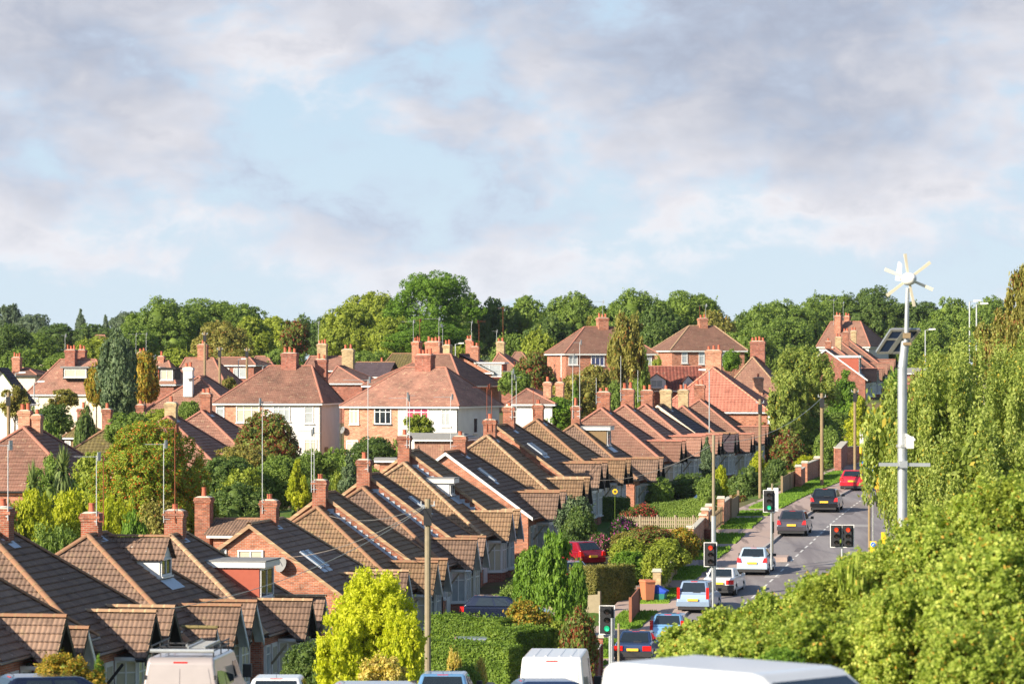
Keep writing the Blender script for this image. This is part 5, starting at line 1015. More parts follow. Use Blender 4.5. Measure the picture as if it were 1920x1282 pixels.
# front gardens
V('open', 1080, 925, 1030, 82, 215, FBC, 'buddleia bush with long flower spikes before the bungalow bays', 'shrub', name='shrub', lift=.2); V('broad', 1085, 950, 1030, 70, 213, FD, 'dark leafy base of the buddleia', 'shrub'); V('bush', 1122, 998, 1035, 50, 206, FPK, 'pink flowering shrub above the red car', 'shrub', trunk=False); V('bush', 1170, 965, 1000, 52, 214, FPU, 'magenta hydrangea beside the picket fence', 'shrub', trunk=False); V('bush', 1205, 945, 975, 60, 222, FRE, 'red azalea left of the picket fence', 'shrub', trunk=False); V('bush', 1180, 955, 985, 46, 220, FRE, 'coral flowered shrub under the bungalow bay', 'shrub', trunk=False)
V('bush', 1220, 985, 1050, 120, 198, FRB, 'mixed brown and green shrub below the picket fence', 'shrub', trunk=False); V('bush', 1275, 990, 1050, 70, 200, FOC, 'autumn tinted shrub beside the brick piers', 'shrub', trunk=False); V('bush', 1172, 996, 1040, 60, 204, FO, 'olive shrub right of the pink flowers', 'shrub', trunk=False); V('bush', 1178, 1030, 1100, 66, onroad(1178, 1100).y, FB, 'bright green rounded hedge beside the red car', 'bush', rnd_=True); V('bush', 1232, 1025, 1070, 60, 190, FY, 'light green privet by the timber fence', 'bush', trunk=False)
V('bush', 1176, 1060, 1105, 58, onroad(1178, 1104).y-1, FG, 'dark green bush by the brick pier', 'bush'); V('bush', 1310, 985, 1020, 40, 215, FD, 'small dark bush at the railing foot', 'bush', trunk=False)
V('open', 1044, 990, 1200, 78, 168, FB, 'tall leafy climbing tree before the red car', 'tree', leafpx=6, seed=1); V('broad', 998, 1020, 1165, 76, 172, FB, 'leafy young tree left of the tall leafy one', leafpx=6); V('bush', 1082, 1045, 1090, 40, 172, FB, 'leafy branch group right of the tall leafy tree', 'shrub', leafpx=6)
V('bush', 1010, 1140, 1180, 50, 160, FOC, 'dry golden grasses behind the hedge', 'shrub', trunk=False) if 0 else None
V('broad', 1085, 1140, 1210, 76, 152, FRB, 'dark purple-green shrub by the traffic signal', 'shrub'); V('bush', 1050, 1165, 1205, 70, 155, FY, 'yellow-green shrub beside the stone pier', 'shrub', trunk=False)
V('feather', 700, 1066, 1300, 205, 128, FYL, 'brilliant yellow robinia in front of the bungalow', 'tree', leafpx=5.5, dep=.9, seed=2); V('feather', 752, 1140, 1300, 110, 126, FYL, 'lower yellow bough mass beside the timber pole', 'shrub', leafpx=5.5); V('feather', 650, 1130, 1230, 130, 127, FYL, 'left-hand yellow bough mass of the robinia group', 'shrub', leafpx=5.5); V('feather', 720, 1228, 1320, 120, 122, FCR, 'pale gold shrub at the robinia foot', 'shrub')
V('broad', 590, 1195, 1300, 130, 132, FD, 'dark foliage left of the robinia foot', 'shrub')
V('bush', 122, 1225, 1310, 150, 92, FOC, 'ochre shrub with small pink flowers at the lower left', 'shrub', leafpx=6, trunk=False); V('bush', 186, 1226, 1260, 24, 93, FB, 'pale green sprig right of the ochre shrub', 'shrub', leafpx=6, trunk=False)
V('bush', 84, 1222, 1256, 70, 118, FPU, 'purple and pink trailing flowers under the porch gable', 'flowers', name='flowers', lift=1.2); V('bush', 55, 1218, 1240, 40, 119, FPK, 'small pink flower clump left of the purple ones', 'flowers', name='flowers', lift=1.5)
V('bush', 852, 1212, 1250, 34, 132, FCR, 'cream-gold shrub left in front of the tall hedge', 'shrub', leafpx=5, trunk=False); V('bush', 900, 1235, 1270, 28, 131, FCR, 'cream-gold shrub right in front of the tall hedge', 'shrub', leafpx=5, trunk=False); V('bush', 875, 1245, 1280, 70, 130, FG, 'low green plants at the hedge foot', 'shrub', trunk=False)
V('bush', 590, 1225, 1260, 30, 134, FRE, 'small red rose bush by the bungalow window', 'shrub', trunk=False)
V('bush', 1178, 1008, 1060, 70, 196, FY, 'light green shrub bank left of the timber fence', 'shrub'); V('bush', 1250, 1010, 1060, 100, 196, FY, 'yellow-green shrub bank before the brick piers', 'shrub'); V('bush', 1160, 1012, 1045, 30, 197, FB, 'green shrub just right of the red car', 'shrub'); V('bush', 1290, 1000, 1040, 60, 206, FRB, 'reddish shrub between the piers and picket fence', 'shrub')
V('bush', 1060, 1000, 1060, 70, 205, FD, 'dark shrub at the bungalow corner behind the red car', 'shrub'); V('bush', 960, 1090, 1150, 70, 176, FG, 'green shrub before the garden fence', 'shrub'); V('bush', 1100, 1150, 1180, 40, 160, FD, 'dark shrub by the fence end', 'shrub'); V('bush', 985, 1128, 1165, 110, 162, FOC, 'straw-coloured grasses in front of the panel fence', 'shrub')
# clipped hedges
dh_ = onroad(1130, 1128).y
hedge((800, 150), (966, 148), 1.2, 2.15, FH, 'tall clipped green hedge behind the parked cars, lower block', top=.06); hedge((950, 154.5), (1004, 153.5), 2.6, 2.5, FH, 'taller block of clipped hedge at the right end', top=.06); hedge((806, 160), (950, 158), 1.0, 2.5, FH, 'rear clipped hedge before the dark car', top=.1)
hedge((905, 182), (985, 181), 1.0, 1.7, FD, 'dark shaded hedge behind the front garden fence'); hedge((955, dh_+2), (1096, dh_+.5), .9, 1.2, FHB, 'low brown-sided hedge behind the front garden fence'); hedge((1104, dh_+1.5), (1154, dh_+.3), 3.0, 1.75, FHB, 'square clipped hedge block with brown sides beside the gate')
hedge((1190, 234), (1335, 229), .9, 1.3, FG, 'upper long clipped hedge above the picket fence'); hedge((1195, 229), (1330, 224), 1.0, .95, FG, 'lower long clipped hedge just above the picket fence'); hedge((1115, 240), (1180, 240), 1, 1.5, FD, 'short dark hedge beside the bays')
# weeping birches and the near thicket on the right
wg = 'weeping birches on the right'
for a in ((1850, 600, 960, 290, 150, 'broad weeping birch filling the right edge'), (1775, 655, 940, 170, 142, 'weeping birch with dark hollows right of the turbine pole'), (1676, 700, 930, 118, 150, 'small weeping birch behind the turbine pole'), (1930, 640, 960, 220, 138, 'weeping birch at the extreme right edge'), (1664, 850, 965, 34, 148, 'thin trailing birch curtain beside the road'), (1720, 780, 1010, 130, 146, 'low weeping birch between pole and thicket'), (1840, 760, 1010, 200, 134, 'front weeping birch above the thicket')):
    V('weep', *a[:5], FW, a[5], 'weeping birch', name='weeping_birch', group=wg, leafpx=5.0, bark=BARKP)
V('feather', 1925, 490, 720, 84, 190, FO, 'tall ochre-green tree rising at the right edge', leafpx=4.4); V('open', 1868, 580, 740, 90, 200, FO, 'olive tree behind the weeping birches', leafpx=4.4); V('broad', 1730, 690, 800, 60, 330, FRB, 'dark red shrub behind the turbine pole', 'shrub')
ng = 'thicket of sunlit bushes in the right foreground'
for i, a in enumerate(((1890, 885, 300, 78, 'topmost bush at the right edge'), (1760, 955, 270, 78, 'bush left of the topmost one'), (1640, 1028, 220, 79, 'bush under the foot of the turbine pole'), (1530, 1078, 190, 80, 'bush in front of the double red signal'), (1435, 1112, 170, 82, 'bush before the pale blue hatchback'), (1350, 1142, 140, 84, 'bush before the blue estate'), (1290, 1168, 110, 86, 'leftmost bush of the thicket'),
              (1900, 1010, 360, 66, 'large front bush in the bottom right corner'), (1710, 1090, 300, 68, 'front bush right of centre above the white van'), (1540, 1150, 240, 70, 'front bush behind the white van roof'), (1390, 1170, 230, 72, 'front left bush over the white van'), (1300, 1195, 150, 76, 'low bush beside the small blue car'), (1830, 1160, 320, 62, 'lowest bush in the bottom right corner'))):
    V('loose', a[0], a[1], 1420, a[2], a[3], FBR, a[4], 'bush', group=ng, leafpx=7.5 if a[3] > 72 else 9, dep=.8, seed=i, rnd_=True)
V('open', 1600, 1035, 1100, 90, 77, FBR, 'long leafy shoots reaching over the double red signal', 'shrub', leafpx=7) ; V('bush', 1450, 1215, 1400, 200, 64, FB, 'bright lime bramble just behind the white van', 'shrub', leafpx=8, trunk=False)

def top_of(x):
    t = ((1255, 1195), (1290, 1170), (1345, 1145), (1430, 1115), (1530, 1082), (1640, 1030), (1760, 955), (1890, 885), (1960, 870))
    for (a, ya), (c, yc) in zip(t, t[1:]):
        if x <= c: return ya+(yc-ya)*(x-a)/(c-a)
    return 870
rr_ = random.Random(5); k_ = 0
for row in range(5):
    for x in range(1300+12*row, 1950, 88):
        y = top_of(x)+30+row*72
        if y > 1270: continue
        xx = x+rr_.uniform(-25, 25); k_ += 1
        V('loose', xx, y+rr_.uniform(-18, 18), 1500, rr_.uniform(120, 190), 77-row*2.6+rr_.uniform(-1.2, 1.2), FBR if k_ % 4 else FY, 'sunlit yellow-green bush crowded into the body of the right foreground thicket' if k_ % 4 else 'softer green bush crowded into the body of the right foreground thicket', 'bush', group=ng if k_ % 4 else 'softer green bushes within the foreground thicket', leafpx=7.5+row*.4, rnd_=True, dep=.8, seed=k_)

for i, (px, yt, w_, d, mt, lb) in enumerate(((-70, 596, 120, 520, FG, 'round green tree just beyond the left end of the skyline'), (-170, 590, 120, 540, FD, 'dark tree beyond the left end of the skyline'), (-270, 600, 130, 520, FY, 'light tree far beyond the left end of the skyline'), (1965, 575, 120, 480, FG, 'green tree just beyond the right end of the skyline'), (2060, 580, 130, 500, FD, 'dark tree beyond the right end of the skyline'), (-90, 760, 110, 260, FG, 'garden tree beyond the left picture edge'))):
    V('broad', px, yt, yt+110, w_, d, mt, lb)
# ------------------------------------------------------------ vehicles
def onground(px, py, d0=90, d1=330):
    d = d0
    while d < d1:
        p = W(px, py, d)
        if p.z < G(p.x, p.y): return p
        d += .5
    return W(px, py, d1)
def car(label, mt, pos, head, L=3.95, Wd=1.7, Hh=1.48, style='hatch', cat='car', plate=True, name='parked_car', group=None, face='rear', wip=True):
    """pos: ground point under the middle of the rear bumper; head: yaw of the forward direction (0 = away from camera)"""
    e = empty(name, pos, head, label, cat, group); w2 = Wd/2; bz = .26; belt = .93*Hh/1.48; roof = Hh
    if style == 'saloon': prof = [(0, bz+.1), (0, .62), (.05, .93), (.62, 1.0), (L-1.15, .96), (L-.25, .78), (L, .6), (L, bz)]; gl = (.45, L-1.35, 1.12, L-2.05)
    elif style == 'mpv': prof = [(0, bz+.1), (.0, .62), (.08, .98), (L-.95, 1.0), (L-.2, .78), (L, .6), (L, bz)]; gl = (.07, L-1.0, .42, L-1.95)
    else: prof = [(0, bz+.1), (-.02, .62), (.10, .95), (L-1.05, .96), (L-.22, .76), (L, .58), (L, bz)]; gl = (.10, L-1.12, .62, L-1.95)
    if belt > 1.0: prof = [(a, z*1.08 if z > .5 else z) for a, z in prof]
    # lower body with wheel arches cut in its lower edge
    wb0, wb1, wr = .78, L-.78, .31
    low = []
    for c in (wb1, wb0):
        for k in range(9): t = math.pi*k/8; low.append((c+math.cos(t)*(wr+.06), bz+max(0, math.sin(t))*(wr+.08)))
    P = prof+low; ring = []
    m = MB()
    for s_ in (-1, 1):
        pts = [(s_*(w2-(.05 if z > .85 else 0)-(.03 if z < .35 else 0)), y, z) for y, z in P]; m.poly(pts if s_ < 0 else pts[::-1]); ring.append(pts)
    n = len(P)
    for k in range(n): j = (k+1) % n; m.poly([ring[0][k], ring[0][j], ring[1][j], ring[1][k]])
    body = m.build('body', mt, e, smooth_=True, bevel=.07, seg=3, fix=True)
    zb = prof[2][1]-.03; g = MB(); a0, a1, r0, r1 = gl; tw = .70*Wd/2+.03
    lo = [(-w2+.06, a0, zb), (w2-.06, a0, zb), (w2-.06, a1, zb), (-w2+.06, a1, zb)]; hi = [(-tw, r0, roof), (tw, r0, roof), (tw, r1, roof-.02), (-tw, r1, roof-.02)]
    g.hexa(lo+hi); g.build('cabin', mt, e, smooth_=True, bevel=.09, seg=3, fix=True)
    def pane(nm, q, off, par=e, mt_=GL):   # q: four points inset on a cabin face
        q = [Vector(p) for p in q]; n_ = (q[1]-q[0]).cross(q[2]-q[0]).normalized(); n_ = n_ if n_.dot(Vector(off)) > 0 else -n_; mm = MB(); mm.hexa([p-n_*.04 for p in q]+[p+n_*.012 for p in q]); return mm.build(nm, mt_, par, bevel=.01, seg=1)
    def face_pts(A, B_, C, D, i0, i1, j0, j1):
        A, B_, C, D = map(Vector, (A, B_, C, D)); f = lambda u, v: (A*(1-u)+B_*u)*(1-v)+(D*(1-u)+C*u)*v
        return [f(i0, j0), f(i1, j0), f(i1, j1), f(i0, j1)]
    pane('rear_window', face_pts(lo[0], lo[1], hi[1], hi[0], .09, .91, .16, .86), (0, -1, .3)); pane('windscreen', face_pts(lo[3], lo[2], hi[2], hi[3], .06, .94, .1, .9), (0, 1, .3))
    for s_ in (0, 1):
        A = (lo[0], lo[3], hi[3], hi[0]) if s_ == 0 else (lo[1], lo[2], hi[2], hi[1]); off = (-1, 0, 0) if s_ == 0 else (1, 0, 0)
        pane('side_window', face_pts(*A, .20, .52, .14, .85), off); pane('side_window', face_pts(*A, .555, .83, .14, .85), off)
    for s_ in (-1, 1):
        q = MB(); zt = belt
        if style == 'mpv': q.box(min(s_*(w2-.18), s_*(w2-.04)), max(s_*(w2-.18), s_*(w2-.04)), -.0, .14, .72, zt+.28)
        elif style == 'saloon': q.box(min(s_*(w2-.42), s_*(w2-.03)), max(s_*(w2-.42), s_*(w2-.03)), -.03, .14, .62, .84)
        else: q.hexa([(s_*(w2-.27), -.045, .70), (s_*(w2-.015), -.035, .70), (s_*(w2-.015), .2, .70), (s_*(w2-.27), .2, .70), (s_*(w2-.18), -.0, .93), (s_*(w2-.04), .0, .95), (s_*(w2-.04), .2, .95), (s_*(w2-.18), .2, .93)])
        q.build('tail_light', TAIL, e, smooth_=True, bevel=.03, seg=2)
        q = MB(); q.box(min(s_*(w2-.4), s_*(w2-.04)), max(s_*(w2-.4), s_*(w2-.04)), L-.12, L+.015, .56, .70); q.build('headlight', HEAD, e, bevel=.02)
        q = MB(); q.box(min(s_*(w2+.02), s_*(w2+.19)), max(s_*(w2+.02), s_*(w2+.19)), a1-.35, a1-.27, zb+.02, zb+.17); q.box(min(s_*(w2-.05), s_*(w2+.03)), max(s_*(w2-.05), s_*(w2+.03)), a1-.33, a1-.29, zb+.03, zb+.06); q.build('wing_mirror', BLKP if style != 'saloon' else mt, e, bevel=.02)
        for wy in (wb0, wb1):
            q = MB(); q.tube((s_*(w2-.20), wy, wr), (s_*(w2+.0), wy, wr), wr, wr, 20); wo = q.build('wheel', RUB, e, smooth_=False, bevel=.02, seg=2); q = MB(); q.tube((s_*(w2-.02), wy, wr), (s_*(w2+.012), wy, wr), wr*.62, wr*.6, 14); q.build('rim', ALLOY, wo)
    q = MB(); q.box(-w2+.02, w2-.02, -.075, .2, .36, .58); q.build('bumper', mt if style != 'saloon' else BLKP, e, smooth_=True, bevel=.06, seg=3)
    q = MB(); q.box(-w2+.12, w2-.12, -.04, L-.1, .2, .34); q.build('underbody', BLKP, e)
    if plate: q = MB(); q.box(-.26, .26, -.085, -.03, .62, .73) if style != 'lowplate' else q.box(-.26, .26, -.10, -.07, .42, .53); q.build('number_plate', PLT, e)
    q = MB(); q.tube((0, r0+.12, roof), (0, r0-.12, roof+.16), .008, .004, 5); q.build('aerial', BLKP, e)
    if wip: q = MB(); q.box(-.02, .34, a0-.02+.02, a0+.03, zb+.09, zb+.12); q.build('rear_wiper', BLKP, e)
    q = MB(); q.box(-.16, .16, r0-.02, r0+.03, roof-.05, roof-.015); q.build('brake_light', TAIL, e)
    return e
def hd(y):   # street heading there
    a, c = pl_x(cline, y-4), pl_x(cline, y+4); return -math.atan2(c-a, 8)
P_ = {k: paint(k, c, r, m_) for k, c, r, m_ in (('paint_grey_violet', (.085, .075, .09), .28, .5), ('paint_black', (.012, .012, .014), .2, .2), ('paint_red', (.52, .015, .03), .25, .1), ('paint_ice_blue', (.50, .62, .72), .3, .3), ('paint_white', (.66, .66, .65), .3, 0), ('paint_silver_blue', (.30, .40, .54), .3, .4), ('paint_light_blue', (.17, .36, .60), .28, .4), ('paint_navy', (.035, .065, .15), .25, .5), ('paint_dark_red', (.30, .01, .025), .25, .3), ('paint_midnight', (.012, .018, .045), .2, .4), ('paint_silver', (.50, .52, .55), .3, .6), ('paint_van_beige', (.44, .38, .36), .35, .3), ('paint_mid_blue', (.06, .17, .42), .25, .4))}
def rcar(px, py, *a, **k):
    p = onroad(px, py, -.10); q = onroad(px, py, -.10); q.z = Zs(q.x, q.y)-.098
    lab, mt = a[0], a[1]; return car(lab, P_[mt], q, hd(q.y), **k)
rcar(1484, 1006, 'dark grey-violet hatchback in the queue with a yellow plate, behind the black car', 'paint_grey_violet', L=3.9, Wd=1.72, Hh=1.5); rcar(1545, 961, 'black hatchback waiting between the grey and the red car', 'paint_black', L=4.2, Wd=1.75, Hh=1.49); rcar(1597, 920, 'bright red small car parked on the verge edge at the head of the queue', 'paint_red', L=3.7, Wd=1.69, Hh=1.42)
rcar(1410, 1079, 'pale ice blue small hatchback beside the red traffic signal', 'paint_ice_blue', L=3.45, Wd=1.64, Hh=1.47); rcar(1347, 1118, 'white older saloon in front of the pale ice blue hatchback', 'paint_white', L=4.1, Wd=1.62, Hh=1.40, style='saloon'); rcar(1299, 1150, 'silvery blue people carrier with tall red tail lights', 'paint_silver_blue', L=3.85, Wd=1.66, Hh=1.58, style='mpv'); rcar(1250, 1213, 'light blue small hatchback half hidden by the leftmost bush', 'paint_light_blue', L=3.7, Wd=1.64, Hh=1.5, style='mpv')
rcar(1186, 1246, 'navy blue saloon behind the white vans, beside the green signal', 'paint_navy', L=4.3, Wd=1.72, Hh=1.42, style='saloon'); rcar(1634, 893, 'blue car at the top of the street, half hidden by the weeping leaves', 'paint_mid_blue', L=4.0, Wd=1.7)
def gcar(px, py, d, head, *a, **k):
    x = (px-960)/F*d; z = (HY-py)/F*d; return car(a[0], P_[a[1]], (x, d, z), head, **k)
def pad(name_, px, d, z, w_, l_):
    pass
gcar(1112, 1066, onroad(1112, 1066).y, R(38), 'dark red hatchback parked on a garden drive, seen from its left rear', 'paint_dark_red', L=4.3, Wd=1.75, Hh=1.45)
gcar(868, 1172, 176, R(-100), 'midnight blue hatchback side-on in front of the bungalow door', 'paint_midnight', L=4.2, Wd=1.72, Hh=1.45); gcar(826, 1258, 155, R(-90), 'silver car behind the tall clipped hedge, only its roof showing', 'paint_silver', L=4.1, Wd=1.7, Hh=1.43, name='parked_car')
gcar(1292, 961, 266, R(-90), 'pale blue car roof showing above the long clipped hedges', 'paint_ice_blue', L=4.0, Wd=1.68, Hh=1.45); gcar(1086, 1104, onroad(1086, 1104).y, R(30), 'pale silver car peeping out above the brown hedge block', 'paint_silver', L=3.9, Wd=1.66, Hh=1.42)
# ---- bottom edge traffic
gcar(828, 1360, 108, hd(170)+R(8), 'blue car roof with a short aerial at the bottom edge, left of the white van', 'paint_light_blue', L=4.0, Wd=1.72, Hh=1.45); gcar(935, 1371, 104, R(-80), 'dark blue-grey car roof right beside the white van at the bottom edge', 'paint_navy', L=4.0, Wd=1.7, Hh=1.44)
gcar(515, 1378, 98, hd(170)+R(10), 'white car roof right of the beige van at the bottom edge', 'paint_white', L=4.0, Wd=1.7, Hh=1.46); gcar(590, 1390, 92, R(-82), 'silver car seen side-on at the bottom edge below the dark window bay', 'paint_silver', L=4.4, Wd=1.75, Hh=1.45); gcar(-30, 1380, 90, R(-70), 'dark slate blue car roof in the bottom left corner', 'paint_midnight', L=4.2, Wd=1.75, Hh=1.45)

def van(label, mt, pos, head, L=4.8, Wd=1.9, Hh=1.97, tall=False, rack=False, rs=1.55, ribs=False):
    e = empty('van', pos, head, label, 'van'); w2 = Wd/2; r = .05 if not tall else .03
    slope = .10 if not tall else .16
    prof = [(0, .35), (0, 1.1), (slope, Hh-.10), (slope+.12, Hh), (L-rs, Hh-.02), (L-rs+.2, Hh-.06), (L-.75, 1.22 if not tall else 1.35), (L-.12, 1.0), (L, .75), (L, .3)]
    m = MB(); wr = .33; low = []
    for c in (L-.85, .95):
        for k in range(9): t = math.pi*k/8; low.append((c+math.cos(t)*(wr+.06), .30+max(0, math.sin(t))*(wr+.1)))
    P = prof+low; tum = .16 if not tall else .14; ring = []
    for s_ in (-1, 1):
        pts = [(s_*(w2-max(0, (z-1.05)/(Hh-1.05))*tum), y, z) for y, z in P]; m.poly(pts if s_ < 0 else pts[::-1]); ring.append(pts)
    n = len(P)
    for k in range(n): j = (k+1) % n; m.poly([ring[0][k], ring[0][j], ring[1][j], ring[1][k]])
    m.build('body', mt, e, smooth_=True, bevel=.10, seg=4, fix=True)
    wt = w2-tum; yb = lambda z: 0 if z < 1.1 else slope*(z-1.1)/(Hh-1.2)
    # rear doors: raised leaves with a seam between them
    for s_ in (-1, 1):
        q = MB(); z0, z1 = .55, Hh-.26; xa, xb0, xb1 = s_*.012, s_*(w2-.16), s_*(wt-.12)
        A = [(xa, yb(z0)-.012, z0), (xb0, yb(z0)-.012, z0), (xb0, yb(1.1)-.012, 1.1), (xb1, yb(z1)-.012, z1), (xa, yb(z1)-.012, z1), (xa, yb(1.1)-.012, 1.1)]
        lo_ = [A[0], A[1], A[2], A[5]]; hi_ = [A[5], A[2], A[3], A[4]]
        for qd in (lo_, hi_):
            pts = [Vector(p) for p in qd]; q.hexa([p+Vector((0, .03, 0)) for p in pts]+[p for p in pts])
        dn = q.build('rear_door', mt, e, smooth_=False, bevel=.012, seg=2)
        q = MB(); q.box(min(s_*(w2-.10), s_*(w2-.05)), max(s_*(w2-.10), s_*(w2-.05)), -.035, .02, .8, .9); q.box(min(s_*(w2-.13), s_*(w2-.08)), max(s_*(w2-.13), s_*(w2-.08)), yb(1.5)-.03, yb(1.5)+.03, 1.45, 1.55); q.build('hinge', BLKP if not tall else mt, e)
        q = MB(); q.hexa([(s_*(w2-.13), -.025, .72), (s_*(w2+.004), -.025, .72), (s_*(w2+.004), .08, .72), (s_*(w2-.13), .08, .72), (s_*(w2-.14), yb(1.3)-.025, 1.32), (s_*(w2-.02), yb(1.3)-.025, 1.32), (s_*(w2-.02), yb(1.3)+.08, 1.32), (s_*(w2-.14), yb(1.3)+.08, 1.32)] if s_ > 0 else [(-w2-.004, -.025, .72), (-w2+.13, -.025, .72), (-w2+.13, .08, .72), (-w2-.004, .08, .72), (-w2+.02, yb(1.3)-.025, 1.32), (-w2+.14, yb(1.3)-.025, 1.32), (-w2+.14, yb(1.3)+.08, 1.32), (-w2+.02, yb(1.3)+.08, 1.32)]); q.build('tail_light', TAIL, e, bevel=.01)
        for wy in (.95, L-.85):
            q = MB(); q.tube((s_*(w2-.22), wy, wr), (s_*w2, wy, wr), wr, wr, 20); wo = q.build('wheel', RUB, e, bevel=.02); q = MB(); q.tube((s_*(w2-.02), wy, wr), (s_*(w2+.01), wy, wr), wr*.6, wr*.6, 14); q.build('rim', ALLOY, wo)
        # cab side window and mirror
        zt_ = Hh-.28; q = MB(); xl0 = s_*(w2-.01-(1.3-1.05)/(Hh-1.05)*tum+.012); xl1 = s_*(w2-(zt_-1.05)/(Hh-1.05)*tum+.012); pts = [(xl0, L-1.95, 1.3), (xl0, L-.98, 1.3), (xl1, L-max(1.42, rs-.13), zt_), (xl1, L-max(1.95, rs+.35), zt_)]
        pts = [Vector(p) for p in pts]; q.hexa([p-Vector((s_*.03, 0, 0)) for p in pts]+pts); q.build('side_window', GL, e, bevel=.01)
        q = MB(); q.box(min(s_*(w2+.04), s_*(w2+.26)), max(s_*(w2+.04), s_*(w2+.26)), L-1.2, L-1.08, 1.22, 1.55); q.build('wing_mirror', BLKP, e, smooth_=True, bevel=.05, seg=3)
    if rack:
        for s_ in (-1, 1):
            for ya, yb_ in ((.35, 1.35), (1.42, 2.55)):
                q = MB(); pts = [Vector(p) for p in ((s_*(w2-.02), ya, 1.2), (s_*(w2-.02), yb_, 1.2), (s_*(w2-.125), yb_, Hh-.28), (s_*(w2-.125), ya, Hh-.28))]; q.hexa([p-Vector((s_*.04, 0, 0)) for p in pts]+pts); q.build('side_window', GL, e, bevel=.01)
    q = MB(); A = [(-w2+.16, L-.80, 1.30), (w2-.16, L-.80, 1.30), (wt-.10, L-rs+.25, Hh-.16), (-wt+.10, L-rs+.25, Hh-.16)]; A = [Vector(p) for p in A]; nn = (A[1]-A[0]).cross(A[3]-A[0]).normalized(); nn = nn if nn.y > 0 else -nn; q.hexa([p-nn*.02 for p in A]+[p+nn*.05 for p in A]); q.build('windscreen', GL, e, bevel=.01)
    if ribs or tall:
        for xx in (-.55, -.2, .2, .55): q = MB(); q.hexa([(xx-.03, .5, Hh-.03), (xx+.03, .5, Hh-.03), (xx+.03, L-rs-.35, Hh-.045), (xx-.03, L-rs-.35, Hh-.045), (xx-.03, .5, Hh+.014), (xx+.03, .5, Hh+.014), (xx+.03, L-rs-.35, Hh-.004), (xx-.03, L-rs-.35, Hh-.004)]); q.build('roof_rib', mt, e)
        for s_ in (-1, 1): q = MB(); q.bar((s_*(wt-.05), .3, Hh-.045), (s_*(wt-.05), L-rs-.2, Hh-.065), .03, .05); q.build('roof_gutter', GYB, e)
    q = MB(); q.box(-.17, .17, slope+.0, slope+.07, Hh-.17, Hh-.10); q.build('brake_light', TAIL, e, bevel=.01)
    q = MB(); q.box(-w2+.02, w2-.02, -.08, .14, .32, .52); q.build('bumper', BLKP, e, smooth_=True, bevel=.04)
    if rack:
        m = MB()
        for y in (.45, 1.6, 2.8):
            m.tube((-wt+.05, y, Hh+.14), (wt-.05, y, Hh+.14), .022, .022, 8)
            for s_ in (-1, 1): m.tube((s_*(wt-.05), y, Hh-.03), (s_*(wt-.05), y, Hh+.26), .018, .018, 6)
        for s_ in (-1, 1):
            for dz in (.14, .26): m.tube((s_*(wt-.05), .35, Hh+dz), (s_*(wt-.05), 2.95, Hh+dz), .018, .018, 6)
        o = m.build('roof_rack', BLKP, e)
        m = MB(); m.tube((-wt+.02, .33, Hh+.145), (wt-.02, .33, Hh+.145), .05, .05, 12); m.build('roller', MTL, o, smooth_=False)
        m = MB()
        for y in (.5, .62): m.bar((0, y+.5, Hh+.22), (0, y+2.6, Hh+.22), .04, .06)
        for x in (.12, .52):
            m.bar((x, .5, Hh+.2), (x, 2.8, Hh+.2), .045, .07)
        for k in range(9): m.bar((.12, .6+k*.26, Hh+.2), (.52, .6+k*.26, Hh+.2), .03, .03)
        o = m.build('ladder', ALU); o.matrix_world = Matrix.Translation(Vector(pos)) @ Matrix.Rotation(head, 4, 'Z'); tag(o, 'aluminium ladder lying on the roof rack of the beige van', 'ladder')
    return e
vr = R(-2)
van('beige-grey van with a roof rack and ladder at the bottom left', P_['paint_van_beige'], ((337-960)/F*90, 90, (HY-1232)/F*90-1.98), R(-4.5), L=4.7, Wd=1.92, Hh=1.97, rack=True)
van('tall white panel van seen from behind, next to the clipped hedge', P_['paint_white'], ((1034-960)/F*111, 111, (HY-1232)/F*111-2.45), R(-4), L=5.4, Wd=2.05, Hh=2.45, tall=True)
# near white van, three-quarter front, blurred by the lens
van('out-of-focus white van nearest the camera at the bottom, windscreen to the right', P_['paint_white'], ((1200-960)/F*50, 50, (HY-1231)/F*50-2.3), R(-132), L=4.9, Wd=2.1, Hh=2.3, rs=2.35)
def lorry():
    p = onroad(1672, 948); e = empty('lorry', (p.x, p.y, Zs(p.x, p.y)-.09), hd(p.y), 'yellow-topped lorry glimpsed through the weeping leaves', 'lorry')
    m = MB(); m.box(-1.05, 1.05, 0, 5, .95, 1.15); m.build('chassis', BLKP, e); ye = paint('paint_yellow', (.75, .42, .03)); m = MB(); m.box(-1.1, 1.1, .05, 3.6, 1.16, 2.2); m.build('load_body', ye, e, bevel=.05); m = MB(); m.box(-1.0, 1.0, 3.8, 5.6, .7, 2.4); m.build('cab', ye, e, bevel=.1)
    for s_ in (-1, 1):
        for y in (.9, 4.7): m = MB(); m.tube((s_*.75, y, .45), (s_*1.05, y, .45), .45, .45, 18); m.build('wheel', RUB, e)
        m = MB(); m.box(min(s_*.7, s_*1.0), max(s_*.7, s_*1.0), -.03, .03, .95, 1.1); m.build('tail_light', TAIL, e)
lorry()
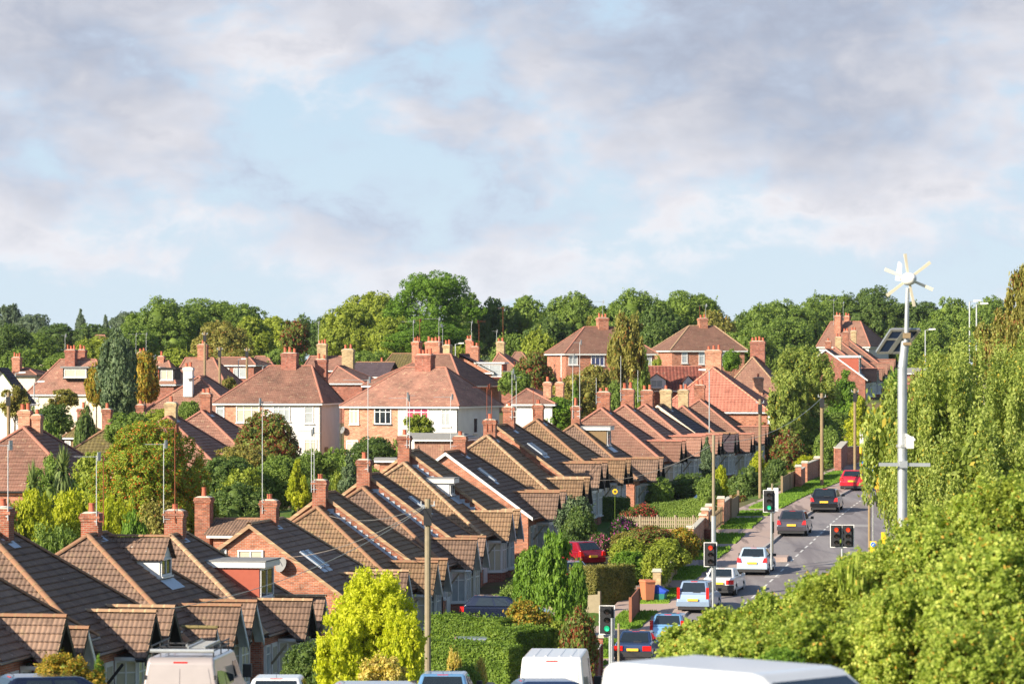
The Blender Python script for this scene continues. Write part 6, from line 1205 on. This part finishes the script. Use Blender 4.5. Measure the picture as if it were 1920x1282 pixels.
# ------------------------------------------------------------ street furniture
def gz(px, d): x = (px-960)/F*d; return x, G(x, d)
def signal(px, yt, yb, d, lit, label, double=False, ground=None, pole=True):
    s = F/d; x = (px-960)/s; zt, zb = (HY-yt)/s, (HY-yb)/s; g = G(x, d) if ground is None else ground; e = empty('traffic_signal', (x, d, g), R(-4), label, 'traffic light'); H_ = zt-zb; zt -= g; zb -= g
    xs_ = (-.29, .29) if double else (0,)
    for dx in xs_:
        wb_ = H_*.27; m = MB(); m.box(dx-wb_, dx+wb_, .0, .03, zb, zt); bb = m.build('backing_board', BLKP, e, bevel=.012)
        m = MB(); f = .035
        for q in ((dx-wb_, dx+wb_, zb, zb+f), (dx-wb_, dx+wb_, zt-f, zt), (dx-wb_, dx-wb_+f, zb+f, zt-f), (dx+wb_-f, dx+wb_, zb+f, zt-f)): m.box(q[0], q[1], -.012, 0, q[2], q[3])
        m.build('white_border', WH, bb); m = MB(); hw_ = H_*.15; m.box(dx-hw_, dx+hw_, -.16, -.012, zb+.09, zt-.09); hdm = m.build('signal_head', BLKP, e, bevel=.03)
        for k in range(3):
            zc = zt-.09-(H_-.18)*(k+.5)/3; mt = (SIGR if k == 0 else SIGG if k == 2 else SIGO) if (lit == k) else SIGO; m = MB(); m.tube((dx, -.18, zc), (dx, -.155, zc), .105, .11, 18); m.build('lens', mt, hdm)
            m = MB(); n_ = 12
            for j in range(n_):
                a0 = math.pi*(j/n_)*1.3-.47; a1 = math.pi*((j+1)/n_)*1.3-.47
                P = lambda a, y, r: (dx+math.cos(a)*r, y, zc+math.sin(a)*r)
                m.poly([P(a0, -.16, .125), P(a1, -.16, .125), P(a1, -.36 if .6 < (a0+a1)/2 < 2.5 else -.26, .125), P(a0, -.36 if .6 < (a0+a1)/2 < 2.5 else -.26, .125)])
            m.build('hood', BLKP, hdm)
    if pole: m = MB(); xx = 0 if double else .12; m.tube((xx, .09, -.3), (xx, .09, zt-.15 if not double else zb+.4), .057, .057, 12); m.tube((xx, .09, -.05), (xx, .09, .25), .08, .08, 12); m.build('pole', MTL, e)
    return e
signal(1138, 1134, 1189, 149, 2, 'green traffic signal nearest the white van'); signal(1332, 1016, 1062, 176, 0, 'single red traffic signal between the parked blue cars', ground=None)
signal(1442, 918, 960, 197, 2, 'green traffic signal on the footpath before the grey hatchback', ground=Zs(*onroad(1441, 1043)[:2])); signal(1579, 983, 1026, 186, 0, 'double red traffic signals above the bushes', double=True)
def post(px, yt, d, r, mt, label, cat='post', name=None, yb=None, box=None, z=None):
    s = F/d; x = (px-960)/s; g = z if z is not None else G(x, d); zt = (HY-yt)/s-g; m = MB(); m.tube((0, 0, -.4), (0, 0, zt), r, r*.9, 10); e = empty(name or cat.replace(' ', '_'), (x, d, g), 0, label, cat); m.build('shaft', mt, e); return e, zt
pe, zt = post(1148, 1158, 148, .07, MTL, 'grey steel post just behind the nearest green signal'); post(1160, 1168, 147, .055, WOODP, 'slim pale timber post right of the nearest green signal')
pe, zt = post(1448, 906, 199, .06, WOODP, 'timber post behind the green signal on the footpath', z=Zs(*onroad(1447, 1040)[:2])); m = MB(); m.box(-.09, .09, -.2, -.05, 1.5, 2.1); m.build('push_button_box', P_['paint_black'], pe)
e2 = empty('signal_board', ((1449-960)/F*200, 200, G((1449-960)/F*200, 200)), 0, 'back of another signal board behind the footpath green signal', 'traffic light'); s = F/200; z_ = lambda y: (HY-y)/s-e2.location.z; m = MB(); m.box(-.3, .3, 0, .05, z_(958), z_(914)); m.build('backing_board', GYB, e2, bevel=.02); m = MB(); m.tube((0, .1, -.2), (0, .1, z_(920)), .05, .05, 8); m.build('pole', MTL, e2)
pe, zt = post(1630, 920, 193, .075, WOOD, 'brown post by the far kerb beside the weeping leaves'); m = MB(); m.box(.02, .3, -.2, .0, .9, 1.5); m.build('control_box', BLKP, pe); post(1680, 900, 195, .07, MTL, 'grey steel post beneath the weeping leaves'); post(1637, 925, 200, .035, ALU, 'thin silver post right of the brown one'); post(1129, 1185, 150, .0, MTL, 'x') if 0 else None
def telegraph(px, yt, d, r, label, mt=WOOD, wires=True, z=None, cap=False):
    e, zt = post(px, yt, d, r, mt, label, 'telegraph pole', 'telegraph_pole', z=z)
    m = MB(); m.box(-r-.03, r+.03, -r-.05, -r+.01, zt-1.0, zt-.35); m.build('junction_box', BLKP, e)
    m = MB(); m.bar((-.28, 0, zt-.25), (.28, 0, zt-.25), .05, .05)
    for x in (-.25, .25): m.tube((x, 0, zt-.25), (x, 0, zt-.08), .03, .02, 6)
    m.build('cross_arm', MTL, e); return e
tp = [telegraph(802, 935, 142, .125, 'mossy telegraph pole by the yellow robinia', WOODP), telegraph(1425, 748, 252, .11, 'tall bare wooden pole behind the footpath green signal', z=Zs(*onroad(1425, 966)[:2])), telegraph(1541, 737, 262, .13, 'wooden pole with dark sleeve near the birch', z=Zs(*onroad(1543, 915)[:2])), telegraph(1603, 728, 285, .12, 'wooden pole right of the bright conifers', z=-8.0),
      telegraph(16, 735, 280, .14, 'wooden pole at the left edge of the gardens'), telegraph(384, 622, 392, .14, 'tallest of the three garden poles behind the white chimney'), telegraph(412, 650, 372, .14, 'middle dark garden pole of the three'), telegraph(463, 652, 400, .14, 'right-hand garden pole of the three'), telegraph(1780, 690, 300, .12, 'pole stub above the weeping birch')]
# lamp column with galvanised lower part
e, zt = post(1338, 815, 188, .085, WOODP, 'slim lamp column rising above the single red signal', 'street lamp', 'street_lamp'); m = MB(); m.tube((0, 0, -.2), (0, 0, zt*.5), .125, .12, 12); m.build('base_sleeve', MTL, e)
def lamp(px, yt, d, label, side=1, h_=None, mt=GYB, r=.055):
    e, zt = post(px, yt, d, r, MTL, label, 'street lamp', 'street_lamp'); m = MB(); m.bar((0, 0, zt), (side*.35, 0, zt+.06), .05, .05); m.build('arm', MTL, e); m = MB(); m.hexa([(side*.30, -.12, zt+.0), (side*.30+side*.62, -.09, zt+.05), (side*.30+side*.62, .09, zt+.05), (side*.30, .12, zt), (side*.32, -.1, zt+.16), (side*.88, -.06, zt+.15), (side*.88, .06, zt+.15), (side*.32, .1, zt+.16)]); m.build('lantern', WH, e, bevel=.03); return e
lamp(64, 717, 318, 'street lamp with white head over the streaky roof, left'); lamp(29, 700, 330, 'small street lamp beside the white gable-ended house'); lamp(252, 671, 350, 'street lamp with white head right of the cypress top', side=-1); lamp(447, 674, 410, 'street lamp before the long low roofed house'); lamp(854, 645, 395, 'short street lamp behind the cream chimney'); lamp(1735, 619, 330, 'street lamp right of the turbine pole', side=1, r=.06); lamp(1818, 566, 300, 'left of the two tall street lamps over the birches', r=.07); lamp(1831, 571, 292, 'right of the two tall street lamps over the birches', r=.07); lamp(1330, 695, 310, 'white street-light mast by the broad chimneys', side=-1)
# wind and solar powered column
def turbine():
    d = 108.0; s = F/d; x = (1692-960)/s; g = G(x, d); e = empty('wind_turbine', (x, d, g), 0, 'tall grey column with a six-bladed wind turbine and solar panel', 'wind turbine'); z = lambda y: (HY-y)/s-g
    m = MB(); m.tube((0, 0, -.3), (0, 0, z(690)), .145, .135, 20); m.tube((0, 0, z(690)), (.08, 0, z(640)), .135, .115, 20); m.build('column', MTL, e, smooth_=False)
    m = MB(); m.tube((.11, 0, z(640)), (.15, 0, z(540)), .068, .06, 14); o = m.build('upper_pole', MTL, e)
    m = MB(); m.box(.02, .22, -.16, .08, z(634), z(624)); m.box(.0, .24, -.17, .09, z(647), z(642)); m.build('clamp', WOOD, e)
    # solar panel tilted back, seen from underneath
    m = MB(); P0 = Vector((-.62, 0, z(636))); A = Vector((-.68, .62, z(660))); B = Vector((.06, .62, z(660))); C = Vector((.52, .20, z(618))); D = Vector((-.30, .20, z(618)))
    n_ = (B-A).cross(D-A).normalized(); q = [A, B, C, D]; m.hexa([p for p in q]+[p+n_*.03 for p in q]); so_ = m.build('solar_panel', plain('panel_back_blue', (.015, .03, .07), .3, .5), e); m = MB()
    for a, c in ((A, B), (B, C), (C, D), (D, A)): m.bar(a, c, .07, .09, tuple(n_))
    m.build('panel_frame', ALU, so_); m = MB(); m.bar((A+B)/2, (C+D)/2, .12, .1, tuple(n_)); m.bar(A*.4+D*.6, B*.4+C*.6, .06, .08, tuple(n_)); m.build('panel_rail', ALU, so_)
    hz = z(523); hub = Vector(((1703-1692)/s, 0, hz)); m = MB(); prof = [(0, -.34), (.10, -.32), (.16, -.22), (.185, -.08), (.185, .06), (.14, .2), (.07, .3), (.03, .5)]
    dirn = Vector((.35, -.92, 0)).normalized(); a_ = Vector((0, 0, 1)); e_ = dirn.cross(a_)
    for (r0, t0), (r1, t1) in zip(prof, prof[1:]): m.tube(hub-dirn*t0*1.0, hub-dirn*t1, max(r0, .01), max(r1, .01), 20, cap=False)
    m.build('nacelle', WH, e, smooth_=True, fix=True); m = MB(); tp_ = hub-dirn*.45; m.hexa([tp_+Vector((-.02, 0, -.05)), tp_+Vector((.02, 0, -.05)), tp_-dirn*.35+Vector((.02, 0, -.02)), tp_-dirn*.35+Vector((-.02, 0, -.02)), tp_+Vector((-.02, 0, .45)), tp_+Vector((.02, 0, .45)), tp_-dirn*.15+Vector((.02, 0, .52)), tp_-dirn*.15+Vector((-.02, 0, .52))]); m.build('tail_fin', GYB, e)
    blm = plain('blade_cream', (.70, .62, .46), .5)
    for k, (bx, by, ln) in enumerate(((-6, 46, 0), (40, 30, 0), (44, -20, 0), (10, -50, 0), (-40, -30, 0), (-43, 18, 0))):
        t = Vector((bx, 0, by)).normalized(); Ln = math.hypot(bx, by)/s+.02; sd = dirn.cross(t).normalized(); m = MB(); c0 = hub+dirn*.02+t*.13; c1 = hub+dirn*.02+t*Ln
        m.hexa([c0-sd*.035-dirn*.01, c0+sd*.035-dirn*.01, c1+sd*.055-dirn*.01, c1-sd*.04-dirn*.01, c0-sd*.035+dirn*.012, c0+sd*.035+dirn*.012, c1+sd*.055+dirn*.008, c1-sd*.04+dirn*.008]); m.build('blade', blm, e)
    m = MB(); zz = z(870); m.bar((-.70, -.2, zz), (.78, -.2, zz-.01), .07, .10); m.box(-.1, .12, -.28, -.1, zz-.1, zz+.1); m.build('cross_bar', MTL, e)
    m = MB(); m.box(.1, .3, -.28, .02, z(840), z(818)); m.hexa([(.08, -.3, z(818)), (.33, -.3, z(826)), (.33, .04, z(826)), (.08, .04, z(818)), (.08, -.3, z(812)), (.34, -.3, z(822)), (.34, .04, z(822)), (.08, .04, z(812))]); m.build('equipment_box', WH, e)
    m = MB(); m.tube((0, 0, z(838)), (0, 0, z(833)), .18, .18, 16); m.build('band_clamp', ALU, e)
turbine()
# signs
def sign(px, yt, yb, wpx, d, label, kind, z=None):
    s = F/d; x = (px-960)/s; g = z if z is not None else G(x, d); zt, zb = (HY-yt)/s-g, (HY-yb)/s-g; w_ = wpx/s/2; e = empty('road_sign', (x, d, g), 0, label, 'road sign'); m = MB(); m.tube((0, .05, -.3), (0, .05, zt), .035, .035, 8); m.build('post', MTL, e)
    zc = (zt+zb)/2
    if kind == 'keepleft':
        m = MB(); m.box(-w_, w_, -.03, .03, zb, zt); b_ = m.build('yellow_board', plain('sign_yellow', (.85, .52, .02), .5), e, bevel=.02); m = MB(); m.tube((0, -.05, zt-w_), (0, -.032, zt-w_), w_*.82, w_*.82, 24); m.build('white_rim', WH, b_); m = MB(); m.tube((0, -.06, zt-w_), (0, -.052, zt-w_), w_*.72, w_*.72, 24); m.build('blue_disc', plain('sign_blue', (.02, .16, .55), .5), b_)
        m = MB(); c = Vector((0, -.07, zt-w_)); u = Vector((-.7, 0, -.7)); v = Vector((.7, 0, -.7)); k = w_*.5
        m.poly([c-u*k-v*k*.2, c-u*k+v*k*.2, c+u*k*.2+v*k*.2, c+u*k*.2+v*k*.55, c+u*k, c+u*k*.2-v*k*.55, c+u*k*.2-v*k*.2]); m.build('arrow', WH, b_)
    elif kind == 'plain':
        m = MB(); m.box(-w_, w_, -.03, .03, zb, zt); m.build('yellow_board', plain('sign_yellow2', (.85, .52, .02), .5), e, bevel=.02)
    else:
        m = MB(); m.box(-w_, w_, -.02, .0, zb, zt); b_ = m.build('plate', WH, e); m = MB(); zz = zt-(zt-zb)*.30; m.tube((.1, -.035, zz), (.1, -.022, zz), w_*.36, w_*.36, 20); m.build('red_ring', TAIL, b_); m = MB(); m.tube((.1, -.042, zz), (.1, -.036, zz), w_*.24, w_*.24, 20); m.build('ring_centre', WH, b_)
        m = MB()
        for k in range(3): m.box(-w_*.75, w_*(.7-.2*k), -.026, -.021, zb+(zt-zb)*(.12+.13*k), zb+(zt-zb)*(.17+.13*k))
        m.build('faded_text_lines', GYB, b_)
    return e
sign(1620, 810, 836, 16, 300, 'white road sign with a red ring beside the bright conifers', 'ring', z=-8.0); sign(1637, 1014, 1036, 12, 170, 'yellow-backed keep left sign behind the bushes under the birch', 'keepleft'); sign(1657, 997, 1026, 10, 168, 'plain yellow board right of the keep left sign', 'plain'); sign(1556, 1085, 1112, 13, 150, 'yellow-backed keep left sign in the bushes below the double signal', 'keepleft')
e = empty('bollard', ((1614-960)/F*295, 295, -8.2), 0, 'small yellow post beside the white road sign', 'bollard'); m = MB(); m.tube((0, 0, -.2), (0, 0, 1.6), .12, .1, 10); m.build('shaft', P_['paint_white'] if 0 else MATS['sign_yellow2'], e)
# bins
def bins():
    p = onroad(1214, 1127); b_ = plain('bin_orange', (.50, .17, .08), .6); e = empty('wheelie_bin', (p.x, p.y, Zs(p.x, p.y)+.03), R(25), 'orange-brown wheelie bin standing on the verge', 'bin')
    m = MB(); m.hexa([(-.22, -.26, .06), (.22, -.26, .06), (.22, .22, .06), (-.22, .22, .06), (-.28, -.32, .95), (.28, -.32, .95), (.28, .34, .95), (-.28, .34, .95)]); m.build('body', b_, e, bevel=.03, smooth_=True); m = MB(); m.hexa([(-.31, -.37, .955), (.31, -.37, .955), (.31, .38, .955), (-.31, .38, .955), (-.27, -.30, 1.03), (.27, -.30, 1.03), (.27, .33, 1.07), (-.27, .33, 1.07)]); m.build('lid', b_, e, bevel=.02)
    for s_ in (-1, 1): m = MB(); m.tube((s_*.24, .25, .1), (s_*.30, .25, .1), .1, .1, 14); m.build('wheel', RUB, e)
    m = MB(); m.tube((-.2, .42, .95), (.2, .42, .95), .02, .02, 8); m.build('handle', RUB, e)
    p = onroad(1234, 1127); e = empty('recycling_box', (p.x+.1, p.y+.3, Zs(p.x, p.y)+.04), R(-20), 'blue recycling box tilted over a green one on the verge', 'recycling box'); m = MB(); m.hexa([(-.26, -.18, 0), (.26, -.18, 0), (.26, .18, 0), (-.26, .18, 0), (-.32, -.24, .34), (.32, -.24, .34), (.32, .24, .34), (-.32, .24, .34)]); m.build('green_box', plain('box_green', (.02, .16, .14), .5), e, bevel=.02)
    m = MB(); m.hexa([(-.3, -.2, .36), (.25, -.2, .30), (.25, .2, .30), (-.3, .2, .36), (-.16, -.26, .78), (.42, -.26, .48), (.42, .26, .48), (-.16, .26, .78)]); m.build('blue_box', plain('box_blue', (.02, .07, .45), .5), e, bevel=.02)
bins()
# ------------------------------------------------------------ fences, walls, gates
def wallrun(a, c, h_, mt, label, th=.22, piers=0, cap=STONE, name='garden_wall', cat='wall', ph=.3, pier_mt=None, slats=False, z=None):
    a, c = Vector(a), Vector(c); dirn = Vector((c.x-a.x, c.y-a.y, 0)); Ln = dirn.length; yaw = math.atan2(dirn.y, dirn.x); e = empty(name, a, yaw, label, cat); dz = c.z-a.z; m = MB()
    def zz(t): return dz*t/Ln
    if not slats:
        m.hexa([(0, -th/2, -.4), (Ln, -th/2, zz(Ln)-.4), (Ln, th/2, zz(Ln)-.4), (0, th/2, -.4), (0, -th/2, h_), (Ln, -th/2, zz(Ln)+h_), (Ln, th/2, zz(Ln)+h_), (0, th/2, h_)]); m.build('panel', mt, e)
        if cap: m = MB(); m.hexa([(-.02, -th/2-.04, h_+.003), (Ln+.02, -th/2-.04, zz(Ln)+h_+.003), (Ln+.02, th/2+.04, zz(Ln)+h_+.003), (-.02, th/2+.04, h_+.003), (-.02, -th/2-.04, h_+.06), (Ln+.02, -th/2-.04, zz(Ln)+h_+.06), (Ln+.02, th/2+.04, zz(Ln)+h_+.06), (-.02, th/2+.04, h_+.06)]); m.build('coping', cap, e)
    else:
        n_ = int(Ln/slats); wd = slats*.55
        for k in range(n_):
            x = (k+.5)*Ln/n_; z0 = zz(x); m.prism([(x-wd/2, z0+.08), (x+wd/2, z0+.08), (x+wd/2, z0+h_-.08), (x, z0+h_), (x-wd/2, z0+h_-.08)], -.03, -.01, 'y')
        for q in (.25, h_-.25): m.hexa([(0, -.008, q), (Ln, -.008, zz(Ln)+q), (Ln, .03, zz(Ln)+q), (0, .03, q), (0, -.008, q+.07), (Ln, -.008, zz(Ln)+q+.07), (Ln, .03, zz(Ln)+q+.07), (0, .03, q+.07)])
        m.build('pickets', mt, e)
    for k in range(piers):
        x = Ln*k/(piers-1) if piers > 1 else 0; w_ = .19 if not slats and mt not in (WOODP, WOOD, WOODR) else .06; hh = h_+ph; m = MB(); m.box(x-w_, x+w_, -w_-.01, w_+.01, zz(x)-.4, zz(x)+hh); po = m.build('pier' if w_ > .1 else 'post', pier_mt or mt, e)
        if w_ > .1: m = MB(); m.box(x-w_-.05, x+w_+.05, -w_-.06, w_+.06, zz(x)+hh+.002, zz(x)+hh+.07); m.prism([(x-w_-.03, zz(x)+hh+.072), (x+w_+.03, zz(x)+hh+.072), (x, zz(x)+hh+.17)], -w_-.03, w_+.03, 'y'); m.build('pier_cap', cap or STONE, po)
    return e
def rp(px, py): p = onroad(px, py); return (p.x, p.y, Zs(p.x, p.y))
def gp(px, d, dz=0): x = (px-960)/F*d; return (x, d, G(x, d)+dz)
df_ = onroad(1122, 1146).y; wallrun(gp(884, df_+3.5), (*gp(1124, df_)[:2], W(1124, 1146, df_).z), .85, WOODP, 'weathered panel fence across the front garden behind the clipped hedge', th=.06, piers=6, cap=None, name='fence', cat='fence', ph=.15)
def gpz(px, py, d): return ((px-960)/F*d, d, (HY-py)/F*d)
wallrun(gpz(1168, 990, 219), gpz(1335, 992, 213), .72, WOODP, 'pale picket fence on a low brick wall', piers=6, name='picket_fence', cat='fence', slats=.17, ph=.08); wallrun(gpz(1166, 1001, 218.4), gpz(1336, 1003, 212.4), .34, BR2, 'low brick wall under the picket fence', cap=None)
wallrun(rp(1232, 1118), rp(1262, 1078), .95, BRY, 'yellowish brick front wall with end piers beside the wheelie bin', piers=2); wallrun(rp(1182, 1168), rp(1197, 1148), 1.2, WOODR, 'red-brown timber gate panel left of the wheelie bin', th=.06, piers=2, cap=None, name='timber_gate', cat='gate', ph=.05)
wallrun(rp(1240, 1079), rp(1253, 1066), 1.55, WOOD, 'dark vertical board fence behind the verge', th=.06, piers=2, cap=None, name='fence', cat='fence', ph=.1); wallrun(rp(1256, 1066), rp(1272, 1050), 1.0, BRY, 'rough stone wall below the autumn shrub'); wallrun(rp(1276, 1052), rp(1285, 1040), .6, BRY, 'low stone planter wall beside the drive', piers=0)
wallrun(rp(1294, 1038), rp(1318, 1012), 1.25, BRP, 'brick wall with two piers and dark railings', piers=2, ph=.15); wallrun(rp(1322, 1012), rp(1330, 1004), 1.5, BRP, 'brick gate piers right of the picket fence', piers=2, ph=.2); wallrun(rp(1334, 1003), rp(1362, 978), 1.2, WOOD, 'brown slatted fence behind the lamp column', slats=.14, piers=3, name='fence', cat='fence', ph=.1); wallrun(rp(1352, 985), rp(1368, 972), 1.3, BRP, 'orange brick pier and short wall beside the boarded fence', piers=1)
wallrun(rp(1370, 974), rp(1384, 964), 1.2, WOOD, 'short boarded fence at the dark shrub', th=.05, cap=None, piers=2, name='fence', cat='fence'); wallrun(rp(1466, 926), rp(1494, 911), 1.15, WOOD, 'grey-brown close boarded fence by the long verge', th=.05, cap=None, piers=3, name='fence', cat='fence', ph=.08); wallrun(rp(1497, 914), rp(1507, 908), 1.2, BR, 'orange brick pier at the end of the boarded fence', piers=1, ph=.25); wallrun(rp(1509, 903), rp(1532, 893), 1.25, BR, 'brick wall under the yellow clipped shrub', piers=2, ph=.1)
wallrun(rp(1571, 882), rp(1583, 868), 1.7, BR2, 'tall dark red brick wall end beside the dark conifer', th=.5); wallrun((rp(1566, 868)[0], 300, -8.2), ((1612-960)/F*303, 303, -8.2), 1.4, BR, 'red brick wall across the top of the verge', piers=0)
wallrun(gp(1040, 147), gp(1064, 150), 1.1, STONE, 'rough stone wall with a capped pier behind the white van', piers=2); wallrun(gp(1088, 152), gp(1110, 156), 1.4, BK, 'black slatted gate by the purple-green shrub', slats=.14, piers=2, name='garden_gate', cat='gate'); wallrun(gp(1112, 156), gp(1122, 160), 1.3, BR2, 'low red brick wall beside the black gate', piers=2)
wallrun(gp(800, 134), gp(846, 133), .9, BR2, 'low red brick wall at the foot of the telegraph pole'); wallrun(gp(915, 131), gp(935, 131.5), 1.05, BR, 'orange brick pier before the tall clipped hedge', piers=1, ph=.2); wallrun(gp(880, 129), gp(894, 129), .75, BR, 'short capped brick pier behind the blue car roof', piers=2, ph=.1)
wallrun(gp(402, 205), gp(495, 203), 1.6, WOODR, 'red-brown panel fence behind the outbuilding roof', th=.05, cap=None, piers=4, name='fence', cat='fence', ph=.05); wallrun(gp(355, 200), gp(402, 204), 1.5, BR, 'brick garden wall left of the red-brown fence'); wallrun(gp(255, 190), gp(352, 192), .8, CRM, 'pale garden wall behind the dome-shaped bush')
dq_ = onroad(1112, 1078).y; wallrun(W(1085, 1080, dq_), W(1138, 1080, dq_), .7, BK, 'low black railing in front of the dark red car', slats=.15, piers=2, name='railing', cat='railing')
# overhead wires between poles and houses
def wire(a, c, sag, label):
    a, c = Vector(a), Vector(c); m = MB(); n_ = 14; pts = [a.lerp(c, k/n_)-Vector((0, 0, sag*4*(k/n_)*(1-k/n_))) for k in range(n_+1)]
    for p, q in zip(pts, pts[1:]): m.tube(p, q, .014, .014, 4, cap=False)
    tag(m.build('overhead_wire', ALU), label, 'wire')
wire(W(1541, 745, 262), W(1338, 830, 188), .8, 'telephone wire from the sleeved pole down to the lamp column'); wire(W(1338, 832, 188), W(1120, 900, 235), .5, 'telephone wire from the lamp column to the upper bungalows'); wire(W(802, 945, 142), W(520, 1045, 170), .5, 'telephone wire from the mossy pole to the brick gable'); wire(W(802, 948, 142), W(320, 1140, 128), .6, 'telephone wire from the mossy pole over the lower gables'); wire(W(802, 946, 142), W(600, 960, 186), .5, 'telephone wire from the mossy pole to the first raised roof')
e = empty('sunflower', gp(1153, 222), 0, 'single sunflower in front of the bungalow bays', 'sunflower'); m = MB(); zt = (HY-921)/F*222-e.location.z; m.tube((0, 0, 0), (0, 0, zt), .02, .015, 6); m.build('stem', FH, e); m = MB(); m.tube((0, -.06, zt), (0, -.03, zt), .16, .16, 12); m.build('petals', MATS['sign_yellow2'], e); m = MB(); m.tube((0, -.08, zt), (0, -.061, zt), .08, .08, 10); m.build('seed_head', BARK, e)

# ------------------------------------------------------------ haze
hm = bpy.data.materials.new('haze'); hm.use_nodes = True; hm.node_tree.nodes.clear(); b = NB(hm.node_tree)
pv = b.nd('ShaderNodeVolumePrincipled', {'Color': (.80, .86, .95), 'Density': .00005, 'Anisotropy': .3}); om = b.nd('ShaderNodeOutputMaterial'); hm.node_tree.links.new(pv.outputs[0], om.inputs['Volume'])
m = MB(); m.box(-1300, 1300, -40, 1300, -40, 60); o = m.build('haze', hm); o['kind'] = 'stuff'; o['label'] = 'thin pale air between the camera and the far trees'
